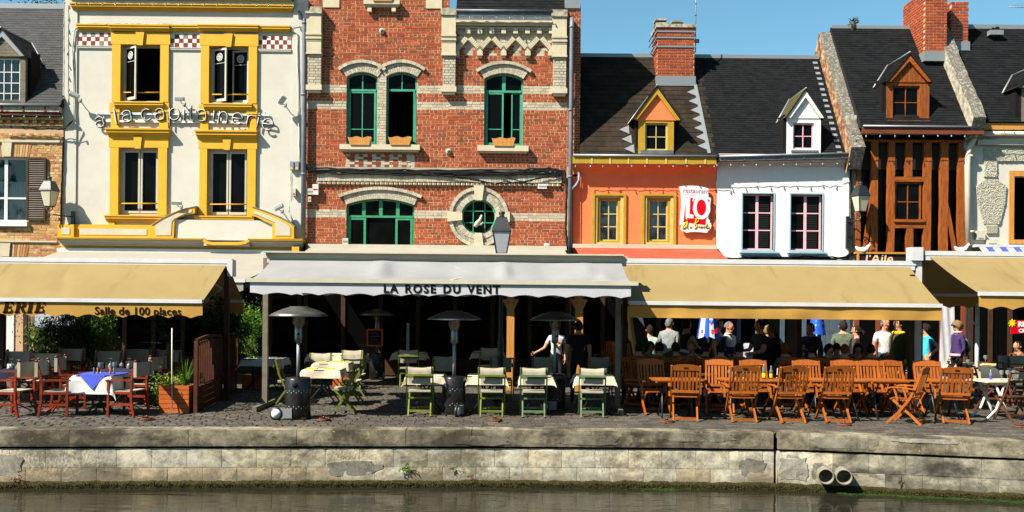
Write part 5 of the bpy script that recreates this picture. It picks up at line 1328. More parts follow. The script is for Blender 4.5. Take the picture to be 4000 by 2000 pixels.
def roofpt(px,py,Yg=Yg4,zg=zg4,M=M4,lift=.03):
    t=0
    for _ in range(40):
        Y=Yg+t; X,Z=wx(px,py,Y); t=(Z-zg)/M
    ang=math.atan(M); return Vector((X,Yg+t,Z))+Vector((0,-math.sin(ang),math.cos(ang)))*lift
q=MB(); a=roofpt(2712,318);b_=roofpt(2770,602); q.bar(a,b_,.09,.03,up=(0,-.8,.58)); q.build('valley_strip',K['zinc'],roof4)
a=roofpt(2570,300,lift=.03); 
dormer(b4,(2565,345),(2473,468),(2655,472),(2493,458,2632,604),(2520,480,2608,587),Y4-.22,M4,Yg4,zg4,K['ochre'],K['orange'],K['ochre_lt'],[.5],[.5],mroof=[K['slate_b'],K['slate']],rake=K['ochre'],sill=(2502,588,2629,603,K['zinc_d']))
gutter_string(2250,640,2790,640,Y4-.37,10,'green string of lights under the ochre fascia of the orange house')
# sign
sX0,sZ0=P4(2650,728)
sgn=thing('restaurant_sign','white and red cut-out restaurant sign with yellow script on the orange wall','sign',(P4(2710,820)[0],Y4-.08,P4(2710,820)[1]),world_children=True)
def S(u,v): return wx(2640+u/5.6,700+v/5.6,Y4)     # sign coordinates from the enlarged view
out=[(48,175),(150,155),(320,150),(480,160),(600,185),(680,205),(698,225),(695,390),(735,415),(750,440),(738,520),(735,640),(705,760),(690,870),(725,905),(722,950),(750,975),(760,1020),(750,1080),(720,1120),(690,1130),(685,1160),(660,1180),(520,1165),(380,1158),(280,1165),(215,1182),(190,1160),(150,1140),(110,1135),(85,1100),(100,1060),(110,1015),(75,1005),(78,880),(100,640),(108,480),(95,330),(70,230)]
m=MB(); m.prism([S(*p) for p in out],Y4-.11,Y4-.07); m.build('sign_board',K['signw'],sgn)
m=MB(); m.prism([S(*p) for p in [(215,400),(232,402),(205,850),(300,870),(370,865),(365,790),(282,770),(305,410),(355,420),(340,490),(358,500),(418,425),(395,440),(360,560),(372,680),(420,800),(480,860),(540,885),(650,850),(640,905),(628,1010),(150,945)]],Y4-.114,Y4-.109); m.build('red_ground',K['red'],sgn)
def ell(cx,cy,rx,ry,n=28): return [S(cx+rx*math.cos(2*math.pi*i/n),cy+ry*math.sin(2*math.pi*i/n)) for i in range(n)]
m=MB(); m.prism(ell(540,628,104,175),Y4-.118,Y4-.113); m.build('red_letter_centre',K['red'],sgn)
m=MB(); m.prism([S(*p) for p in [(200,420),(300,410),(282,770),(372,790),(365,866),(196,855)]],Y4-.120,Y4-.1145); m.build('letter_l',K['signw'],sgn)
# O ring
n=30; o1=ell(545,648,190,238,n); o2=ell(540,628,104,175,n); m=MB()
m.add([(p[0],Y4-.121,p[1]) for p in o1]+[(p[0],Y4-.121,p[1]) for p in o2],[(i,i+n,(i+1)%n+n,(i+1)%n) for i in range(n)]); m.build('letter_o',K['signw'],sgn)
m=MB(); m.prism([S(*p) for p in [(660,452),(708,455),(695,505)]],Y4-.124,Y4-.1215); m.build('red_accent',K['red'],sgn)
o=opentext('restaurant',S(135,300)[0],Y4-.113,S(135,300)[1],.19,K['purple'],sgn,squash=.93); o.rotation_euler=(R(90),R(2),0)
def script(strokes,w_=.016,mt=K['gold'],nm='script_lettering'):
    q=MB()
    for st in strokes: q.tube([(S(*p)[0],Y4-.127,S(*p)[1]) for p in st],w_,5)
    q.build(nm,mt,sgn)
script([[(205,855),(245,920)]]); script([[(240,940),(190,960),(140,1040),(130,1080),(180,1060),(225,1000),(235,950),(215,1040),(240,1070)]])
script([[(290,1010),(280,1060),(300,1060)],[(320,1030),(300,1060),(322,1040),(322,1062)]],.009)
script([[(400,880),(440,865),(480,880),(470,930),(430,960),(395,985),(385,1010),(430,880)],[(395,985),(440,1000),(430,1050),(380,1085)],[(455,1030),(475,1050),(495,1020),(510,1060),(530,1020),(535,1060),(560,1030),(575,1065),(600,1025),(620,1060),(660,970),(640,1075),(665,1040),(675,1075),(700,1030),(690,1070),(715,1060)]],.012)
script([[(150,328),(410,338)]],.003,K['purple'],'underline')
# ================================================================ white house
b5=thing('white_house','small white rendered house with pink window frames and blue-grey reveals','house',(7.8,Y4,0),world_children=True)
X0=P4(2798,800)[0]+.004; X1=P4(3314,800)[0]; ztL=P4(2800,650)[1]; ztR=P4(3310,636)[1]
w3=RR(2900,757,3021,976,Y4); w4_=RR(3088,759,3211,978,Y4)
m=MB(); zt5=(ztL+ztR)/2; cutgrid(m,X0,X1,0,zt5,Y4,[w3,w4_],0)
for r in (w3,w4_): reveal(m,r,Y4,.17,2,True,1,.5)
m.build('wall',[K['whitewash'],K['dark'],K['bluegrey']],b5); body(b5,X0,X1,0,zt5,Y4,K['whitewash'],5)
q=RR(3290,660,3314,1005,Y4); m=MB(); m.box(q[0],q[1],Y4-.04,Y4,q[2],q[3]); m.build('corner_strip',K['whitewash'],b5)
for r,s in ((w3,(2887,983,3040,1002)),(w4_,(3073,984,3225,1003))):
    w=window(b5,r,Y4+.10,[.5],[.345,.675],K['pink'],.045,.03,mid=.075)
    m=MB(); e=.035; m.box(r[0]-e,r[0],Y4-.02,Y4+.1,r[2],r[3]+e); m.box(r[1],r[1]+e,Y4-.02,Y4+.1,r[2],r[3]+e); m.box(r[0],r[1],Y4-.02,Y4+.1,r[3],r[3]+e); m.build('window_surround',K['bluegrey'],w)
    m=MB(); a=RR(*s,Y4); m.box(a[0],a[1],Y4-.17,Y4+.02,a[3]-.05,a[3]); m.box(a[0]+.03,a[1]-.03,Y4-.12,Y4,a[2]+.035,a[3]-.05); m.box(a[0]+.06,a[1]-.06,Y4-.08,Y4,a[2]-.0,a[2]+.035); m.box(r[0],r[1],Y4-.05,Y4+.1,a[3],r[2]); m.build('sill',K['bluegrey'],w)
    for sd in (0,1):
        m=MB(); x0=r[0]+.06+sd*(r[1]-r[0]-.1)/2+.05; x1=x0+(r[1]-r[0])/2-.16
        if sd==1:
            for i in range(26): z=r[2]+.1+i*(r[3]-r[2]-.25)/26; m.box(x0,x1,Y4+.118,Y4+.120,z,z+.012)
            m.build('venetian_blind',mat('grey_blind%d'%int(r[0]*10),(.035,.035,.035),.6),w)
# cove and gutter
zb5=zt5+.26
q=MB(); prof=[(Y4,zt5-.04),(Y4-.04,zt5-.04),(Y4-.05,zt5+.02),(Y4-.10,zt5+.04),(Y4-.20,zt5+.22),(Y4-.27,zt5+.25),(Y4-.27,zb5-.03),(Y4,zb5-.03)]
q.prismx(prof,X0,X1); q.build('cornice',mat('white_with_pinkish_shadow',(.74,.62,.58),.7,(.66,.54,.50),3),b5)  # pinkish shadow on the cornice is put into its colour
ga=wx(2798,613,Y4-.3); gb=wx(3325,601,Y4-.3); zA,zB=ga[1],gb[1]
q=MB(); zl=P4(2800,636)[1]; q.add([(X0,Y4-.31,zl),(gb[0],Y4-.31,zl+.12),(gb[0],Y4-.31,zB),(X0,Y4-.31,zA),(X0,Y4,zl),(gb[0],Y4,zl+.12),(gb[0],Y4,zB),(X0,Y4,zA)],[(0,1,2,3),(0,4,5,1),(3,2,6,7),(1,5,6,2)]); q.build('gutter_board',K['zinc_d'],b5)
for px in (2830,2908,2985,3062,3140,3215,3290):
    x=wx(px,620,Y4-.3)[0]; f=(x-X0)/(gb[0]-X0); q=MB(); q.box(x-.015,x+.015,Y4-.325,Y4-.312,zl+.12*f+.01,zA+(zB-zA)*f-.02); q.build('gutter_strap',K['zinc_d'],b5)
q=MB(); q.tube([(X0,Y4-.33,zA+.01),(gb[0]+.08,Y4-.33,zB+.01)],.035,8); q.build('gutter',K['zinc'],b5)
XP=9.33
roof5=slope_roof(b5,Xs-.05,XP,Yg4,zg4,t4,M4,.165,.085,[K['slate']],nparts=300,pick=lambda x,v:v<1.6)
zr4=zg4+t4*M4
for par,(a,b_) in ((b4,(XR,Xs-.05)),(b5,(Xs-.05,XP))):
    q=MB(); q.box(a,b_,Yg4+t4-.06,Yg4+t4+.08,zr4-.06,zr4+.05); q.build('ridge_flashing',K['zinc'],par)
# zinc soakers along the party wall, and left of the dormer
ang4=math.atan(M4)
for i in range(17):
    v=.15+i*.235; X=XP-.16; c=Vector((X,Yg4+v*math.cos(ang4),zg4+v*math.sin(ang4)))+Vector((0,-math.sin(ang4),math.cos(ang4)))*.02
    if v>t4/math.cos(ang4)-.1: break
    q=MB(); q.add([(-.07,0,0),(.07,0,0),(.07,.10,0),(-.07,.10,0),(-.07,0,.006),(.07,0,.006),(.07,.10,.004),(-.07,.10,.004)],[(4,5,6,7),(0,1,5,4)]); o=q.build('zinc_soaker',K['zinc'],roof5); o.location=c; o.rotation_euler=(ang4,0,0)
for i in range(4):
    c=roofpt(3048+i*5,492+i*23,lift=.02); q=MB(); q.add([(-.07,0,0),(.07,0,0),(.07,.10,0),(-.07,.10,0),(-.07,0,.006),(.07,0,.006),(.07,.10,.004),(-.07,.10,.004)],[(4,5,6,7),(0,1,5,4)]); o=q.build('zinc_soaker',K['zinc'],roof5); o.location=c; o.rotation_euler=(ang4,0,0)
dormer(b5,(3144,357),(3071,462),(3214,463),(3072,462,3206,603),(3098,480,3180,582),Y4-.22,M4,Yg4,zg4,K['whitewash'],K['whitewash'],K['pink'],[.5],[.5],mroof=[mat('mossy_slate',(.10,.085,.03),.8,(.05,.05,.03),7),K['slate']],rake=K['white'],sill=(3090,588,3195,596,K['zinc_d']))
gutter_string(2800,637,3320,630,Y4-.34,10,'green string of lights under the dark gutter of the white house')
cable([(2815,1015,Y4-.06),(2950,1012,Y4-.06),(3150,1009,Y4-.06),(3300,1010,Y4-.06),(3328,990,Y4-.06),(3326,850,Y4-.06),(3322,700,Y4-.06),(3326,620,Y4-.08),(3345,560,Y4-.1)],.022,'black cable bundle along the foot and right edge of the white house',n=4,seed=12)
# chimney on the shared ridge
def chimney(lab,px0,px1,pyt,pyb,Y,dep,flues=(),cap=False,bands=(),fl=True,mort='mortar',bl=.22,chh=.095):
    r=RR(px0,pyt,px1,pyb,Y); t=thing('brick_chimney',lab,'chimney',((r[0]+r[1])/2,Y,r[2]),world_children=True,group='brick chimneys on the roofs')
    q=MB(); q.box(r[0],r[1],Y,Y+dep,r[2]-.25,r[3]); q.build('stack',K[mort],t)
    bricks(t,r[0],r[1],r[2],r[3],Y-.001,[K['brick_ch']],ch=chh,L=bl,j=.022,bond='run',nparts=300,proud=.012)
    # side bricks (left face)
    st=MB(); n=int((r[3]-r[2])/chh)
    for i in range(n):
        z=r[2]+i*(r[3]-r[2])/n; y=Y-.004+(bl/2 if i%2 else 0)
        while y<Y+dep-.02:
            e=min(y+bl-.02,Y+dep); st.box(r[0]-.014,r[0]+.01,y,e,z+.011,z+chh-.011); st.box(r[1]-.01,r[1]+.014,y,e,z+.011,z+chh-.011); y+=bl
    st.build('side_bricks',K['brick_ch'],t,kind='stuff')
    if cap:
        q=MB(); q.box(r[0]-.05,r[1]+.05,Y-.05,Y+dep+.05,r[3],r[3]+.10); q.build('cap_stone',K['stone_old'],t)
    for (a,b_,h) in flues:
        f=RR(a,pyt-h,b_,pyt,Y); q=MB(); z0,z1=r[3]+.10,f[3]
        q.prism([(f[0]+.0,z0),(f[1],z0),(f[1]-.02,z0+(z1-z0)*.55),(f[0]+.04,z0+(z1-z0)*.55)],Y+.05,Y+.4)
        q.box(f[0]+.03,f[0]+.07,Y+.06,Y+.39,z0+(z1-z0)*.55,z1-.03); q.box(f[1]-.06,f[1]-.02,Y+.06,Y+.39,z0+(z1-z0)*.55,z1-.03); q.box(f[0],f[1],Y+.02,Y+.43,z1-.03,z1+.02); q.build('flue_cowl',K['stone_old'],t)
    for py in bands:
        z=wx((px0+px1)/2,py,Y)[1]; q=MB(); q.box(r[0]-.03,r[1]+.03,Y-.035,Y-.014,z-.022,z+.022); q.box(r[0]-.035,r[0]-.015,Y-.035,Y+dep,z-.022,z+.022); q.bar((r[0]-.1,Y-.03,z),(r[0]-.1,Y+dep+.1,z),.03,.03); q.build('steel_band',K['zinc'],t)
    if fl:
        q=MB(); q.box(r[0]-.04,r[1]+.04,Y-.06,Y+dep,r[2]-.28,r[2]+.01); q.build('lead_flashing',K['zinc'],t)
    return t,r
c1,rc=chimney('broad brick chimney with steel bands and two cowls on the orange house ridge',2568,2712,108,300,26.75,.95,flues=((2560,2606,34),(2624,2672,26)),cap=True,bands=(124,148,183),mort='mortar',chh=.085,bl=.24)
am=thing('antenna_mast','thin aerial mast clamped to the broad brick chimney','antenna',(rc[1]+.05,26.8,rc[2]+1),world_children=True)
x_,z_=wx(2717,130,26.8); q=MB(); q.tube([(x_,26.8,wx(2717,205,26.8)[1]),(x_,26.8,z_+2.0)],.016,6); q.build('mast',K['zinc'],am); q=MB(); q.box(x_-.02,x_+.10,26.72,26.80,wx(2717,168,26.8)[1],wx(2717,155,26.8)[1]); q.build('amplifier',K['black'],am)
for py in (15,60,105):
    zz=wx(2717,py,26.8)[1]; q=MB(); q.lathe([(.017,-.02),(.026,-.01),(.026,.01),(.017,.02)],(x_,26.8,zz),8); q.build('collar',K['black'],am)
# ================================================================ party wall coping, half-timbered house, right cream house
def coping(lab,xa,xb,Yg,zg,M,tmax,h,foot_z,seed,side_mt):
    t=thing('gable_coping',lab,'coping wall',((xa+xb)/2,Yg,zg),world_children=True,group='raised gable copings between the roofs')
    from mathutils import noise as ns
    n=26; ang=math.atan(M); L=tmax/math.cos(ang)
    def P(x,v,e):
        j=ns.noise(Vector((x*5+seed,v*4,e*3)))*.025
        return (x+j,Yg+v*math.cos(ang)-(h*e+j)*math.sin(ang)*.55,zg+v*math.sin(ang)+(h*e+j)*.9)
    m=MB(); vs=[-.12+(L+.12)*i/n for i in range(n+1)]
    m.grid([[P(xa+(xb-xa)*k/4,v,1) for v in vs] for k in range(5)]); m.grid([[P(xa+(xb-xa)*k/4,v,.8) for v in (vs[0],vs[0]+.001)] for k in range(5)])
    m.add([P(xa,vs[0],1),P(xb,vs[0],1),P(xb,vs[0],-.5),P(xa,vs[0],-.5)],[(0,1,2,3)])
    m.build('coping_top',K['flint'],t)
    m=MB(); m.grid([[P(xa,v,e) for v in vs] for e in (-.9,-.5,-.1,.4,.8,1)]); m.grid([[P(xb,v,e) for v in vs] for e in (1,.5,-.1,-.6)])
    m.build('wall_flank',side_mt,t)
    return t
K['flint']=mat('lichen_flint_coping',(.115,.10,.08),.95,(.26,.25,.225),16,6,.48,.62,bump=1.2,bscale=25,streak=((.09,.08,.065),(9,9,9),.5,.62))
K['flank']=mat('eroded_brick_flank',(.22,.07,.03),.95,(.42,.33,.19),6,6,.45,.6,bump=1,bscale=20,streak=((.08,.06,.05),(5,5,2),.5,.65))
zgut5=zg4
coping('speckled grey gable coping between the white house and the half-timbered house',9.36,9.74,Yg4,zg4,M4,t4+.30,.42,0,1,K['flank'])
Y6=YF
b6=thing('timber_house','narrow house with dark oak timber framing and a wooden dormer','house',(11.1,Y6,0),world_children=True)
def P6(px,py): return wx(px,py,Y6)
X0,X1=P6(3318,760)[0]+.02,P6(3775,760)[0]
r=RR(3325,497,3798,522,Y6-.42); zg6=r[3]; M6=1.40; t6=2.2; Yg6=Y6-.34
m=MB(); m.box(9.72,13.1,Yg6-.08,Yg6+.0,r[2],r[3]); m.box(9.72,13.1,Yg6,Y6+.1,r[2]+.02,r[2]+.05); m.build('fascia',K['fascia'],b6)
m=MB(); m.tube([(9.72,Yg6-.10,zg6+.02),(13.1,Yg6-.10,zg6+.02)],.03,7); m.build('gutter',K['zinc'],b6)
roof6=slope_roof(b6,9.72,12.95,Yg6,zg6,t6+.35,M6,.20,.10,[K['slate']],pick=lambda x,v:v<2)
zr6=zg6+(t6+.35)*M6; m=MB(); m.box(9.74,12.95,Yg6+t6+.29,Yg6+t6+.43,zr6-.05,zr6+.05); m.build('ridge_flashing',K['zinc'],b6)
dormer(b6,(3545,217),(3460,322),(3632,322),(3462,312,3630,482),(3487,335,3594,463),Yg6+.22,M6,Yg6,zg6,K['timber'],K['timber'],K['timber'],[.5],[.5],mroof=[K['slate'],K['slate']],rake=K['timber_h'],glass=K['glass'],sill=(3462,472,3630,482,K['timber_h']))
body(b6,X0,X1,0,zg6,Y6+.9,K['stone_old'],4)
# recessed glazed loggia behind the timbers
za=P6(3560,560)[1]; zb_=P6(3560,985)[1]
m=MB(); m.quad((X0,Y6+.9,0),(X1,Y6+.9,0),(X1,Y6+.9,zg6),(X0,Y6+.9,zg6)); m.quad((X0,Y6,0),(X0,Y6+.9,0),(X0,Y6+.9,zg6),(X0,Y6,zg6)); m.quad((X1,Y6,0),(X1,Y6+.9,0),(X1,Y6+.9,zg6),(X1,Y6,zg6)); m.build('wall',K['dark'],b6)
m=MB(); m.box(X0+.12,X1-.05,Y6+.12,Y6+.13,P6(3560,662)[1],za); m.build('blind_band',mat('dark_blind',(.035,.028,.022),.8),b6)
m=MB(); m.box(X0+.12,X1-.05,Y6+.12,Y6+.125,zb_,P6(3560,665)[1]); m.build('pane',K['glass'],b6)
for px in (3432,3495,3567,3636,3700):
    q=RR(px-9,622,px+9,662,Y6+.1); m=MB(); m.box(q[0],q[1],Y6+.105,Y6+.118,q[2],q[3]); m.build('fixing_plate',mat('pale_plate%d'%px,(.20,.18,.14),.8),b6)
def post(px0,px1,pa,pb_,par=b6,mt='timber',d=.09,name='timber_post',j=0):
    q=RR(px0,pa,px1,pb_,Y6); m=MB()
    from mathutils import noise as ns
    n=9; vs=[]
    for i in range(n+1):
        z=q[2]+(q[3]-q[2])*i/n; a=ns.noise(Vector((px0,z*1.3,0)))*.014; b_=ns.noise(Vector((px1,z*1.5,4)))*.014
        vs.append([(q[0]+a,Y6+.04,z),(q[0]+a,Y6-d,z),(q[1]+b_,Y6-d,z),(q[1]+b_,Y6+.04,z)])
    m.grid(vs,sm=False); m.add([vs[0][k] for k in range(4)],[(0,1,2,3)]); m.add([vs[-1][k] for k in range(4)],[(3,2,1,0)])
    return m.build(name,K[mt],par)
for a in ((3341,3358,555,985),(3397,3424,555,985),(3464,3490,555,985),(3604,3632,555,985),(3669,3698,555,985),(3738,3766,555,985)): post(*a)
post(3533,3559,555,692); post(3537,3562,893,985)
def beam(px0,px1,pa,pb_,d=.10,name='timber_rail'):
    q=RR(px0,pa,px1,pb_,Y6); m=MB(); m.box(q[0],q[1],Y6-d,Y6+.04,q[2],q[3]); return m.build(name,K['timber_h'],b6)
beam(3341,3766,548,558,.085); beam(3490,3604,692,711,.085); beam(3490,3604,868,892,.085)
def brace(pts,name='timber_brace'):
    m=MB(); P=[P6(*p) for p in pts]; m.prism(P,Y6-.085,Y6+.03); m.build(name,K['timber'],b6)
brace([(3400,770),(3404,820),(3380,985),(3364,985)]); brace([(3698,790),(3735,985),(3722,985),(3696,870)]); brace([(3412,860),(3426,840),(3424,960),(3404,985)])
w6=window(b6,RR(3492,712,3596,866,Y6),Y6-.03,[.5],[.5],K['timber'],.05,.025)
m=MB(); q=RR(3486,858,3604,869,Y6); m.box(q[0],q[1],Y6-.13,Y6-.03,q[2],q[3]); m.build('sill',K['timber_h'],w6)
gutter_string(3330,522,3770,522,Yg6-.12,8,'green string of lights under the brown fascia of the half-timbered house')
# shop sign under the timbers
sb6=thing('shop_sign','brown wooden shop sign with cream script under the timbered wall','sign',P6(3450,1010)[:1]+(Y6-.2,)+P6(3450,1010)[1:],world_children=True)
q=RR(3345,985,3560,1045,Y6-.2); m=MB(); m.box(q[0],q[1],Y6-.22,Y6-.05,q[2]-.2,q[3]-.05); m.build('sign_board',mat('sign_brown',(.022,.012,.009),.5),sb6); m=MB(); m.box(q[0]-.03,q[1]+.03,Y6-.26,Y6-.04,q[3]-.05,q[3]); m.build('frame',K['wood_p'],sb6); m=MB(); m.box(q[0]-.0,q[0]+.06,Y6-.26,Y6-.221,q[2]-.2,q[3]-.05); m.build('frame',K['wood_p'],sb6)
o=opentext("l'Aile",P6(3364,1024)[0],Y6-.235,P6(3364,1030)[1],.40,mat('cream_letter',(.62,.42,.26),.6),sb6,shear=.15,offset=.006,space=1.0)
for px,py,lab in ((3365,975,'white hen figure on the left end of the brown shop sign'),(3748,975,'white hen figure on the right end under the timber wall')):
    X,Z=P6(px,py+12); s=-1
    t=thing('hen_figure',lab,'figurine',(X,Y6-.2,Z),group='white hen figures on the shop sign')
    m=MB(); m.tube([(-.24,0,.16),(-.17,0,.08),(-.05,0,.05),(.06,0,.09),(.13,0,.19)],[.02,.06,.10,.07,.04],10); m.build('body',K['white'],t)
    m=MB(); m.tube([(.13,0,.17),(.17,0,.23)],[.04,.035],8); m.build('head',K['white'],t); m=MB(); m.tube([(.13,0,.255),(.17,0,.275),(.20,0,.25)],[.010,.018,.008],6); m.build('comb',K['frame_o'],t)
# chimneys and second coping
chimney('tall wide brick chimney at the right end of the timbered house ridge',3614,3698,-40,203,26.52,1.5,cap=False,mort='mortar',chh=.082,bl=.23)
chimney('slimmer brick chimney with pale joints behind the second gable coping',3716,3781,6,165,27.0,1.2,cap=False,mort='mortar_w',chh=.09,bl=.23)
coping('grey gable coping between the half-timbered house and the cream house',12.72,13.08,Yg6,zg6,M6,t6+.1,.40,0,7,K['stone_old'])
Y7=YF
b7=thing('flint_panel_house','cream house at the right edge with flint panels and slate roof','house',(14.5,Y7,0),world_children=True)
def P7(px,py): return wx(px,py,Y7)
X0,X1=P7(3777,700)[0],16.6
o7=RR(3958,690,4120,937,Y7); fr=RR(3940,668,4140,953,Y7); zt7=P7(3900,512)[1]
m=MB(); cutgrid(m,X0,X1,0,zt7,Y7,[o7],0); reveal(m,o7,Y7,.2,0,True,1); m.build('wall',[K['plaster'],K['dark']],b7); body(b7,X0,X1,0,zt7,Y7,K['plaster'],5)
m=MB(); m.box(fr[0],o7[0],Y7-.05,Y7+.05,fr[2],fr[3]); m.box(o7[0],fr[1],Y7-.05,Y7+.05,o7[3],fr[3]); m.box(o7[0],fr[1],Y7-.05,Y7+.05,fr[2],o7[2]); m.build('window_frame',K['wood_p'],b7)
K['pebble']=mat('flint_pebbledash',(.50,.47,.38),.95,(.34,.32,.26),30,5,.4,.6,bump=1.5,bscale=45)
for nm,pts in (('flint_panel',[(3842,578),(4100,578),(4100,630),(3892,630),(3891,692),(3842,692)]),('flint_panel',[(3841,702),(3893,702),(3930,728),(3924,790),(3903,875),(3842,875),(3817,790),(3810,730)]),('flint_panel',[(3848,880),(3893,880),(3892,912),(3852,912)])):
    m=MB(); P=[P7(*p) for p in pts]; m.prism(P,Y7-.045,Y7); m.build(nm,K['pebble'],b7)
    # pebbles
    xs_=[p[0] for p in P]; zs_=[p[1] for p in P]; rnd=random.Random(len(pts)); st=MB()
    def inside(x,z):
        c=False
        for i in range(len(P)):
            (xa,za_),(xb,zb2)=P[i],P[i-1]
            if (za_>z)!=(zb2>z) and x<(xb-xa)*(z-za_)/(zb2-za_)+xa: c=not c
        return c
    for _ in range(1500):
        x=rnd.uniform(min(xs_),max(xs_)); z=rnd.uniform(min(zs_),max(zs_))
        if inside(x,z) and x<15.2:
            r_=rnd.uniform(.010,.022); st.add([(x-r_,Y7-.045,z),(x,Y7-.045,z-r_),(x+r_,Y7-.045,z),(x,Y7-.045,z+r_),(x,Y7-.045-r_,z)],[(0,1,4),(1,2,4),(2,3,4),(3,0,4)])
    st.build('pebbles',K['pebble'],b7,kind='stuff')
r=RR(3795,480,4100,505,Y7-.2); m=MB(); m.box(12.95,X1,Y7-.16,Y7,r[2],r[3]); m.build('eaves_board',K['wood_p'],b7)
r2=RR(3810,512,4100,528,Y7-.3); m=MB(); m.tube([(r2[0],Y7-.20,(r2[2]+r2[3])/2),(X1,Y7-.20,(r2[2]+r2[3])/2)],.07,8); m.build('gutter',K['cream'],b7)
m=MB(); m.box(P7(3830,0)[0]-.1,X1,Y7-.12,Y7,r2[2]-.24,r2[2]-.1); m.build('cornice',K['cream'],b7)
slope_roof(b7,13.05,X1,Y7-.2,r[3]+.02,2.45,M6,.20,.10,[K['slate']],pick=lambda x,v:x<15.6)
zr=r[3]+.02+2.45*M6; m=MB(); m.box(13.05,X1,Y7+2.18,Y7+2.32,zr-.08,zr+.05); m.build('ridge_flashing',K['zinc'],b7)
dormer(b7,(4046,262),(3975,345),(4118,345),(3990,338,4110,478),(4010,360,4090,470),Y7-.2,M6,Y7-.2,r[3]+.02,K['greywood'],K['greywood'],K['white'],[.5],[.5],rake=K['greywood'])
downpipe([(3812,525,Y7-.30),(3800,550,Y7-.18),(3786,575,Y7-.13),(3780,640,Y7-.12),(3783,985,Y7-.12)],.085,'cream painted drainpipe at the left edge of the right-hand cream house','cream',collars=[(3790,610,Y7-.12),(3793,905,Y7-.12)])
downpipe([(3770,545,Y6-.1),(3771,590,Y6-.1)],.05,'short grey pipe under the timbered house eaves','zinc')
gutter_string(3800,506,4000,506,Y7-.38,5,'green string of lights along the right cream gutter')
for px,py,w_,h_,lab in ((3822,920,34,34,'cream electric box beside the right-hand cream drainpipe'),(3868,948,44,20,'small tilted floodlight box under the right wall')):
    q=RR(px-w_/2,py-h_/2,px+w_/2,py+h_/2,Y7); t=thing('wall_box',lab,'box',((q[0]+q[1])/2,Y7-.04,q[2]),world_children=True,group='small boxes fixed to the facades'); m=MB(); m.box(q[0],q[1],Y7-.14,Y7-.0,q[2],q[3]); m.build('case',K['cream'],t); m=MB(); m.box(q[0]+.05,q[1]-.05,Y7-.146,Y7-.141,q[2]+.02,q[2]+.05); m.build('lid',K['zinc'],t)
cable([(3343,640,Y6-.1),(3334,560,Y6-.2),(3350,535,Y6-.3)],.016,'black cable bend under the timbered house eaves',n=3,seed=15)
# grey stone strip between white and timbered house
m=thing('party_wall','narrow grey stone party wall beside the white house','wall',(9.6,YF,0)); m.location=(0,0,0)
q=RR(3316,450,3343,1010,YF); s=MB(); s.box(9.42,q[1],YF-.02,YF+1,0,q[3]); s.build('wall_face',K['stone_old'],m)
# ridge oddments: dried plant pot, small TV aerial, vent cap
X,Z=wx(3330,112,27.55); t=thing('ridge_plant','dry brown plant tuft growing on the ridge of the timbered house','plant',(X,27.55,Z)); rnd=random.Random(3)
s=MB(); s.tube([(0,0,-.1),(.02,0,.1),(-.03,0,.22)],[.10,.085,.05],7); s.build('stump',K['bark'],t); l=MB()
for i in range(60):
    a=rnd.uniform(0,6.28); b_=rnd.uniform(.1,1.4); d=Vector((math.cos(a)*math.cos(b_),math.sin(a)*math.cos(b_),math.sin(b_)))*rnd.uniform(.08,.2); o_=Vector((rnd.gauss(.02,.05),0,rnd.uniform(.0,.25))); e=d.cross(Vector((0,1,0))).normalized()*.015
    l.add([tuple(o_),tuple(o_+d*.6+e),tuple(o_+d),tuple(o_+d*.6-e)],[(0,1,2,3)])
l.build('leaves',K['leaf_d'],t)
X,Z=wx(3888,128,27.2); t=thing('roof_vent','small dark vent cap on a zinc base on the right ridge','vent',(X,27.2,Z)); s=MB(); s.box(-.2,.2,-.1,.1,-.08,.06); s.build('base',K['zinc'],t); s=MB(); s.lathe([(.08,.06),(.08,.12),(.12,.12),(.10,.16),(0,.18)],n=10); s.build('cap',K['black'],t)
X,Z=wx(3975,27,27.5); t=thing('tv_aerial','thin horizontal television aerial at the top right corner','antenna',(X,27.5,Z)); s=MB(); s.tube([(-.25,0,0),(.6,0,-.02)],.012,5); s.tube([(.45,0,-1.7),(.45,0,.5)],.018,5); s.build('boom',K['zinc'],t)
for i in range(5): s=MB(); s.tube([(-.2+.1*i,-.02,.0),(-.2+.1*i,-.35,0)],.006,4); s.tube([(-.2+.1*i,0,-.03),(-.2+.1*i,0,.03)],.008,4); s.build('element',K['zinc'],t)
# tree top left behind the brick house
X,Z=wx(20,20,36); t=thing('tree','dark leafy tree crown rising behind the slate roof at top left','tree',(X,36,0)); rnd=random.Random(9)
s=MB(); s.tube([(0,0,0),(.2,0,6),(.1,.1,Z-1.5)],[.35,.28,.14],8)
for i in range(14):
    a=rnd.uniform(0,6.28); b_=Vector((.1,0,rnd.uniform(6,Z-1.2))); e=b_+Vector((math.cos(a)*2.2,math.sin(a)*1.5,rnd.uniform(.5,1.6))); s.tube([b_,(b_+e)/2+Vector((0,0,.2)),e],[.12,.07,.03],5)
s.build('trunk',K['bark'],t); l=MB()
clumps=[Vector((rnd.gauss(-.2,1.05),rnd.gauss(0,1.0),Z-1.6+rnd.gauss(0,.85))) for _ in range(70)]+[Vector((1.3+.22*i,0,Z-.62+.10*i+rnd.gauss(0,.12))) for i in range(4)]+[Vector((1.2+.2*i,.3,Z+.1+.05*i)) for i in range(3)]
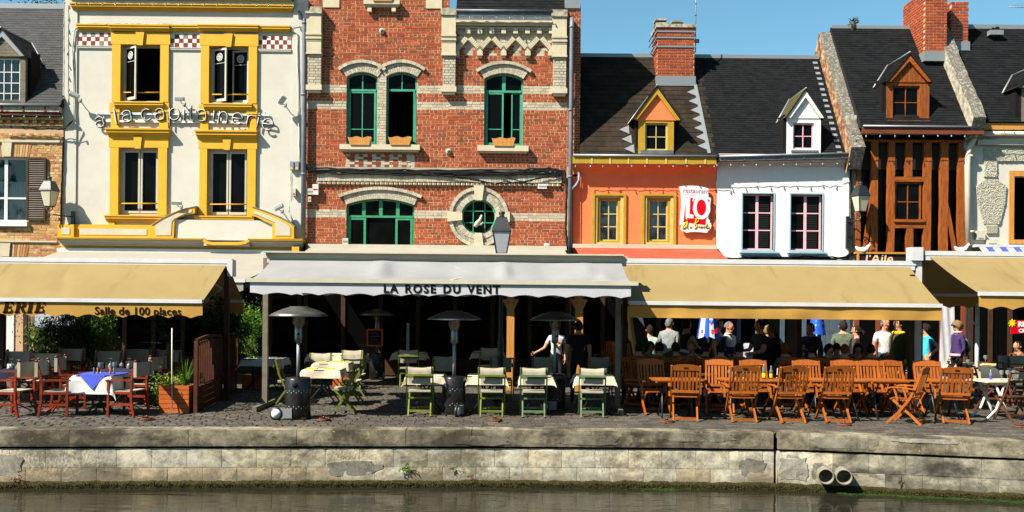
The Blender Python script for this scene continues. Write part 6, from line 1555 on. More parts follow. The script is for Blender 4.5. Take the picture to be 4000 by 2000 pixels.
for c in clumps:
    s_=rnd.uniform(.2,.42)
    for i in range(110):
        p=c+Vector((rnd.gauss(0,s_),rnd.gauss(0,s_),rnd.gauss(0,s_*.7))); d=Vector((rnd.uniform(-1,1),rnd.uniform(-1,1),rnd.uniform(-1,.6))).normalized(); e=d.cross(Vector((rnd.uniform(-1,1),1,rnd.uniform(-1,1)))).normalized(); L_=rnd.uniform(.05,.10)
        l.add([tuple(p),tuple(p+d*L_*.5+e*L_*.35),tuple(p+d*L_),tuple(p+d*L_*.5-e*L_*.35)],[(0,1,2,3)])
l.build('crown',K['leaf_d'],t)
# ---------------------------------------------------------------- ground floor fronts on the right
def front(par,px0,px1,ptop,mt,n,nm='shopfront'):
    return shopfront(par,px0,px1,ptop,YF-.045,mt,n,name=nm)
K['bluefront']=mat('blue_grey_shopfront',(.075,.105,.13),.5,(.055,.08,.10),5)
K['redfront']=mat('dark_red_front',(.18,.04,.02),.55)
front(b4,2245,2790,1010,K['darkbrown'],5); front(b5,2800,3310,1015,K['bluefront'],6); front(b6,3345,3760,1050,K['redfront'],5); front(b7,3790,4250,985,K['darkbrown'],6)
front(b1,-300,236,1015,K['darkbrown'],4)
# vertical plank door in the blue front
q=RR(3205,1180,3290,1460,YF); m=MB()
for i in range(6): m.box(q[0]+i*.105,q[0]+i*.105+.098,YF-.12,YF-.07,.05,2.1)
m.build('plank_door',K['bluefront'],b5)
# ================================================================ lanterns
def lantern(t,c,s,glass,par=None):
    """four-sided street lantern; c = bottom of the glass body"""
    x,y,z=c; w0,w1,h=.115*s,.20*s,.50*s
    g=[]; 
    for (a,b_) in ((-1,-1),(1,-1),(1,1),(-1,1)): g.append(((x+a*w0,y+b_*w0,z),(x+a*w1,y+b_*w1,z+h)))
    names=[]
    for i in range(4):
        A_,B_=g[i],g[(i+1)%4]; m=MB(); m.add([A_[0],B_[0],B_[1],A_[1]],[(0,1,2,3)]); m.build('pane',glass,t)
    m=MB()
    for i in range(4): m.tube([g[i][0],g[i][1]],.014*s,4,sm=False); m.tube([g[i][1],g[(i+1)%4][1]],.018*s,4,sm=False); m.tube([g[i][0],g[(i+1)%4][0]],.014*s,4,sm=False)
    m.build('frame',K['black'],t)
    m=MB(); rr=[(w1*1.12,h),(w1*1.05,h+.05*s),(w1*.62,h+.30*s),(w1*.60,h+.32*s)]
    vs=[(x+a*r_,y+b_*r_,z+zz) for r_,zz in rr for (a,b_) in ((-1,-1),(1,-1),(1,1),(-1,1))]
    m.add(vs,[(i*4+j,i*4+(j+1)%4,(i+1)*4+(j+1)%4,(i+1)*4+j) for i in range(3) for j in range(4)]+[(12,13,14,15)])
    m.lathe([(.085*s,h+.32*s),(.05*s,h+.36*s),(.075*s,h+.42*s),(.075*s,h+.44*s),(.03*s,h+.46*s),(0,h+.47*s)],(x,y,z),12); m.build('cap',K['black'],t)
def wall_lantern(px,py,Y,lab,side,arm,rot=0):
    X,Z=wx(px,py,Y-.45); t=thing('wall_lantern',lab,'lantern',(X,Y-.45,Z),rot,group='black wall lanterns with cream glass')
    lantern(t,(0,0,0),.86,K['lampglass'])
    m=MB(); m.tube([(-.10,0,.0),(-.09,0,-.10),(0,0,-.15),(.09,0,-.10),(.10,0,0)],.013,5); m.tube([(0,0,-.13),(0,0,-.30)],.018,6); m.tube([(0,0,-.22),(side*arm*.5,.15,-.24),(side*arm,.42,-.26)],.018,6); 
    m.tube([(side*arm*.45,.13,-.30),(side*arm*.55,.2,-.45),(side*arm,.42,-.72)],.013,5); m.tube([(side*arm*.35,.1,-.33),(side*arm*.30,.08,-.39),(side*arm*.42,.12,-.42),(side*arm*.5,.14,-.34)],.010,5); m.build('bracket',K['black'],t)
    m=MB(); m.box(side*arm-.05,side*arm+.05,.40,.46,-1.0,-.10); m.build('wall_plate',K['black'],t); return t
wall_lantern(193,806,Y2,'black wall lantern with lit cream glass between the ochre brick and cream houses',1,.42,R(-12))
wall_lantern(3361,826,YF,'black wall lantern with cream glass at the left edge of the timbered house',-1,.10,R(14))
# tall street lantern on a post
Yl=19.4; X,Z=wx(1959,990,Yl); t=thing('street_lamp','tall black street lamp with grey glass standing between the canopies','street lamp',(X,Yl,0)); lantern(t,(0,0,Z),.95,K['lampglass_g'])
m=MB(); m.tube([(-.11,0,Z),(-.12,0,Z-.08),(-.03,0,Z-.20),(.03,0,Z-.20),(.12,0,Z-.08),(.11,0,Z)],.014,5); m.lathe([(.16,0),(.16,.12),(.10,.20),(.11,.5),(.07,.62),(.06,.9),(.085,.95),(.06,1.0),(.075,1.2),(.05,1.45),(.045,Z-.35),(.07,Z-.3),(.03,Z-.16)],n=12); m.build('post',K['black'],t)
# ================================================================ awnings
def scallop_valance(x0,x1,Y,zt,zb,amp,per,mt,name,par,wav=.003,ph=0,th=.004,straight=False):
    n=max(20,int((x1-x0)/.03)); rows=[]; m=MB(); rnd=random.Random(int(x0*7))
    from mathutils import noise as ns
    for k_ in range(6):
        f=k_/5; r=[]
        for i in range(n+1):
            x=x0+(x1-x0)*i/n; e=0 if straight else amp*abs(math.cos(math.pi*(x-x0+ph)/per))
            z=zt+(zb+e-zt)*f
            y=Y+wav*f*(math.sin(x*3.1+1)*.6+ns.noise(Vector((x*1.7,f,Y)))*1.6+.4*math.sin(x*11))
            r.append((x,y,z))
        rows.append(r)
    m.grid(rows); return m.build(name,mt,par)
def awning(lab,grp,Yc,xL,xR,zc,proj,zb,vz,mt,vmt,alu,per,amp,back=True,folds=(),straight=False,posts=(),postmt=None,text=None,sag=.05,barL=0,barR=0,backproj=None,name='awning',roller=.10,backv=True,pz=None,endcap=True,wv=.012):
    """double-sided awning: roller at Yc/zc, front bar at Yc-proj/zb, valance down to vz"""
    t=thing(name,lab,'awning',((xL+xR)/2,Yc,0),world_children=True,group=grp)
    from mathutils import noise as ns
    def sheet(sgn,pj,nm):
        m=MB(); n=90; rows=[]
        for k_ in range(9):
            f=k_/8; r=[]
            for i in range(n+1):
                x=xL+(xR-xL)*i/n; s=-sag*math.sin(math.pi*f)
                for (fx,fw,fd,sl) in folds:
                    d=(x-fx-sl*(f-.5))/fw; s+=fd*math.exp(-d*d)*math.sin(math.pi*min(1,f*1.0))
                r.append((x,Yc+sgn*(.06+(pj-.06)*f),zc-.02+(zb-zc+.02)*f+s))
            rows.append(r)
        m.grid(rows); return m.build(nm,mt,t)
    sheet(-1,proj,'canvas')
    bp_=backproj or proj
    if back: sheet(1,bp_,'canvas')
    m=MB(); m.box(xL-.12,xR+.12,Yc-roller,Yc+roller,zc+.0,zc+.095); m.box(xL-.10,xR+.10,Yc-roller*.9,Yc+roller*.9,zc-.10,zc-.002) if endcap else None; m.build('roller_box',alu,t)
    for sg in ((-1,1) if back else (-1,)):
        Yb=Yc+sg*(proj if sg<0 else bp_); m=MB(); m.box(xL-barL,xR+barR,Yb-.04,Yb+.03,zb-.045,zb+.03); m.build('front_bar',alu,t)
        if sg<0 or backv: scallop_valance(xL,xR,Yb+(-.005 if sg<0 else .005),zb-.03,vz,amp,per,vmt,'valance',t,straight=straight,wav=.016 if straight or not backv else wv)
        # folding arms
        for fx in (.12,.5,.88):
            x=xL+(xR-xL)*fx; m=MB(); m.tube([(x,Yc+sg*.08,zc-.08),(x+.5,Yc+sg*(proj*.5),(zc+zb)/2-.12),(x,Yb,zb-.03)],.03,6); m.build('folding_arm',alu,t)
    for (px_) in posts:
        m=MB(); m.box(px_-.05,px_+.05,Yc-.05,Yc+.05,0,zc); m.build('post',postmt,t)
        m=MB(); m.box(px_-.04,px_+.04,Yc-.75,Yc+.75,.0,.09) if pz else m.box(px_-.12,px_+.12,Yc-.12,Yc+.12,0,.02); m.build('post_base',postmt,t)
    return t
YT=19.10; PT=YT-17.60; GA='tan canvas awnings over the terraces'
def at(px,py,Y): return wx(px,py,Y)
# left tan awning
zc=at(450,1026,YT)[1]; zb=at(400,1172,17.6)[1]; vz=at(400,1240,17.6)[1]
xR=(at(893,1026,YT)[0]+at(786,1172,17.6)[0])/2
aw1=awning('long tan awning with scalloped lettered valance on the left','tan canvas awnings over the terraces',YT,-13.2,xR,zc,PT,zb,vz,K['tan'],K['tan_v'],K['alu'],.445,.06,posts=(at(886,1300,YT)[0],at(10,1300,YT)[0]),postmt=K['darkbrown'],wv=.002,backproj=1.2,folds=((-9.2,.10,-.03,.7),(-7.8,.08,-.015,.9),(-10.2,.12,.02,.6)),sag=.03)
x,z=at(906,1040,YT); m=MB(); m.box(x-.06,x+.05,YT-.13,YT+.13,z-.22,z+.13); m.build('end_cap',K['alu'],aw1)
opentext('Salle de 100 places',at(370,1222,17.6)[0],17.6-.013,at(370,1228,17.6)[1],.215,K['inkb'],aw1,offset=.004,space=1.04,squash=1.0)
# heavy slanted slab capitals
def slab(ch,x,z,h,Y,mt,par,sh=.22):
    m=MB()
    def q(pts): m.prism([(x+(p[0]+p[1]*sh)*h,z+p[1]*h) for p in pts],Y-.004,Y)
    if ch=='E':
        q([(.08,0),(.36,0),(.36,1),(.08,1)]); q([(0,0),(.84,0),(.84,.30),(.74,.30),(.68,.13),(0,.13)]); q([(0,.87),(.64,.87),(.70,.70),(.80,.70),(.80,1),(0,1)]); q([(.3,.44),(.60,.44),(.60,.33),(.66,.33),(.66,.67),(.60,.67),(.60,.56),(.3,.56)])
    if ch=='I': q([(.08,0),(.38,0),(.38,1),(.08,1)]); q([(0,0),(.46,0),(.46,.12),(0,.12)]); q([(0,.88),(.46,.88),(.46,1),(0,1)])
    if ch=='R':
        q([(.08,0),(.36,0),(.36,1),(.08,1)]); q([(0,0),(.46,0),(.46,.12),(0,.12)]); q([(0,.88),(.62,.88),(.78,.93),(.62,1),(0,1)]); q([(.62,1),(.55,.88),(.60,.72),(.55,.58),(.62,.46),(.84,.58),(.88,.74),(.80,.94)]); q([(.3,.46),(.66,.46),(.60,.58),(.3,.58)]); q([(.44,.48),(.66,.50),(.92,.12),(1.0,.12),(1.0,0),(.74,0)])
    m.build('lettering',mt,par)
for ch,px in (('N',-48),('E',10),('R',56),('I',104),('E',134)):
    h=.225; x,z=at(px,1222,17.6)
    if ch=='N': continue
    slab(ch,x,z,h,17.6-.013,K['inkb'],aw1)
# right tan awning
zc=at(2950,1032,YT)[1]; zb=at(3080,1187,17.6)[1]; vz=at(3080,1246,17.6)[1]
xL=at(2456,1180,17.6)[0]; xR=(at(3540,1040,YT)[0]+at(3688,1195,17.6)[0])/2
aw2=awning('broad tan awning with plain straight valance right of the white one',GA,YT,xL,xR,zc,PT,zb,vz,K['tan'],K['tan_v'],K['alu'],.5,0,posts=(at(3120,1300,YT)[0],at(3592,1300,YT)[0],at(2440,1300,YT)[0]),postmt=K['darkbrown'],straight=True,backproj=.55,backv=False,folds=((4.2,.1,-.015,-.8),(6.6,.12,-.02,-.9),(8.2,.1,-.015,-.8)),sag=.03)
x,z=at(3530,1330,YT); m=MB(); m.box(x-.05,x+.05,YT-.4,YT-.3,0,zc-.2); m.build('post',K['darkbrown'],aw2)
# far right tan awning
zc3=at(3800,1000,YT)[1]; zb3=at(3900,1146,17.0)[1]; vz3=at(3900,1210,17.0)[1]
xL3=(at(3628,1005,YT)[0]+at(3818,1146,17.0)[0])/2
aw3=awning('tan awning with scalloped valance running out of frame at the right',GA,YT,xL3,13.0,zc3,2.1,zb3,vz3,K['tan'],K['tan_v'],K['alu'],.43,.06,backproj=1.2,posts=(),folds=((10.2,.1,-.02,-.9),(11,.1,-.02,-.9)),sag=.03)
x,z=at(3573,1000,YT); m=MB(); m.box(x-.12,x+.12,YT-.14,YT+.14,z-.10,z+.18); m.build('end_cap',K['alu'],aw3)
x,z=at(3585,1060,YT); m=MB(); m.box(x-.07,x+.06,YT-.07,YT+.07,0,z+.3); m.build('post',K['alu'],aw3)
# white awning
YW=17.85; zc=at(1735,1014,YW)[1]; zb=at(1735,1099,16.3)[1]; vz=at(1735,1158,16.3)[1]
xL=(at(1058,1030,YW)[0]+at(987,1099,16.3)[0])/2; xR=(at(2422,1030,YW)[0]+at(2468,1099,16.3)[0])/2
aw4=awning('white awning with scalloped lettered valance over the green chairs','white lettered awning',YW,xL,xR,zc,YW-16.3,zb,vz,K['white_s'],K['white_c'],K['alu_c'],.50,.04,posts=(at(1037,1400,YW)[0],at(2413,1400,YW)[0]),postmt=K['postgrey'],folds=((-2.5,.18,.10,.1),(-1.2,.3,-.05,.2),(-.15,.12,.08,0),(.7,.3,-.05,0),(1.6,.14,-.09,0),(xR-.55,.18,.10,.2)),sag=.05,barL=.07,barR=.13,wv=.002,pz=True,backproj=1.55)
def zt_text(s,px,py,Y,size,mt,par,**k): 
    x,z=at(px,py,Y); return opentext(s,x,Y,z,size,mt,par,**k)
zt_text('LA ROSE DU VENT',1497,1142,16.3-.013,.204,K['ink'],aw4,offset=.007,space=1.26,word=1.3,squash=1.0)
o=opentext('LA ROSE DU VENT',0,0,0,.18,K['ink'],aw4,offset=.004,space=1.2,word=1.3); x,z=at(1925,1178,19.4); o.location=Vector((x,19.4+.03,z+.02))-Vector(aw4['_w']); o.rotation_euler=(R(90),0,R(180))
m=MB(); a=at(1040,1010,YW); q=at(2428,1016,YW); m.box(a[0]-.02,q[0]+.02,YW-.22,YW+.22,zc+.098,zc+.125); m.build('hood',K['alu_c'],aw4)
# facade awnings: single slope from the wall
def wall_awning(lab,px0,px1,pyt,Yw,Yf,zf,vz,mt,vmt,alu,flareL=.0,flareR=.0,per=.45,amp=.05,text=None):
    a=wx(px0,pyt,Yw); b_=wx(px1,pyt,Yw); t=thing('wall_awning',lab,'awning',((a[0]+b_[0])/2,Yw,a[1]),world_children=True,group='awnings fixed to the house fronts')
    m=MB(); n=30; rows=[]
    for k_ in range(7):
        f=k_/6; rows.append([(a[0]-flareL*f+(b_[0]-a[0]+(flareL+flareR)*f)*i/n,Yw-.1-(Yw-.1-Yf)*f,a[1]+(zf-a[1])*f-.06*math.sin(math.pi*f)) for i in range(n+1)])
    m.grid(rows); m.build('canvas',mt,t)
    m=MB(); m.box(a[0]-.05,b_[0]+.05,Yw-.16,Yw-.0,a[1]-.02,a[1]+.09); m.build('roller_box',alu,t)
    m=MB(); m.box(a[0]-flareL-.05,b_[0]+flareR+.05,Yf-.04,Yf+.03,zf-.05,zf+.02); m.build('front_bar',alu,t)
    scallop_valance(a[0]-flareL,b_[0]+flareR,Yf-.005,zf-.03,vz,amp,per,vmt,'valance',t)
    return t
wa1=wall_awning('cream awning on the front of the cream house',240,1150,982,Y2-.05,21.2,at(970,1095,21.2)[1],at(970,1140,21.2)[1],K['cream_c'],K['cream_c'],K['alu'],flareL=.25,flareR=-.2)
x,z=at(955,1123,21.2); opentext('pla',x,21.16,z,.17,K['ink'],wa1,shear=.3,offset=.006)
wall_awning('cream awning on the front of the red brick house',1215,2205,966,Y3-.05,21.2,2.62,2.32,K['cream_c'],K['cream_c'],K['alu_c'],flareL=.28,flareR=.22)
wall_awning('red awning under the windows of the orange house',2243,2790,966,Y4-.05,22.6,at(2550,1062,22.6)[1],at(2550,1100,22.6)[1],K['red_c'],K['red_c'],K['alu_c'],flareL=-.3,flareR=.35)
# blue and white striped awning at right
t=thing('striped_awning','blue and white striped awning edge on the right cream house','awning',(14.3,Y7-.3,3.7),world_children=True,group='awnings fixed to the house fronts')
a=at(3810,962,Y7-.3); m=MB(); m.box(a[0],16,Y7-.35,Y7,a[1]-.02,a[1]+.05); m.build('roller_box',K['alu'],t)
for i in range(14):
    x=a[0]+.08+i*.19; m=MB(); m.add([(x,Y7-.34,a[1]-.03),(x+.19,Y7-.34,a[1]-.03),(x+.19,Y7-1.5,a[1]-.85),(x,Y7-1.5,a[1]-.85)],[(0,1,2,3)]); m.build('stripe',K['blueumb2'] if i%2 else K['white_c'],t) if 'blueumb2' in K else m.build('stripe',K['bluecloth'] if i%2 else K['white_c'],t)
# ================================================================ furniture
def G(px,py,Y=None):      # ground position of a pixel, or at a given depth
    Y=Y or ground_Y(px,py); return Vector((wx(px,py,Y)[0],Y,0))
def gx(px,Y): return Vector((wx(px,1500,Y)[0],Y,0))
def cbox(x,y,z,w,d,h): return MB().box(x-w/2,x+w/2,y-d/2,y+d/2,z,z+h)
# ---- teak folding armchair; its back is towards -y, it faces +y
def curve(p0,p1,p2,n=8):
    p0,p1,p2=map(Vector,(p0,p1,p2)); return [p0*(1-t)**2+p1*2*t*(1-t)+p2*t*t for t in [i/n for i in range(n+1)]]
def ribbon(path,w,d,mt,name,par):
    m=MB(); P=[Vector(p) for p in path]; vs=[]
    for i,p in enumerate(P):
        t=(P[min(i+1,len(P)-1)]-P[max(i-1,0)]).normalized(); n=Vector((0,-t.z,t.y)).normalized() if abs(t.x)<.7 else Vector((0,0,1)); s=t.cross(n).normalized()
        vs.append([tuple(p+s*(a*w/2)+n*(b*d/2)) for a,b in ((-1,-1),(1,-1),(1,1),(-1,1),(-1,-1))])
    m.grid(vs,sm=False); m.add(vs[0][:4],[(0,1,2,3)]); m.add(vs[-1][:4],[(3,2,1,0)]); return m.build(name,mt,par)
def make_teak(lab,mt,loc,rz):
    t=thing('garden_armchair',lab,'chair',loc,rz,group='teak folding garden armchairs')
    for s in (-1,1):
        x=s*.255
        ribbon([(x,-.30,1.02),(x,-.24,.80),(x,-.15,.58),(x,-.08,.44),(x,.10,.20),(x,.30,.0)],.030,.045,mt,'leg',t)
        x=s*.215
        ribbon([(x,.20,.43),(x,.05,.30),(x,-.12,.16),(x,-.28,.0)],.028,.045,mt,'leg',t)
        x=s*.285
        ribbon([(x,-.21,.64),(x,.0,.665),(x,.22,.66),(x,.27,.64)],.055,.022,mt,'armrest',t)
        ribbon([(x,.17,.65),(x,.13,.55),(x,.10,.42)],.028,.035,mt,'arm_support',t)
    # top and bottom rails of the back
    m=MB(); n=12; top=[]; 
    for i in range(n+1):
        x=-.27+.54*i/n; h=.045*math.sin(math.pi*i/n)**.7; top.append((x,1.0+h))
    q=[(x,z) for x,z in top]; vs=[]
    lean=lambda z:-.30+(1.02-z)*.27
    P=[(-.27,.93),(.27,.93)]+list(reversed(q)); n_=len(P)
    m.add([(p[0],lean(p[1])-.015,p[1]) for p in P]+[(p[0],lean(p[1])+.018,p[1]) for p in P],[tuple(range(n_)),tuple(range(2*n_-1,n_-1,-1))]+[(i,i+n_,(i+1)%n_+n_,(i+1)%n_) for i in range(n_)])
    r_=m.build('top_rail',mt,t)
    g=MB(); g.box(-.04,.04,lean(.985)-.022,lean(.985)-.014,.975,.992); g.build('grip_slot',K['hole'],r_)
    m=MB(); m.bar((-.25,lean(.54),.54),(.25,lean(.54),.54),.028,.05); m.build('bottom_rail',mt,t)
    for i in range(7):
        x=-.198+.396*i/6; w=.052 if i in(2,4) else .034
        m=MB(); m.add([(x-w/2,lean(.55)-.006,.55),(x+w/2,lean(.55)-.006,.55),(x+w/2,lean(.94)-.006,.94),(x-w/2,lean(.94)-.006,.94),(x-w/2,lean(.55)+.006,.55),(x+w/2,lean(.55)+.006,.55),(x+w/2,lean(.94)+.006,.94),(x-w/2,lean(.94)+.006,.94)],[(0,1,2,3),(7,6,5,4),(0,4,5,1),(1,5,6,2),(2,6,7,3),(3,7,4,0)]); m.build('back_slat',mt,t)
    for i in range(8):
        y=-.14+.38*i/7; m=MB(); m.box(-.21,.21,y-.021,y+.021,.435-.02*math.sin(math.pi*i/7),.452-.02*math.sin(math.pi*i/7)); m.build('seat_slat',mt,t)
    m=MB(); m.bar((-.2,-.235,.055),(.2,-.235,.055),.02,.045); m.build('stretcher',mt,t)
    m=MB(); m.bar((-.24,-.10,.46),(.24,-.10,.46),.03,.04); m.build('seat_rail',mt,t)
    return t
TK=None
def teak(px,py,rz,lab,Y=None,mt=None):
    """py = ground pixel of the chair centre"""
    global TK
    p=G(px,py,Y)
    if TK is None: TK=make_teak(lab,K['teak'],p,R(rz)); return TK
    return copy_tree(TK,p,R(rz),lab)
# front row seen from behind (feet px)
teak(2675,1640,-9,'leftmost teak armchair of the front row, by the white awning post')
teak(2895,1644,-2,'second teak armchair of the front row, with its back to the canal')
teak(3078,1646,4,'third teak armchair of the front row, right of the one with bottles behind it')
teak(3258,1646,-3,'teak armchair of the front row above the two outfall pipes')
teak(3545,1652,52,'teak armchair turned sideways with its dark back to the left tables')
teak(3722,1650,-14,'teak armchair right of the sideways one, front row')
# second row facing the canal
TR=[(2555,1614,188,'teak armchair in shade at the left end of the second row'),(2810,1616,170,'half-shaded teak armchair facing the canal behind the first table'),(2958,1616,184,'teak armchair facing the canal behind the beer bottles'),(3160,1616,176,'pale lit teak armchair facing the canal between the third and fourth front chairs'),
    (3318,1616,182,'teak armchair with its top behind the fourth front chair, facing the canal'),(3418,1617,178,'bright teak armchair facing the canal right of the brown post'),(3505,1617,190,'teak armchair at the right end of the table beside the brown post'),(3640,1617,176,'teak armchair facing the canal behind the sideways chair')]
for a in TR: teak(*a)
for a in ((2372,1480,150,'teak armchair standing by the pine post beyond the terrace'),(2440,1490,200,'teak armchair nearest the tall folded menu board'),(2905,1470,185,'teak armchair behind the man in white and navy')): teak(*a)
# folded/back row dark teak chairs in shade
for a in ((2640,1560,10,'dark teak armchair in deep shade behind the first table'),(2505,1570,-30,'dark teak armchair in shade beside the white awning post'),(3475,1560,0,'dark teak armchair in shade beside the double brown posts'),(3330,1555,4,'dark teak armchair in shade behind the fourth front chair')): 
    o=teak(*a)
# round-cornered teak tables with black folding legs
def teak_table(px,py,w,lab,d=.62,h=.73):
    p=G(px,py); t=thing('garden_table',lab,'table',p,0,group='teak terrace tables')
    n=int(w/.09)
    for i in range(7):
        y=-d/2+d*(i+.5)/7; e=.06 if i in (0,6) else .0
        m=MB(); m.box(-w/2+e,w/2-e,y-d/14+.004,y+d/14-.004,h-.025,h); m.build('table_slat',K['teak'],t)
    m=MB(); m.box(-w/2+.05,w/2-.05,-d/2+.05,d/2-.05,h-.06,h-.026); m.build('apron',K['teak'],t)
    for s in (-1,1):
        m=MB(); x=s*(w/2-.18)
        m.tube([(x,-.22,0),(x*.8,.15,h-.06)],.016,6); m.tube([(x,.25,0),(x*.8,-.15,h-.06)],.016,6); m.build('leg',K['black'],t)
    return t,p
tables=[teak_table(2640,1630,.95,'teak table behind the leftmost front armchair'),teak_table(2935,1631,1.25,'teak table carrying two yellow-labelled beer bottles'),teak_table(3255,1631,1.15,'teak table behind the third and fourth front armchairs'),teak_table(3455,1632,.80,'teak table left of the sideways armchair'),teak_table(3680,1632,.8,'teak table behind the armchair at the right of the terrace')]
# bottles
def bottle(p,lab,mt,h=.26,lbl='gold',grp='bottles on the teak table'):
    t=thing('bottle',lab,'bottle',p,group=grp); s=h/.26
    m=MB(); m.lathe([(.0,.0),(.032*s,.0),(.033*s,.15*s),(.014*s,.20*s),(.013*s,.25*s),(.0,.255*s)],n=12); m.build('body',mt,t)
    m=MB(); m.lathe([(.034*s,.03*s),(.034*s,.10*s)],n=12,cap=False); m.build('label',K[lbl],t); return t
K['bglass']=mat('bottle_glass',(.10,.12,.10),.08,spec=1)
tp=tables[1][1]
for dx,dy,lab in ((.33,.0,'clear beer bottle with yellow label, left one on the teak table'),(.48,.05,'beer bottle with wider yellow label, right one on the teak table')): bottle(tp+Vector((dx-.10,dy,.73)),lab,K['bglass'],.30 if dx<.4 else .26)
# glasses
def goblet(p,inv=False,s=1,mt=None,grp='wine glasses on the tables',lab='upturned wine glass on the shaded table'):
    t=tag(MB_goblet(inv,s).build('wine_glass',K['clear']),lab,'glass',grp); t.location=p; return t
def MB_goblet(inv,s):
    pr=[(.034,0),(.004,.008),(.004,.075),(.02,.085),(.038,.12),(.034,.165)]
    if inv: pr=[(.034,.0),(.038,.045),(.02,.08),(.004,.09),(.004,.157),(.034,.165)]
    m=MB(); m.lathe([(r*s,z*s) for r,z in pr],n=10,cap=False); return m
_gm={}
def glass_at(p,lab,inv=False,s=1,grp='wine glasses on the tables'):
    k=(inv,s)
    if k not in _gm: _gm[k]=MB_goblet(inv,s).mesh('wine_glass',K['clear'])
    o=bpy.data.objects.new('wine_glass',_gm[k]); COL.objects.link(o); o.location=p; tag(o,lab,'glass',grp); return o
for i,dx in enumerate((-.42,-.30,-.15,.02)): glass_at(tp+Vector((dx,.02*i,.73)),('leftmost','second','third','rightmost')[i]+' small stemmed glass left of the beer bottles')
# ---- green folding chair (back to -y)
def make_green(lab,mt,loc,rz,cover=True):
    t=thing('folding_chair',lab,'chair',loc,rz,group='green folding bistro chairs')
    for s in (-1,1):
        x=s*.245; ribbon([(x,-.20,.92),(x,-.12,.60),(x,.0,.35),(x,.16,0)],.026,.034,mt,'leg',t)
        x=s*.205; ribbon([(x,.17,.45),(x,.0,.28),(x,-.20,0)],.026,.034,mt,'leg',t)
    for z,y,h in ((.74,-.158,.055),(.30,-.065 if False else -.155,.0)):
        if h: ribbon([(-.24,y,z),(-.12,y-.018,z-.008),(0,y-.022,z-.01),(.12,y-.018,z-.008),(.24,y,z)],h,.016,mt,'back_slat',t) if False else MB().bar((-.24,y,z),(.24,y,z),.018,h).build('back_slat',mt,t)
    MB().bar((-.24,-.195,.90),(.24,-.195,.90),.02,.03).build('back_slat',mt,t)
    for i in range(5):
        y=-.12+.30*i/4; MB().box(-.215,.215,y-.03,y+.03,.44,.452).build('seat_slat',mt,t)
    MB().bar((-.2,-.135,.10),(.2,-.135,.10),.018,.04).build('stretcher',mt,t); MB().bar((-.2,.10,.14),(.2,.10,.14),.018,.04).build('stretcher',mt,t); MB().bar((-.2,-.02,.33),(.2,-.02,.33),.018,.03).build('stretcher',mt,t)
    MB().bar((-.2,.12,.40),(.2,.12,.40),.018,.03).build('stretcher',mt,t)
    if cover:
        MB().bar((-.25,-.238,.775),(.25,-.238,.775),.016,.036).build('back_slat',mt,t)
        m=MB(); rows=[]
        for (y,z) in ((-.225,.77),(-.228,.84),(-.222,.905),(-.195,.925),(-.168,.905),(-.15,.80),(-.14,.72)):
            rows.append([(x,y+.004*math.sin(x*30),z-.012*math.sin((x+.22)*7.2)) for x in [-.215+.43*i/8 for i in range(9)]])
        m.grid(rows); rows=[[(x,-.166+.003*math.sin(x*20),z+(.012*math.sin((x+.2)*9) if z<.6 else 0)) for x in [-.205+.41*i/8 for i in range(9)]] for z in (.715,.66,.60)]
        m.build('canvas_cover',K['linen'],t)
        m=MB(); m.grid(rows); m.build('canvas_flap',K['linen'],t)
        m=MB(); m.box(-.205,.205,-.16,.18,.455,.488); m.build('seat_cushion',K['linen'],t)
    return t
GR=make_green('green folding chair with cream cover, first of the front row from the left',K['greenwood'],G(1640,1622),R(2))
def green(px,py,rz,lab,mt=None):
    o=copy_tree(GR,G(px,py),R(rz),lab); 
    if mt:
        for c in o.children:
            if c.data.materials[0].name.startswith('lime_green'): c.data=sw(c.data,mt)
    return o
_sw={}
def sw(me,mt):
    if me.name not in _sw: n=me.copy(); n.materials[0]=mt; _sw[me.name]=n
    return _sw[me.name]
green(1920,1624,0,'green folding chair with cream cover, second of the front row')
green(2083,1625,0,'sage green folding chair with cream cover, third of the front row',K['greenwood2'])
green(2312,1626,-4,'sage green folding chair with creased cover, fourth of the front row',K['greenwood2'])
# side-on chairs at the left table
green(1345,1612,96,'lime green folding chair seen side-on right of the first cream table')
green(1378,1575,93,'green folding chair seen side-on, second one behind the table end')
green(1395,1545,90,'green folding chair seen side-on, farthest of the three in line')
green(1120,1575,-84,'green folding chair at the left side of the cream table behind the heater')
green(1370,1520,180,'green folding chair with open back standing beyond the table with lime napkins')
green(1595,1510,6,'green folding chair at the small cream table behind the steel post')
green(1905,1500,168,'green chair at the table by the pine post, cover printed with a crest')
# shaded chairs between
K['gshade']=K['greenwood2']
for px,py,rz,lab in ((1245,1540,180,'dark green chair in shade behind the wheeled heater'),(1730,1560,178,'shaded green chair facing the canal behind the second heater'),(1960,1565,182,'shaded green chair facing the canal between the two cream tables'),(2120,1560,176,'shaded green chair behind the third front chair'),(2345,1560,184,'shaded green chair behind the fourth front chair')): green(px,py,rz,lab)
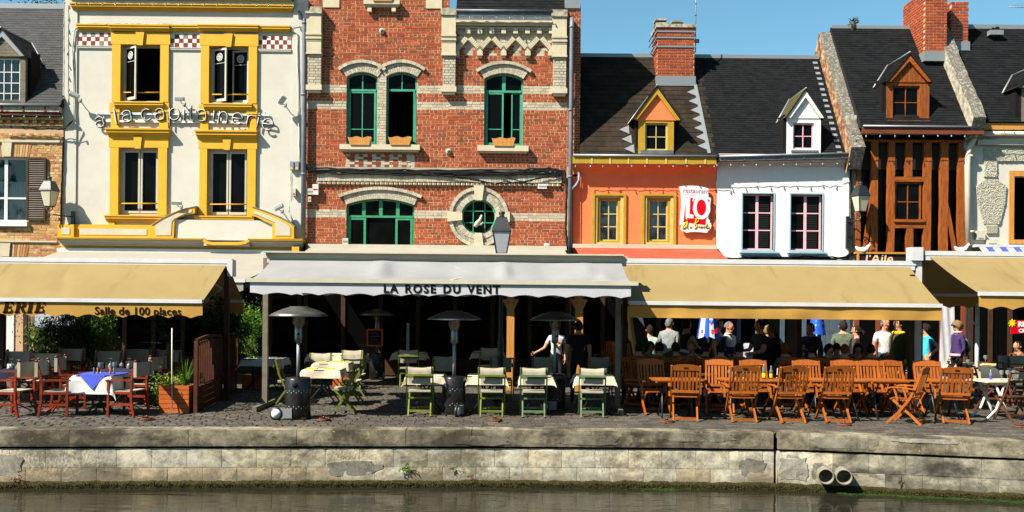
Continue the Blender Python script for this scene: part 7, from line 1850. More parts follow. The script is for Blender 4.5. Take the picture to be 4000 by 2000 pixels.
# ---- bistro tables with cream cloths
def cloth(w,d,h,drop,seed,mt,par=None,name='tablecloth',rot=0):
    """square cloth with hanging corners"""
    rnd=random.Random(seed); m=MB(); n=24; rows=[]; W,D=w/2,d/2
    for i in range(n+1):
        r=[]
        for j in range(n+1):
            u=-1+2*i/n; v=-1+2*j/n; X=u*(W+drop); Yv=v*(D+drop)
            ox=max(0,abs(X)-W); oy=max(0,abs(Yv)-D); o=ox+oy
            x=math.copysign(min(abs(X),W)+ox*.10,X); y=math.copysign(min(abs(Yv),D)+oy*.10,Yv)
            if ox>0 and oy>0: k_=.30; x=math.copysign(W+ox*.22+.03*math.sin(7*oy),X); y=math.copysign(D+oy*.22,Yv)
            wv=.018*math.sin(9*X+seed)*min(1,oy/.1)+0; wx2=.018*math.sin(10*Yv+seed)*min(1,ox/.1)
            z=h-min(o,max(ox,oy)+.35*min(ox,oy)) + (.003*math.sin(5*X)*math.cos(6*Yv) if o==0 else 0)
            r.append((x+wx2,y+wv,z))
        rows.append(r)
    m.grid(rows); o=m.build(name,mt,par); return o
def folding_base(t,w,h):
    for s in (-1,1):
        m=MB(); y=s*.2; m.tube([(-w*.42,y,0),(w*.30,y,h)],.014,6); m.tube([(w*.42,y,0),(-w*.30,y,h)],.014,6); m.build('leg',K['black'],t)
    m=MB(); m.tube([(-w*.42,-.2,.03),(-w*.42,.2,.03)],.012,5); m.tube([(w*.42,-.2,.03),(w*.42,.2,.03)],.012,5); m.build('crossbar',K['black'],t)
def bistro(px,py,w,d,lab,clab,mt='cloth_c',drop=.17,seed=1,napk=None,h=.74,grp='bistro tables under the white awning',base=True,rz=0):
    p=G(px,py); t=thing('bistro_table',lab,'table',p,rz,group=grp)
    m=MB(); m.box(-w/2,w/2,-d/2,d/2,h-.025,h-.003); m.build('tabletop',K['black'],t); folding_base(t,w,h-.03)
    c=cloth(w,d,h+.002,drop,seed,K[mt]); c.location=p; c.rotation_euler=(0,0,rz); tag(c,clab,'tablecloth','cloths on the bistro tables')
    if napk:
        for i,(nx,ny) in enumerate(napk[1]):
            q=MB(); q.box(-.11,.11,-.05,.05,0,.012); q.box(-.108,.108,-.048,.045,.012,.020); o=q.build('napkin',K[napk[0]]); o.location=p+Vector((nx,ny,h+.006)); o.rotation_euler=(0,0,.1*i); tag(o,napk[2] if isinstance(napk[2],str) else napk[2][i]+' lime green napkin on the '+('nearer' if len(napk[2])==2 else 'farther')+' cream table','napkin','folded napkins on the cream tables')
    return p
bistro(1265,1582,.78,.62,'folding table with crossed black legs behind the wheeled heater','cream cloth on the nearer table with lime napkins',seed=2,napk=('lime',((-.22,-.1),(.12,-.12)),('left','right')))
bistro(1300,1545,.80,.62,'folding table pushed behind the first cream table','cream cloth on the farther table with lime napkins',seed=3,napk=('lime',((-.25,.0),(.05,.08),(.25,-.05)),('left','middle','right')))
bistro(1662,1614,.72,.6,'folding table behind the first green front chair','cream cloth hanging in a point left of the second heater',seed=4,napk=('burg',((.0,-.05),),'burgundy napkin on the cloth left of the second heater'))
bistro(1900,1614,.72,.6,'folding table behind the second green front chair','cream cloth behind the second green chair, left corner hanging',seed=5,napk=('burg',((.0,-.08),),'burgundy napkin behind the second green chair'))
bistro(2092,1614,.62,.6,'folding table behind the third green front chair','cream cloth behind the third green chair',seed=6)
bistro(2318,1614,.74,.6,'folding table behind the fourth green front chair','cream cloth with a wide left fold behind the fourth green chair',seed=7)
bistro(1290,1495,1.05,.7,'larger shaded folding table beyond the lime napkin tables','cream cloth on the shaded table beyond the lime napkins',seed=8)
bistro(1600,1485,.85,.7,'folding table behind the steel post','cream cloth behind the steel post, lit at its left corner',seed=9,napk=('burg',((.0,-.05),),'burgundy napkin on the table behind the steel post'))
bistro(1905,1478,.85,.7,'folding table beside the pine post','cream cloth beside the pine post',seed=10,napk=('burg',((-.05,-.05),),'burgundy napkin beside the pine post'))
bistro(1035,1520,.95,.7,'shaded folding table left of the awning foot','grey-looking shaded cloth left of the awning foot',mt='cloth',seed=11)
# steel post, menu board, pine posts
def simple(name,lab,cat,p,mb,mt,grp=None,part='shaft'):
    t=thing(name,lab,cat,p,group=grp); mb.build(part,mt,t); return t
p=G(1592,1500); z1=wx(1597,1262,p.y)[1]; simple('steel_post','thin bare steel post between the first two front chairs','post',p,MB().box(-.035,.035,-.03,.03,0,z1),K['zinc'])
for px,lab in ((1995,'bright pine post with splayed bracket at the middle of the terrace'),(2262,'pine post partly hidden behind the fourth heater hood')):
    Y=21.6; X,zt=wx(px,1178,Y); t=thing('pine_post',lab,'post',(X,Y,0),group='pine posts of the brick house porch')
    MB().box(-.09,.09,-.09,.09,0,zt+.5).build('shaft',K['wood_p'],t); m=MB(); m.prism([(-.09,zt-.18),(.09,zt-.18),(.19,zt+.02),(.19,zt+.06),(-.19,zt+.06),(-.19,zt+.02)],-.10,.10); m.build('bracket',K['wood_p'],t)
    for s in (-1,1): MB().tube([(s*.08,-.10,zt-.03),(s*.08,-.115,zt-.03)],.014,8).build('bolt',K['black'],t)
# ---- patio heaters
def make_heater(lab,loc,H=2.02,wheel=True,rz=0):
    t=thing('patio_heater',lab,'heater',loc,rz,group='mushroom patio heaters')
    m=MB(); m.lathe([(.225,.05),(.23,.06),(.23,.72),(.215,.74),(.0,.742)],n=28); b=m.build('tank_cover',K['steel_d'],t)
    for z in (.22,.50):
        for i in range(16):
            a=math.pi+math.pi*(i+.5)/16; dz=.016*(1 if i%2 else -1)
            q=MB(); q.add([(.232*math.cos(a)+dx*math.sin(a),.232*math.sin(a)-dx*math.cos(a),z+dz+dd) for dx,dd in ((-.014,0),(0,-.014),(.014,0),(0,.014))],[(0,1,2,3)]); q.build('vent_slot',K['zinc'],b)
    MB().tube([(-.0,-.231,.62),(0,-.236,.62)],.05,16).build('valve_hole',K['hole'],b)
    MB().box(-.20,.20,-.20,.20,.0,.05).build('base',K['steel_d'],t)
    MB().tube([(0,0,.74),(0,0,H-.62)],.032,12).build('pole',K['zinc'],t)
    m=MB(); m.lathe([(.04,H-.66),(.075,H-.62),(.072,H-.58),(.072,H-.42),(.065,H-.40),(.09,H-.33),(.11,H-.30),(.11,H-.14),(.16,H-.12)],n=20); m.build('burner',K['steel'],t)
    MB().tube([(.02,-.085,H-.50),(.02,-.10,H-.50)],.022,12).build('knob',K['hole'],t)
    m=MB(); m.lathe([(.53,H-.175),(.535,H-.17),(.44,H-.115),(.30,H-.055),(.17,H-.015),(.16,H-.0),(.0,H+.0)],n=40,cap=False); m.lathe([(.52,H-.178),(.30,H-.075),(0,H-.03)],n=40,cap=False); m.build('reflector',K['steel'],t)
    if wheel:
        m=MB(); m.box(-.33,-.05,-.245,-.20,.03,.20); m.build('wheel_bracket',K['zinc'],t)
        m=MB(); m.tube([(-.33,-.25,.11),(-.33,-.20,.11)],.115,24); w=m.build('wheel',K['black'],t); MB().tube([(-.33,-.258,.11),(-.33,-.25,.11)],.085,24).build('hub_cap',K['white'],w)
    return t
h1=make_heater('nearest patio heater with big white wheel, lit steel body',G(1163,1634),2.03)
def hcopy(px,py,lab,s,keepwheel=False,rz=0):
    o=copy_tree(h1,G(px,py),R(rz),lab,scale=(s,s,s))
    return o
hcopy(1772,1618,'patio heater between the first two green front chairs with scuffed dark body',.97,rz=70); hcopy(2165,1600,'patio heater in front of the woman in the white shirt',.96,rz=20); h3=hcopy(1472,1478,'patio heater far back with a chalkboard leaning on it',.93,rz=90)
# menu chalkboard on the back heater
p=G(1472,1478)+Vector((-.02,-.30,0)); z0,z1=wx(1474,1350,p.y)[1],wx(1474,1288,p.y)[1]
t=thing('menu_board','small chalkboard menu in an orange frame leaning on the far heater','menu board',(p.x,p.y,z0)); hh=z1-z0
MB().box(-.20,.20,0,.02,0,hh).build('board',K['chalk'],t)
m=MB(); m.box(-.22,-.18,-.01,.03,-.02,hh+.02); m.box(.18,.22,-.01,.03,-.02,hh+.02); m.box(-.18,.18,-.01,.03,-.02,.02); m.box(-.18,.18,-.01,.03,hh-.02,hh+.02); m.build('frame',K['frame_o'],t)
for i in range(4):
    m=MB(); 
    for k_ in range(3+i%2): x=-.12+.07*k_; z=hh-.10-i*.085; m.tube([(x,-.003,z),(x+.02,-.003,z+.012),(x+.04,-.003,z-.004),(x+.055,-.003,z+.006)],.0035,4)
    m.build('chalk_writing',K['bulb'],t)
# ---- mahogany armchairs (director style); back at -y
def make_mah(lab,loc,rz):
    t=thing('canvas_armchair',lab,'chair',loc,rz,group='mahogany armchairs with cream canvas backs')
    for s in (-1,1):
        x=s*.27
        MB().box(x-.02,x+.02,.20,.24,0,.64).build('leg',K['mahog'],t)
        ribbon([(x,-.27,0),(x,-.22,.30),(x,-.22,.66),(x,-.30,1.0)],.04,.04,K['mahog'],'leg',t)
        ribbon([(x,-.25,.655),(x,.0,.66),(x,.27,.655)],.055,.028,K['mahog'],'armrest',t)
        for z in (.43,.22): MB().box(x-.014,x+.014,-.22,.20,z-.022,z+.022).build('side_rail',K['mahog'],t)
        MB().lathe([(.026,0),(.03,.015),(.0,.035)],(x,-.30,1.0),10).build('knob',K['mahog'],t)
        for z in (.0,):
            m=MB(); rows=[[(x+s*.024,-.325+dy,zz) for dy in (0,.05)] for zz in (.70,.985)]; 
            m.box(x-.026,x+.026,-.30-.028-(0),-.30+.028,.72,.985); m.build('canvas_sleeve',K['linen'],t)
    m=MB(); rows=[]
    for i in range(9):
        x=-.26+.52*i/8; b=-.05*math.sin(math.pi*i/8); rows.append([(x,-.30+b,.985),(x,-.29+b,.85),(x,-.285+b,.72)])
    m.grid(rows); m.build('canvas_back',K['linen'],t)
    MB().box(-.26,.26,-.20,.20,.445,.462).build('canvas_seat',K['linen'],t)
    m=MB(); m.bar((-.25,-.2,.05),(.25,.18,.40),.03,.02); m.bar((.25,-.2,.05),(-.25,.18,.40),.03,.02); m.build('cross_brace',K['mahog'],t)
    return t
MH=make_mah('mahogany canvas armchair facing the blue and white table from the left, nearest',G(232,1622),R(-82))
def mah(px,py,rz,lab): return copy_tree(MH,G(px,py),R(rz),lab)
mah(52,1622,84,'mahogany canvas armchair cut by the left edge, its back to the right'); mah(498,1620,84,'mahogany canvas armchair on the right side of the blue and white table'); mah(300,1592,-80,'mahogany canvas armchair behind the nearest one, left of the blue table'); mah(560,1585,82,'mahogany canvas armchair in the second row right of the blue table')
for a in ((150,1575,180,'dark mahogany armchair in shade at the left behind the upturned glasses'),(400,1555,180,'shaded mahogany armchair behind the blue and white table'),(40,1560,175,'shaded mahogany armchair at the far left edge'),(520,1540,185,'shaded mahogany armchair in front of the slatted screen'),(250,1540,176,'shaded mahogany armchair under the bamboo'),(630,1545,170,'shaded armchair left of the palm')): mah(*a)
# table with white and blue cloth
p=G(392,1615); t=thing('pedestal_table','cast iron pedestal table under a white and blue cloth','table',p)
MB().box(-.36,.36,-.36,.36,.70,.725).build('tabletop',K['mahog'],t)
m=MB(); m.lathe([(.05,.12),(.035,.2),(.04,.45),(.06,.68),(.12,.70)],n=14)
for k_ in range(4):
    a=R(45+90*k_); m.tube([(0,0,.20),(.10*math.cos(a),.10*math.sin(a),.17),(.22*math.cos(a),.22*math.sin(a),.05),(.32*math.cos(a),.32*math.sin(a),.01)],.02,6)
m.build('pedestal',K['black'],t)
c=cloth(.74,.74,.73,.33,3,K['cloth']); c.location=p; tag(c,'white cloth with long hanging corners under the blue overlay','tablecloth')
m=MB(); z=.742; m.add([(-.30,-.372,z),(.30,-.372,z),(.46,0,z),(.37,.37,z),(-.37,.37,z),(-.36,0,z)],[(0,1,2,3,4,5)])
m.add([(-.22,-.376,z),(.26,-.376,z),(.04,-.43,z-.26)],[(0,2,1)]); m.add([(-.22,-.376,z),(.26,-.376,z),(.26,-.30,z+.001),(-.22,-.30,z+.001)],[(0,1,2,3)]); o=m.build('tablecloth',K['bluecloth']); o.location=p; tag(o,'blue diamond overlay cloth with its point hanging towards the canal','tablecloth')
MB_=MB(); MB_.tube([(0,-.44,.56),(0,-.40,.60),(.0,-.385,.70),(0,-.36,.745)],.018,5); 
for dx,dy,inv,lab in ((.02,-.05,False,'tall wine glass at the front of the blue cloth'),(.24,.05,False,'wine glass at the right of the blue cloth')): glass_at(p+Vector((dx,dy,.745)),lab,inv,1.25)
for dx,dy,lab,mt in ((-.08,-.10,'left clear salt shaker on the blue cloth','clear'),(.0,-.12,'brown pepper mill left of the wine glass on the blue cloth','wood_p'),(.20,-.05,'brown pepper mill on the right of the blue cloth','wood_p'),(.28,-.08,'right clear salt shaker on the blue cloth','clear')):
    m=MB(); m.lathe([(.018,0),(.02,.01),(.012,.07),(.016,.10),(.0,.12)],n=10); o=m.build('shaker',K[mt]); o.location=p+Vector((dx,dy,.745)); tag(o,lab,'shaker')
K['shadecloth']=mat('blue_cloth_shaded',(.02,.02,.035),.85)  # blue cloth darkened: the shade over these tables is put into its colour
# shaded tables with upturned glasses
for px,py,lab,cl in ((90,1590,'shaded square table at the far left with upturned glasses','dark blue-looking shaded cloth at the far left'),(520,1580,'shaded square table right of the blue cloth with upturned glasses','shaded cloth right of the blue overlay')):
    q=G(px,py); t=thing('square_table',lab,'table',q); MB().box(-.5,.5,-.36,.36,.70,.725).build('tabletop',K['mahog'],t); folding_base(t,.8,.7); c=cloth(1.0,.72,.73,.12,px,K['shadecloth']); c.location=q; tag(c,cl,'tablecloth')
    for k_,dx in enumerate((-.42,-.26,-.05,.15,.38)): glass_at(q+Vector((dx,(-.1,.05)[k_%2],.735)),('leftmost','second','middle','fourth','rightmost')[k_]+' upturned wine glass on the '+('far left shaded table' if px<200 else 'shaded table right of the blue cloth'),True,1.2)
# ---- planter, screen, plants
def blades(mb,base,n,h,spread,w,rnd,droop=.5,mi=0):
    for i in range(n):
        a=rnd.uniform(0,6.28); l=h*rnd.uniform(.6,1.1); s=spread*rnd.uniform(.3,1); d=Vector((math.cos(a),math.sin(a),0)); side=Vector((-math.sin(a),math.cos(a),0))*w
        p0=base+d*.03; p1=base+d*s*.5+Vector((0,0,l*.7)); p2=base+d*s+Vector((0,0,l*(1-droop*s)))
        P=curve(p0,p1,p2,4); vs=[]
        for k_,p in enumerate(P): f=1-k_/4*.95; vs.append([tuple(p-side*f),tuple(p+side*f)])
        mb.grid(vs,mi,False)
def leaves(mb,c,sx,sy,sz,n,L,rnd,ratio=.25,updown=-.3):
    for i in range(n):
        p=Vector((c.x+rnd.gauss(0,sx),c.y+rnd.gauss(0,sy),c.z+rnd.gauss(0,sz))); d=Vector((rnd.uniform(-1,1),rnd.uniform(-1,1),rnd.uniform(-1,.7)+updown)).normalized()*L*rnd.uniform(.6,1.2); e=d.cross(Vector((rnd.uniform(-1,1),rnd.uniform(-1,1),rnd.uniform(-1,1)))).normalized()*L*ratio*.5
        mb.add([tuple(p),tuple(p+d*.4+e),tuple(p+d),tuple(p+d*.4-e)],[(0,1,2,3)])
rnd=random.Random(21)
p=G(700,1606); W=.56
t=thing('wooden_planter','orange stained slatted wooden planter box in sun','planter',p)
for i in range(6):
    z=i*.086; MB().box(-W/2,W/2,-W/2,-W/2+.03,z+.005,z+.082).build('plank',K['planter'],t); MB().box(-W/2,-W/2+.03,-W/2+.031,W/2,z+.005,z+.082).build('plank',K['planter'],t); MB().box(W/2-.03,W/2,-W/2+.031,W/2,z+.005,z+.082).build('plank',K['planter'],t)
MB().box(-W/2+.031,W/2-.031,-W/2+.031,W/2-.031,.02,.47).build('soil',K['bark'],t)
pl=thing('planter_plant','variegated green plant with sword leaves growing in the orange planter','plant',p+Vector((0,0,.47)))
m=MB(); blades(m,Vector((.10,0,0)),46,.55,.28,.011,rnd,.6); m.build('sword_leaves',K['leaf'],pl); m=MB(); leaves(m,Vector((-.14,-.1,.10)),.13,.10,.07,420,.06,rnd,.5); m.build('leaves',K['leaf_y'],pl)
m=MB(); leaves(m,Vector((-.42,-.05,-.05)),.06,.06,.2,160,.05,rnd,.5); m.build('trailing_leaves',K['leaf'],pl)
pc=p+Vector((-.0,-.36,0)); xt,zt=wx(672,1282,pc.y+.2)
t=thing('tie_cord','pale cord tied down from the left awning to the quay setts','cord',(pc.x,pc.y,0),world_children=True); m=MB(); m.tube([(xt,pc.y+.2,zt),((xt+pc.x)/2-.01,pc.y+.12,zt*.55),(pc.x,pc.y,.10)],.011,5); m.build('cord',K['cable_w'],t); m=MB(); m.tube([(pc.x+.02*math.cos(a),pc.y,.06+.05*math.sin(a)) for a in [2*math.pi*i/10 for i in range(10)]],.005,4,closed=True); m.build('loop',K['zinc'],t)
# slatted screens in depth
def screen(pa,pb,h,lab,n):
    t=thing('slatted_screen',lab,'screen',(pa.x,pa.y,0),world_children=True,group='brown slatted terrace screens'); d=pb-pa
    for i,q in enumerate((pa,pb)): MB().bar(q+Vector((0,0,0)),q+Vector((0,0,h)),.07,.07).build('post',K['screenw'],t)
    for i in range(n):
        q=pa+d*((i+.5)/n); m=MB(); m.bar(q+Vector((0,0,.52)),q+Vector((0,0,h-.05+.03*math.sin(math.pi*(i+.5)/n))),d.length/n*.55,.02,up=(0,1,0) if abs(d.x)<abs(d.y) else (0,1,0)); m.build('slat',K['screenw'],t)
    m=MB(); P=[pa+d*(i/8)+Vector((0,0,h+.05*math.sin(math.pi*i/8))) for i in range(9)]
    for a,b_ in zip(P,P[1:]): m.bar(a,b_,.06,.05)
    m.build('top_rail',K['screenw'],t)
    for k_ in range(4):
        m=MB(); m.bar(pa+Vector((0,0,.06+.12*k_)),pb+Vector((0,0,.06+.12*k_)),.02,.11); m.build('plank',K['screenw'],t)
    return t
A_=G(765,1612); B_=gx(862,19.0); C_=gx(935,21.3)
sc1=screen(A_,Vector((B_.x,B_.y,0)),1.36,'nearer brown slatted screen running back from the orange planter',11); screen(Vector((B_.x+.05,B_.y+.2,0)),Vector((C_.x-.1,C_.y,0)),1.34,'farther brown slatted screen behind the dark awning post',9)
# bamboo row
for px,w,lab,z0 in ((290,.42,'bright bamboo clump in a long planter below the blue-white banner',.75),(355,.34,'taller bamboo clump to the right of the banner',.75),(215,.30,'bamboo clump left of the banner, partly shaded',.75)):
    Y=20.95; q=gx(px,Y); rnd=random.Random(px); t=thing('bamboo',lab,'plant',q,group='bamboo clumps behind the left terrace')
    top=2.25 if px==355 else (1.85 if px==290 else 1.75)
    m=MB(); s=MB()
    for i in range(34):
        x=rnd.gauss(0,w*.5); y=rnd.gauss(0,.12); h=top*rnd.uniform(.7,1.05); e=Vector((x*1.4,y*1.3,h)); b_=Vector((x,y,.4)); s.tube([b_,(b_+e)/2,e],[.008,.006,.003],4)
        for k_ in range(60):
            f=rnd.uniform(.2,1.03); c=b_.lerp(e,f); leaves(m,c,.08,.08,.06,1,.15,rnd,.2)
    m.build('leaves',K['leaf'],t); s.build('canes',K['leaf_y'],t)
q=gx(300,20.95); t=thing('long_planter','orange wooden trough holding the bamboo, mostly in shade','planter',q)
for i in range(5): MB().box(-.95,.95,-.25,-.22,i*.09+.004,i*.09+.086).build('plank',K['planter'],t)
MB().box(-.94,.94,-.219,.22,.0,.44).build('soil',K['bark'],t)
# dark leafy shrubs and palm
def shrub(px,Y,zc,sx,sz,n,lab,mt,L=.07,name='shrub',cat='plant'):
    q=gx(px,Y); rnd=random.Random(px); t=thing(name,lab,cat,q); m=MB(); 
    for k_ in range(12):
        c=Vector((rnd.gauss(0,sx),rnd.gauss(0,.2),zc+rnd.gauss(0,sz))); leaves(m,c,sx*.4,.12,sz*.4,n//12,L,rnd,.35)
    m.build('foliage',mt,t); s=MB(); 
    for k_ in range(5): s.tube([(0,0,0),(rnd.gauss(0,sx*.6),0,zc)],.012,4)
    s.build('stems',K['bark'],t); return t
shrub(255,20.6,1.7,.30,.35,2600,'tall dark shrub in the shade left of the bamboo',K['leaf_d'],.09)
shrub(990,21.2,1.35,.16,.42,2200,'bright green climber between the dark screen and the white post',K['leaf'],.08,'climbing_plant')
shrub(845,19.8,1.75,.30,.2,1800,'dark palm-like shrub in silhouette above the screen',K['leaf_d'],.10)
shrub(110,21.5,1.9,.14,.45,900,'thin leafy creeper on the pale door frame at the far left',K['leaf_d'],.07,'climbing_plant')
q=gx(655,18.2); t=thing('palm','dark fan palm behind the slatted screen on the left terrace','plant',q+Vector((0,0,0))); rnd=random.Random(33)
MB().lathe([(.20,0),(.26,.42),(.24,.44),(0,.44)],n=16).build('pot',K['planter'],t); MB().tube([(0,0,.4),(.02,0,1.25)],[.07,.05],8).build('trunk',K['bark'],t); m=MB()
for i in range(16):
    a=rnd.uniform(0,6.28); el=rnd.uniform(-.1,1.3); d=Vector((math.cos(a)*math.cos(el),math.sin(a)*math.cos(el)*.6,math.sin(el))); b_=Vector((0,0,1.25)); c=b_+d*.38; s=d.cross(Vector((0,0,1))).normalized(); u=s.cross(d)
    m.tube([b_,c],.006,4)
    for k_ in range(11):
        g_=R(-75+15*k_); v=(d*math.cos(g_)+s*math.sin(g_)).normalized(); e=c+v*.38+Vector((0,0,-.04)); w_=s*.010 if abs(math.cos(g_))>.5 else d*.010; m.add([tuple(c),tuple(c+(e-c)*.5+w_),tuple(e),tuple(c+(e-c)*.5-w_)],[(0,1,2,3)])
m.build('fronds',K['leaf_d'],t)
# banner, pale door frames behind the left terrace
q=gx(215,20.2); X0_,Z0_=wx(135,1283,20.7); X1_,Z1_=wx(293,1220,20.7); t=thing('menu_banner','pale blue and white board in an orange edge hanging among the bamboo','banner',((X0_+X1_)/2,20.7,Z0_),world_children=True)
MB().box(X0_,X1_,20.7,20.74,Z0_,Z1_+.25).build('board',mat('blue_white_board',(.42,.45,.52),.6,(.30,.36,.48),3),t); MB().box(X1_,X1_+.03,20.69,20.75,Z0_,Z1_+.25).build('frame',K['gold'],t)
for px,lab in ((48,'pale door frame seen past the creeper at the far left'),):
    a=wx(30,1250,24.9)[0]; b_=wx(58,1250,24.9)[0]; t=thing('door_frame',lab,'door frame',(a,24.9,0),world_children=True); MB().box(a,b_,24.85,24.95,0,2.4).build('jamb',K['white'],t)
for px in (1030,):
    Y=22.8; a=wx(px,1250,Y)[0]; t=thing('white_pole','thin white pole beside the bright climber','pole',(a,Y,0)); MB().tube([(0,0,0),(0,0,2.4)],.035,8).build('shaft',K['white'],t)
# ---- parasols
def folded_parasol(px,Y,zb,zt,r,lab,mt,bands=True):
    q=gx(px,Y); t=thing('folded_parasol',lab,'parasol',q,group='closed blue and white parasols'); m=MB(); n=16; rows=[]
    for k_ in range(8):
        f=k_/7; rr=r*(1-f*.75); rows.append([((rr*(1 if j%2 else .62))*math.cos(2*math.pi*j/n),(rr*(1 if j%2 else .62))*math.sin(2*math.pi*j/n),zb+(zt-zb)*f+(.05 if j%2==0 and k_==0 else 0)) for j in range(n+1)])
    m.grid(rows); 
    # alternate white panels
    fi=0
    for i in range(len(m.f)):
        j=i%n
        m.m[i]=1 if (j//2)%2 else 0
    m.build('cloth',mt,t); MB().tube([(0,0,0),(0,0,zt+.1)],.022,8).build('pole',K['alu'],t); MB().lathe([(.25,0),(.25,.05),(.05,.08)],n=14).build('base',K['alu'],t); return t
K['umbw']=mat('white_parasol_cloth',(.70,.72,.78),.8,transl=.15); K['umbb']=mat('blue_parasol_panel',(.02,.09,.55),.7,transl=.1)
f1=folded_parasol(2764,20.6,wx(2764,1322,20.6)[1],2.6,.26,'closed white and blue parasol with red letters left of the man in white and navy',[K['umbw'],K['umbb']])
o=opentext('stl',0,0,0,.16,K['red'],f1,offset=.006); o.location=(.02,-.215,wx(2764,1300,20.6)[1]); o=opentext('s',0,0,0,.15,K['red'],f1,offset=.006); o.location=(-.20,-.16,wx(2764,1300,20.6)[1])
o=opentext('ss',0,0,0,.14,K['umbb'],f1,offset=.004); o.location=(-.02,-.185,wx(2764,1262,20.6)[1])
folded_parasol(3190,21.2,wx(3190,1312,21.2)[1],2.5,.20,'closed bright blue parasol hanging over the blue-grey shopfront',[K['umbb'],K['blueumb']])
# half-open white square parasol tipped on the ground behind the seated guests
q=gx(2640,19.2); t=thing('tipped_parasol','grey-white parasol lying tipped open behind the seated guests','parasol',q+Vector((0,0,.75))); m=MB(); P=[(.62*math.cos(a),-.05+.15*math.sin(a)*.3,.42*math.sin(a)) for a in [2*math.pi*(i+.25)/8 for i in range(8)]]
for i in range(8): m.add([(0,.35,.05),P[i],P[(i+1)%8]],[(0,1,2)])
m.build('cloth',mat('grey_parasol',(.20,.18,.17),.8,transl=.1),t); m=MB(); 
for i in range(8): m.bar(P[i],P[(i+1)%8],.02,.06)
m.build('hem',K['umbw'],t); MB().tube([(0,.35,.05),(0,-.6,-.1)],.015,6).build('pole',K['wood_p'],t)
# tall folded menu stand
q=gx(2490,19.6); t=thing('menu_stand','tall folded A-frame menu stand with pale wood edge by the awning post','menu board',q)
m=MB(); m.bar((-.22,0,2.05),(.02,.0,.6),.06,.35); m.build('pale_leaf',mat('varnished_pale_wood',(.60,.42,.16),.5),t); m=MB(); m.bar((-.10,.12,2.12),(.28,.12,.75),.24,.03,up=(0,1,0)); m.build('dark_leaf',mat('slate_board',(.06,.065,.08),.5),t); m=MB(); m.bar((-.30,.2,1.6),(-.38,.2,.9),.10,.03); m.build('strut',K['zinc'],t)
# white plastic chairs, one with a red jacket
def plastic(px,Y,rz,lab):
    q=gx(px,Y); t=thing('plastic_chair',lab,'chair',q,R(rz),group='white plastic chairs in the lane'); m=MB(); n=14; rows=[]
    for k_ in range(4):
        f=k_/3; rows.append([(.26*math.cos(math.pi*i/n),-.22-.05*f-.06*math.sin(math.pi*i/n),.72+.20*math.sin(math.pi*i/n)*(1-f*.0)-.10*f+(0 if k_ else .02)) for i in range(n+1)])
    m.grid(rows); m.build('back_hoop',K['white'],t)
    for i in range(3): x=-.13+.13*i; MB().bar((x,-.24,.44),(x,-.28,.84),.05,.015,up=(0,1,0)).build('back_slat',K['white'],t)
    MB().box(-.24,.24,-.22,.22,.42,.445).build('seat',K['white'],t)
    for s in (-1,1):
        MB().bar((s*.25,-.24,.66),(s*.27,.2,.66),.06,.025).build('armrest',K['white'],t)
        for y in (-.22,.2): MB().bar((s*.23,y,.66 if y>0 else .72),(s*.27,y*1.15,0),.05,.04).build('leg',K['white'],t)
    return q
qq=plastic(3068,20.9,172,'white plastic chair with a red jacket thrown over it'); plastic(3395,21.2,170,'white plastic chair half hidden by the man in the checked shirt')
m=MB(); rows=[[(x,y+.01*math.sin(x*30),z) for x in (-.16,-.05,.06,.2)] for (y,z) in ((.30,.78),(.22,.90),(.12,.93),(.02,.80),(-.22,.60),(-.28,.48),(-.30,.30))]; m.grid(rows); o=m.build('red_jacket',K['red']); o.location=qq; tag(o,'red jacket draped over the white plastic chair','jacket')
# trestle table with red and white cloth near the parasol
q=gx(2745,20.0); t=thing('side_table','small table behind the folded parasol with a red runner','table',q); MB().box(-.5,.4,-.3,.3,.74,.765).build('tabletop',K['redfront'],t); folding_base(t,.8,.74); c=cloth(.72,.6,.775,.28,5,K['cloth']); c.location=q; tag(c,'white cloth hanging in a long point beside the man in white and navy','tablecloth')
# white folding tables and brown chairs at right
def brown(px,py,rz,lab):
    return copy_tree(BR,G(px,py),R(rz),lab)
BR=make_green('brown wooden folding chair right of the front teak armchairs',K['teak_d'],G(3950,1640),R(20),cover=False); BR['group']='brown folding chairs at the right terrace'
brown(3830,1600,-100,'brown folding chair seen from the side left of the white folding table'); brown(3880,1580,168,'brown folding chair behind the white folding table'); brown(3990,1590,178,'brown folding chair cut by the right edge of the frame')
p=G(3890,1632); t=thing('folding_table','pale folding table with bowed white metal legs at the right','table',p,R(8))
MB().box(-.38,.55,-.28,.30,.70,.73).build('tabletop',K['cloth_c'],t)
for y in (-.22,.22):
    m=MB(); m.tube([(-.36,y,0),(-.16,y,.18),(-.06,y,.42),(-.02,y,.60),(.10,y,.70)],.024,7); m.tube([(.10,y,0),(.04,y,.20),(-.10,y,.50),(-.20,y,.70)],.024,7); m.build('leg',K['white'],t)
for i in range(3): glass_at(p+Vector((.10+.12*i,.0,.735)),('left','middle','right')[i]+' wine glass of three on the pale folding table',False,1.1)
bottle(p+Vector((-.08,.05,.73)),'small blue-capped water bottle on the pale folding table',K['clear'],.2,'bluecloth',grp=None)
m=MB(); m.lathe([(.06,0),(.085,.15),(.09,.15),(.0,.15)],n=14); o=m.build('ice_bucket',K['white']); o.location=p+Vector((.42,.12,.735)); tag(o,'white ice bucket on the pale folding table at the right edge','bucket')
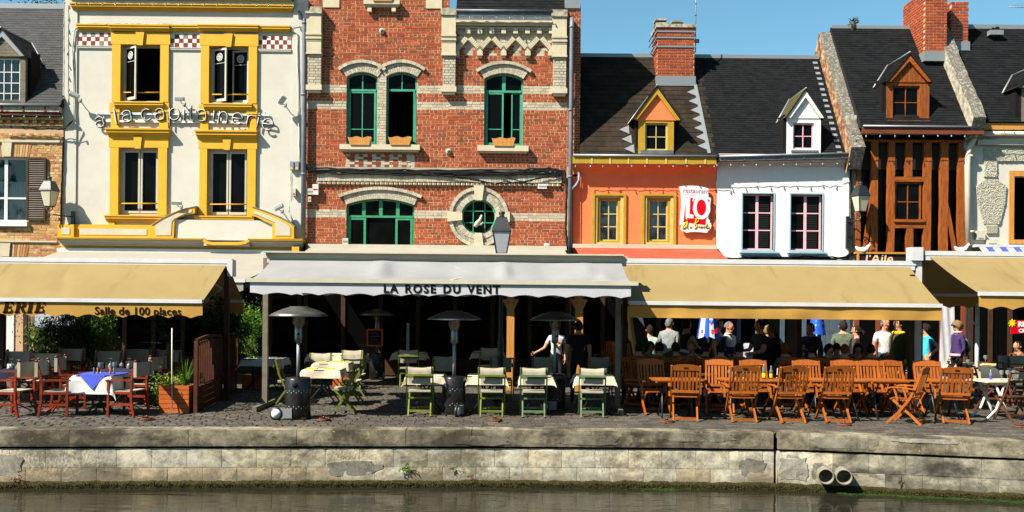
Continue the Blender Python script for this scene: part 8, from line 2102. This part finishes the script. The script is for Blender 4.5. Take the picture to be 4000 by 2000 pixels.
for px,Y,w,lab,cl in ((3850,19.9,1.5,'long lane table right of the woman with the backpack','cream cloth with a dark coat on it, behind the right-hand brown chairs'),(3815,21.6,1.3,'farther lane table set with wine glasses','cream cloth with yellow napkins below the white crank pole'),(3490,21.4,.6,'small iron table between the brown posts','cream cloth on the small iron table between the brown posts')):
    q=gx(px,Y); t=thing('lane_table',lab,'table',q,group='tables in the sunny lane'); MB().box(-w/2,w/2,-.35,.35,.72,.745).build('tabletop',K['wood_p'],t); folding_base(t,w*.8,.72); c=cloth(w,.7,.752,.2,px,K['cloth_c']); c.location=q; tag(c,cl,'tablecloth')
    for k_ in range(4 if px==3815 else 1): glass_at(q+Vector((-.45+.2*k_,-.1,.76)),('leftmost','second','third','rightmost')[k_]*(px==3815)+' wine glass on the '.strip()*0+' wine glass on the '+('far lane table with yellow napkins' if px==3815 else 'near lane table' if px==3850 else 'small iron table'),False,1.2)
q=gx(3845,19.85); m=MB(); rows=[[(x,y,z-.03*abs(x)) for x in (-.30,-.15,0,.15,.3)] for (y,z) in ((.2,.775),(0,.80),(-.25,.80),(-.40,.77),(-.43,.55),(-.42,.45))]; m.grid(rows); o=m.build('dark_coat',mat('grey_green_coat',(.05,.055,.05),.9)); o.location=q; tag(o,'dark grey coat spread over the near lane table','coat')
for i,dx in enumerate((-.25,.25)):
    m=MB(); m.box(-.12,.12,-.05,.05,0,.02); o=m.build('napkin',K['yellown']); o.location=gx(3815,21.6)+Vector((dx,-.2,.76)); tag(o,'yellow napkin on the far lane table, '+('left' if i==0 else 'right')+' of the pole','napkin')
for px,lab in ((3890,'left one of two canvas-backed lane chairs tilted against the far table'),(3935,'right one of two canvas-backed lane chairs tilted against the far table')):
    o=copy_tree(MH,gx(px,21.3),R(24),lab); o['group']='canvas chairs leaning at the far lane table'
Y=20.0; X=wx(3817,1300,Y)[0]; t=thing('crank_pole','white parasol pole with a bent crank handle','pole',(X,Y,0)); MB().tube([(0,0,0),(0,0,2.2)],.045,10).build('shaft',K['alu'],t); MB().tube([(-.02,-.03,1.72),(-.17,-.05,1.80),(-.19,-.05,1.86),(-.19,-.05,2.06)],.018,6).build('crank',K['alu'],t)
# white hanging menu sheet
a=wx(3673,1236,21.9); b_=wx(3726,1420,21.9); t=thing('white_sheet','tall white cloth screen behind the woman in the purple cardigan','screen',((a[0]+b_[0])/2,21.9,0),world_children=True); m=MB(); rows=[[(a[0]+(b_[0]-a[0])*i/10,21.9+.02*math.sin(i*1.3+k_),.3+(2.2-.3)*k_/6) for i in range(11)] for k_ in range(7)]; m.grid(rows); m.build('sheet',K['white_c'],t)
# red sign at right edge
X,Z=wx(3985,1295,21.5); t=thing('red_sign','small red shop sign with white letters and a yellow star at the right edge','sign',(X,21.5,Z)); MB().box(-.22,.35,0,.03,-.05,.27).build('board',K['red'],t)
o=opentext('RE',-.06,-.012,.12,.17,K['signw'],t,offset=.01); o=opentext('CRE',-.04,-.012,-.02,.12,K['signw'],t,offset=.006)
m=MB(); m.prism([((.10 if i%2==0 else .05)*math.cos(math.pi*i/8)-.20,(.10 if i%2==0 else .05)*math.sin(math.pi*i/8)+.2) for i in range(16)],-.02,0); m.build('star',K['gold'],t)
# barrel and rucksack-like grey things in the lane
q=gx(2950,20.8); t=thing('water_butt','pale grey plastic barrel behind the waiter','barrel',q); MB().lathe([(.26,0),(.28,.1),(.28,1.18),(.26,1.22),(0,1.22)],n=24).build('drum',mat('grey_plastic',(.26,.26,.30),.5),t); MB().box(.0,.05,-.02,.02,1.2,2.2).build('upright',K['zinc'],t)
# orange planters in the lane
for px,Y,lab in ((1000,21.4,'small orange planter below the bright climber'),(1350,22,'orange pot at the porch left of the far heater')):
    q=gx(px,Y); t=thing('wooden_planter',lab,'planter',q)
    for i in range(4): MB().box(-.28,.28,-.2,-.17,i*.085+.003,i*.085+.082).build('plank',K['planter'],t)
    MB().box(-.27,.27,-.169,.2,0,.33).build('soil',K['bark'],t)
# ================================================================ people
def person(lab,loc,rz,h=1.72,pose='stand',shirt='grey',legs='dark',skin='skin',hair='hair_d',hairstyle='short',sleeve='short',arms=None,head_turn=0,lean=0,skirt=False,extra=None,female=False):
    s=h/1.75; J={}; V=Vector
    zo=0
    sw=.19 if not female else .165; hw=.10
    if pose=='stand':
        J=dict(pel=V((0,0,.94)),wst=V((0,.0,1.10)),chs=V((0,.01,1.30)),nck=V((0,.01,1.46)),hd0=V((0,-.01,1.55)),hd1=V((0,-.015,1.66)))
        for k,sg in (('L',-1),('R',1)):
            J['hip'+k]=V((sg*hw,0,.90)); J['kne'+k]=V((sg*(hw+.01),-.02,.50)); J['ank'+k]=V((sg*(hw+.02),.02,.08)); J['toe'+k]=V((sg*(hw+.04),-.14,.035))
            J['sho'+k]=V((sg*sw,.01,1.385)); J['elb'+k]=V((sg*(sw+.05),.03,1.13)); J['wri'+k]=V((sg*(sw+.05),-.04,.88)); J['han'+k]=V((sg*(sw+.04),-.07,.80))
    else:
        J=dict(pel=V((0,.05,.52)),wst=V((0,.06,.66)),chs=V((0,.04,.88)),nck=V((0,.01,1.05)),hd0=V((0,-.03,1.14)),hd1=V((0,-.04,1.25)))
        for k,sg in (('L',-1),('R',1)):
            J['hip'+k]=V((sg*hw,.0,.50)); J['kne'+k]=V((sg*(hw+.05),-.42,.50)); J['ank'+k]=V((sg*(hw+.05),-.40,.08)); J['toe'+k]=V((sg*(hw+.06),-.55,.035))
            J['sho'+k]=V((sg*sw,.03,.97)); J['elb'+k]=V((sg*(sw+.06),-.08,.76)); J['wri'+k]=V((sg*(sw-.02),-.32,.80)); J['han'+k]=V((sg*(sw-.05),-.40,.81))
    for k,v in (arms or {}).items(): J[k]=V(v)
    if arms:
        for k in 'LR':
            if 'wri'+k in arms and 'han'+k not in arms: J['han'+k]=J['wri'+k]+(J['wri'+k]-J['elb'+k]).normalized()*.08
    if lean:
        for k in J:
            if J[k].z>J['pel'].z: J[k].y-=lean*(J[k].z-J['pel'].z)
    names=list(J); idx={n:i for i,n in enumerate(names)}
    f=.9 if female else 1
    rad=dict(pel=(.155,.115),wst=(.135*f,.105),chs=(.165*f,.12),nck=(.055,.058),hd0=(.070,.080),hd1=(.075,.090))
    R_={'hip':.085,'kne':.058,'ank':.042,'toe':.032,'sho':.068*f,'elb':.046*f,'wri':.030,'han':.034}
    E=[('pel','wst'),('wst','chs'),('chs','nck'),('nck','hd0'),('hd0','hd1')]
    for k in 'LR': E+=[('pel','hip'+k),('hip'+k,'kne'+k),('kne'+k,'ank'+k),('ank'+k,'toe'+k),('chs','sho'+k),('sho'+k,'elb'+k),('elb'+k,'wri'+k),('wri'+k,'han'+k)]
    me=bpy.data.meshes.new('skel'); me.from_pydata([tuple(J[n]) for n in names],[(idx[a],idx[b]) for a,b in E],[])
    o=bpy.data.objects.new('skel',me); COL.objects.link(o)
    md=o.modifiers.new('s','SKIN'); sv=me.skin_vertices[0].data if me.skin_vertices else None
    if sv is None:
        bpy.context.view_layer.objects.active=o; 
    for n in names:
        r=rad.get(n) or (R_[n[:3]],)*2
        sv[idx[n]].radius=r; sv[idx[n]].use_root=(n=='pel')
    md.use_smooth_shade=True
    ss=o.modifiers.new('u','SUBSURF'); ss.levels=1; ss.render_levels=1
    bpy.context.view_layer.update()
    em=bpy.data.meshes.new_from_object(o.evaluated_get(bpy.context.evaluated_depsgraph_get())); bpy.data.objects.remove(o)
    mb=MB()
    def cls(c):
        best=None;bd=9
        for a,b in E:
            A,B=J[a],J[b]; t=max(0,min(1,(c-A).dot(B-A)/(B-A).length_squared)); d=(c-(A+(B-A)*t)).length
            if d<bd: bd=d;best=(a,b,t)
        a,b,t=best
        if a[:3] in('elb','wri') and bd>.065: return 1 if c.z>J['pel'].z+.02 else 2
        if a in('nck','hd0') : return 0
        if a=='chs' and b=='nck': return 0 if t>.9 else 1
        if a in ('wst','chs') or b.startswith('sho'): return 1
        if a=='pel' and b=='wst': return 1 if t>.25 else 2
        if a.startswith('sho'): return 1 if (sleeve!='none' and (sleeve=='long' or t<.62)) else 0
        if a.startswith('elb'): return 1 if sleeve=='long' else 0
        if a.startswith('wri'): return 0
        if a.startswith('ank'): return 3
        return 2
    vs=[tuple(v.co*1) for v in em.vertices]
    mb.v=vs; mb.f=[tuple(p.vertices) for p in em.polygons]; mb.m=[cls(Vector(p.center)) for p in em.polygons]; mb.sm=[True]*len(mb.f)
    # head details: jaw, nose, ears, eyes
    h0,h1=J['hd0'],J['hd1']; up=(h1-h0).normalized(); ft=math.radians(head_turn); fd=Vector((math.sin(ft),-math.cos(ft),0)); sd=Vector((fd.y*-1,fd.x,0)); mid=(h0+h1)/2
    n_=14; rows=[]
    for i in range(11):
        th=math.pi*i/10; r_=[]
        for j in range(n_+1):
            a=2*math.pi*j/n_; jaw=1-.22*max(0,-math.cos(th))
            r_.append(tuple(mid+up*(.016+.118*math.cos(th))+sd*(.078*jaw*math.sin(th)*math.cos(a))+fd*((.098*jaw*math.sin(a)+.006)*math.sin(th))))
        rows.append(r_)
    mb.grid(rows)
    mb.tube([mid+fd*.075+up*.015,mid+fd*.116-up*.012,mid+fd*.09-up*.022],[.010,.014,.011],6,0)
    mb.tube([mid-up*.065+fd*.045,mid-up*.075+fd*.075],[.045,.028],8,0)
    mb.tube([mid-up*.050+fd*.088-sd*.02,mid-up*.052+fd*.094,mid-up*.050+fd*.088+sd*.02],.006,5,4)
    for g in (-1,1):
        mb.tube([mid+sd*g*.078-up*.01,mid+sd*g*.092+up*.015-fd*.01],[.016,.018],6,0)
        mb.tube([mid+fd*.082+sd*g*.030+up*.018,mid+fd*.092+sd*g*.030+up*.018],[.012,.008],6,5)
    # fingers rooted in the palms
    for k in 'LR':
        w,ha=J['wri'+k],J['han'+k]; d=(ha-w).normalized(); side=d.cross(Vector((1,0,0)) if abs(d.x)<.8 else Vector((0,1,0))).normalized(); nn=d.cross(side)
        for i,(l,o_) in enumerate(((.055,-.027),(.068,-.009),(.064,.009),(.050,.026))):
            b_=ha+side*o_+d*.01; mb.tube([b_,b_+d*l*.5+nn*.006,b_+d*l+nn*.022],[.010,.009,.007],5,0)
        b_=w.lerp(ha,.5)+side*-.028; mb.tube([b_,b_+side*-.022+d*.025,b_+side*-.022+d*.05+nn*.01],[.012,.011,.008],5,0)
    t=thing('person',lab,'person',loc,R(rz)); t.scale=(s,s,s)
    o=mb.build('body',[K[skin],K[shirt],K[legs],K['black'],K['lip'],K['hole']],t)
    # hair
    if hairstyle!='bald':
        hb=MB(); n=18; rows=[]; rnd=random.Random(int(h*1000)+len(lab))
        low={'short':-.25,'bob':-1.0,'long':-1.5,'pony':-.35,'crop':.05}[hairstyle]
        for i in range(9):
            th=math.pi*i/8*(.68 if hairstyle!='crop' else .5); r_=[]
            for j in range(n+1):
                a=2*math.pi*j/n; dirv=(sd*math.cos(a)+fd*-math.sin(a)); front=max(0,dirv.dot(fd)); thh=th*(1-.42*front)+(0 if low>-.5 else th*.35*(1-front))
                rr=(.086 if abs(dirv.dot(sd))>.5 else .106)+.004*math.sin(a*5+i*1.7)+rnd.uniform(-.002,.003); rz_=.128+rnd.uniform(-.002,.004)
                if hairstyle in('bob','long'): rr+=.018*math.sin(min(th,1.5)); 
                p=mid+up*.016+dirv*(rr*math.sin(thh))*(1.0 if front>.5 else 1.06)+up*(rz_*math.cos(thh)) - fd*.012
                r_.append(tuple(p))
            rows.append(r_)
        hb.grid(rows)
        if hairstyle=='pony': hb.tube([mid-fd*.10+up*.02,mid-fd*.16-up*.02,mid-fd*.15-up*.12],[.04,.04,.015],7)
        if hairstyle=='long': hb.tube([mid-fd*.05,mid-fd*.08-up*.15,mid-fd*.08-up*.27],[.10,.09,.05],9)
        hb.build('hair',K[hair],t)
    if skirt:
        m=MB(); m.lathe([(.15,1.0),(.19,.85),(.24,.55)],n=18,cap=False); m.build('skirt',K[legs],t)
    if extra: extra(t,J,mid,fd,up,sd)
    return t
def colm(n,c,r=.85,**k): K[n]=mat(n,c,r,tuple(x*.62 for x in c),5,bump=1.0,bscale=8,**k)
for n,c in (('mint',(.42,.66,.52)),('grey',(.22,.24,.24)),('wht',(.66,.65,.66)),('navy',(.035,.045,.11)),('dark',(.012,.012,.014)),('brownsh',(.16,.06,.02)),('purple2',(.055,.03,.12)),('aqua',(.05,.42,.66)),('jeans',(.07,.10,.13)),('olive',(.06,.055,.015)),('olive2',(.10,.12,.08)),('khaki',(.16,.15,.09)),('hair_d',(.02,.012,.008)),('hair_b',(.22,.14,.06)),('hair_g',(.15,.14,.13)),('lip',(.30,.08,.06)),('char',(.035,.035,.045)),('pinkc',(.7,.45,.5)),('plum',(.05,.015,.05))): colm(n,c)
K['check']=mat('checked_shirt',(.66,.65,.66),.85,(.52,.50,.52),28,1,.45,.55)
def polo(t,J,mid,fd,up,sd):
    m=MB(); m.lathe([(.175,1.02),(.185,1.10),(.180,1.18)],n=20,cap=False); 
    for v in range(len(m.v)): x,y,z=m.v[v]; m.v[v]=(x,y*.82,z)
    m.build('navy_panel',K['navy'],t); m=MB(); m.tube([J['shoL']+Vector((-.0,0,.015)),J['shoL'].lerp(J['elbL'],.58)],[.085,.066],9); m.build('navy_sleeve',K['navy'],t)
    m=MB(); m.tube([(.08*math.cos(a),.01+.07*math.sin(a),1.475) for a in [2*math.pi*i/14 for i in range(14)]],.014,5,closed=True); m.build('collar',K['wht'],t)
    for g in (-1,1): m=MB(); c=mid+fd*.10+sd*g*.032+up*.018; m.tube([tuple(c+sd*.022*math.cos(a)+up*.018*math.sin(a)) for a in [2*math.pi*i/12 for i in range(12)]],.0025,4,closed=True); m.build('spectacles',K['hole'],t)
def shades(t,J,mid,fd,up,sd):
    m=MB(); m.bar(mid+fd*.10-sd*.06+up*.02,mid+fd*.10+sd*.06+up*.02,.012,.035); m.bar(mid+fd*.10+sd*.06+up*.02,mid+sd*.085-fd*.02+up*.02,.008,.02); m.bar(mid+fd*.10-sd*.06+up*.02,mid-sd*.085-fd*.02+up*.02,.008,.02); m.build('sunglasses',K['black'],t)
def purple_x(t,J,mid,fd,up,sd):
    shades(t,J,mid,fd,up,sd)
    m=MB(); m.lathe([(.165,.93),(.17,.98)],n=18,cap=False); m.build('pink_hem',K['pinkc'],t); m=MB(); m.tube([(.085*math.cos(a),.01+.08*math.sin(a),1.47) for a in [2*math.pi*i/14 for i in range(14)]],.022,6,closed=True); m.build('pink_collar',K['pinkc'],t)
    m=MB(); rows=[]
    for i in range(9):
        th=math.pi*i/8; rows.append([(.15*math.sin(th)*math.cos(a),.20+.11*math.sin(th)*math.sin(a),1.13+.23*math.cos(th)) for a in [2*math.pi*j/14 for j in range(15)]])
    m.grid(rows); m.build('backpack',K['black'],t)
def coat(t,J,mid,fd,up,sd):
    m=MB(); m.lathe([(.22,.72),(.21,.95),(.20,1.2),(.20,1.36),(.11,1.46)],n=20,cap=False)
    for v in range(len(m.v)): x,y,z=m.v[v]; m.v[v]=(x*1.05,y*.75,z)
    m.build('coat',K['olive'],t); m=MB(); m.tube([(.12*math.cos(a),.0+.09*math.sin(a),1.45) for a in [2*math.pi*i/14 for i in range(14)]],.032,6,closed=True); m.build('yellow_scarf',K['gold'],t)
def cap_(t,J,mid,fd,up,sd):
    m=MB(); m.lathe([(.0,.05),(.09,.045),(.125,.02),(.11,0)],(mid.x,mid.y-.01,mid.z+.085),16); m.tube([mid+up*.095+fd*.08,mid+up*.085+fd*.15],[.05,.04],8); m.build('flat_cap',K['hole'],t)
def print_(t,J,mid,fd,up,sd):
    m=MB(); 
    for i,(x,z,mt) in enumerate(((-.06,1.24,'aqua'),(.05,1.26,'red'),(-.02,1.20,'leaf'),(.06,1.19,'gold'))):
        q=MB(); q.tube([(x,-.115,z),(x,-.135,z)],.030,8); q.build('shirt_print',K[mt],t)
def P_(px,Y): return gx(px,Y)
person('woman in a sleeveless mint top seen from behind beside the menu stand',P_(2537,20.6),176,1.64,shirt='mint',sleeve='none',hair='hair_d',hairstyle='short',legs='dark',female=True)
person('person in a grey sweatshirt with a dark patch, under the awning edge',P_(2612,20.9),150,1.80,shirt='grey',sleeve='long',hair='hair_g')
person('tall figure in a black dress standing in shade with lit forearms',P_(2680,19.5),120,1.80,shirt='dark',sleeve='none',legs='dark',female=True,skirt=True,arms=dict(elbL=(-.26,-.08,1.15),wriL=(-.16,-.30,1.12)))
person('older man in white and navy polo shirt and glasses looking right',P_(2845,20.2),40,1.74,shirt='wht',legs='navy',skin='skin_r',hair='hair_g',hairstyle='crop',extra=polo,head_turn=10)
person('man in a grey shirt hidden behind the older man in the polo shirt',P_(2803,21.0),60,1.78,shirt='grey',hair='hair_d')
person('waiter in a dark grey T-shirt holding out his forearm',P_(2965,19.5),-70,1.80,shirt='char',legs='dark',arms=dict(elbL=(-.27,-.05,1.10),wriL=(-.22,-.32,1.08),elbR=(.27,-.08,1.10),wriR=(.22,-.34,1.06)))
person('fair-haired woman with bare arms behind the waiter',P_(3000,20.8),30,1.66,shirt='red',sleeve='none',hair='hair_b',hairstyle='bob',skin='skin_r',female=True)
person('dark clothed person standing close behind the waiter',P_(3010,19.8),-60,1.70,shirt='dark',sleeve='long')
person('man in a dark blue jacket standing right of the middle brown post',P_(3165,19.7),-40,1.74,shirt='navy',sleeve='long')
person('man in an olive-grey shirt standing in sun by the blue-grey shopfront',P_(3292,20.7),160,1.78,shirt='olive2',hair='hair_d',sleeve='long')
person('woman in a plum patterned dress with a bare shoulder',P_(3345,20.3),-110,1.68,shirt='plum',legs='plum',sleeve='none',female=True,hair='hair_d',hairstyle='pony',skirt=True)
person('man in a white checked short-sleeved shirt and blue-grey jeans',P_(3455,20.4),10,1.86,shirt='check',legs='jeans',skin='skin_r',hair='hair_g')
person('person in a long olive coat with a yellow scarf',P_(3508,20.2),-70,1.84,shirt='olive',legs='dark',sleeve='long',hair='hair_d',extra=coat)
person('woman in a bright aqua T-shirt with hand on hip',P_(3614,21.1),-86,1.72,shirt='aqua',legs='khaki',hair='hair_d',hairstyle='bob',female=True,arms=dict(elbL=(-.30,.20,1.16),wriL=(-.16,.06,.98),elbR=(.20,.22,1.18),wriR=(.14,.02,.98)))
person('woman with curly fair hair, sunglasses, purple cardigan and black backpack',P_(3738,21.3),-84,1.80,shirt='purple2',legs='dark',hair='hair_b',hairstyle='bob',female=True,sleeve='long',extra=purple_x)
person('woman in a white printed T-shirt reaching out one arm',P_(2172,20.9),4,1.66,shirt='wht',legs='dark',hair='hair_d',hairstyle='bob',female=True,extra=print_,arms=dict(elbL=(-.30,-.05,1.12),wriL=(-.52,-.16,1.02)))
person('man in black clothes standing in shade beside the third heater',P_(2258,19.0),172,1.76,shirt='dark',legs='dark',hair='hair_d')
person('person in orange-brown seated at the far right edge beyond the tables',P_(3975,21.6),-60,1.7,'sit',shirt='brownsh',legs='navy')
# seated guests in shade
SG=[(2495,18.7,150,'navy','seated guest with dark hair at the left end of the shaded table','short',None),(2575,18.9,170,'dark','seated guest in the dark second from left under the awning','short',None),(2640,18.8,200,'char','seated guest in front of the tipped parasol','short',None),
    (2755,18.8,120,'char','seated guest in profile facing left, dark curly hair','short',None),(2815,18.6,165,'brownsh','seated man in an orange-brown shirt seen from behind','short',None),(3170,18.8,185,'dark','seated man wearing a flat cap in the shade','short',cap_),
    (3235,18.9,10,'dark','seated woman facing the canal with wide dark hair','bob',None),(3268,19.1,170,'brownsh','seated balding guest behind the others','crop',None),(3300,18.7,175,'brownsh','seated red-haired guest seen from behind','short',None),(2535,19.3,20,'olive2','seated guest facing the canal behind the left group','bob',None),(2700,19.2,-20,'grey','seated guest in grey facing the canal beside the dark-haired one','short',None),(2885,18.8,150,'char','seated guest left of the waiter, leaning right','short',None),(3070,18.9,190,'olive2','seated guest in front of the red jacket','bob',None),(3125,19.2,10,'navy','seated guest in navy left of the man with the flat cap','short',None),(3350,19.2,-15,'plum','seated guest in plum facing the canal by the woman in the dress','bob',None),
    (3400,18.9,160,'dark','large seated guest in black at the right end of the shade','short',None)]
for px,Y,rz,sh,lab,hs,ex in SG:
    person(lab,P_(px,Y),rz,1.74,'sit',shirt=sh,legs='dark',hair='hair_d' if 'red' not in lab else 'brownsh',hairstyle=hs,sleeve='long',extra=ex,female='woman' in lab)
# benches-height chairs under the seated guests
for i,(px,Y,rz,*_) in enumerate(SG):
    q=P_(px,Y); o=copy_tree(TK,q+Vector((math.sin(R(rz))*-.0,0,0)),R(rz+180),['teak armchair under the '+SG[i][4].replace('seated ','')][0][:90]); o['group']='teak folding garden armchairs'
q=P_(3975,21.6); copy_tree(TK,q,R(120),'teak armchair under the guest at the far right edge')
# long dark table in front of the seated guests
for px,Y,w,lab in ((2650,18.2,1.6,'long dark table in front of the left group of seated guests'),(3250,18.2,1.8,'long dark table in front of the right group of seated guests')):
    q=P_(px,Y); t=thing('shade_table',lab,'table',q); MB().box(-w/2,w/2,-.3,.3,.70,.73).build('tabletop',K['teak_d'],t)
    for s in (-1,1): MB().tube([(s*(w/2-.15),-.2,0),(s*(w/2-.3),.2,.70)],.02,6).build('leg',K['black'],t); MB().tube([(s*(w/2-.15),.2,0),(s*(w/2-.3),-.2,.70)],.02,6).build('leg',K['black'],t)
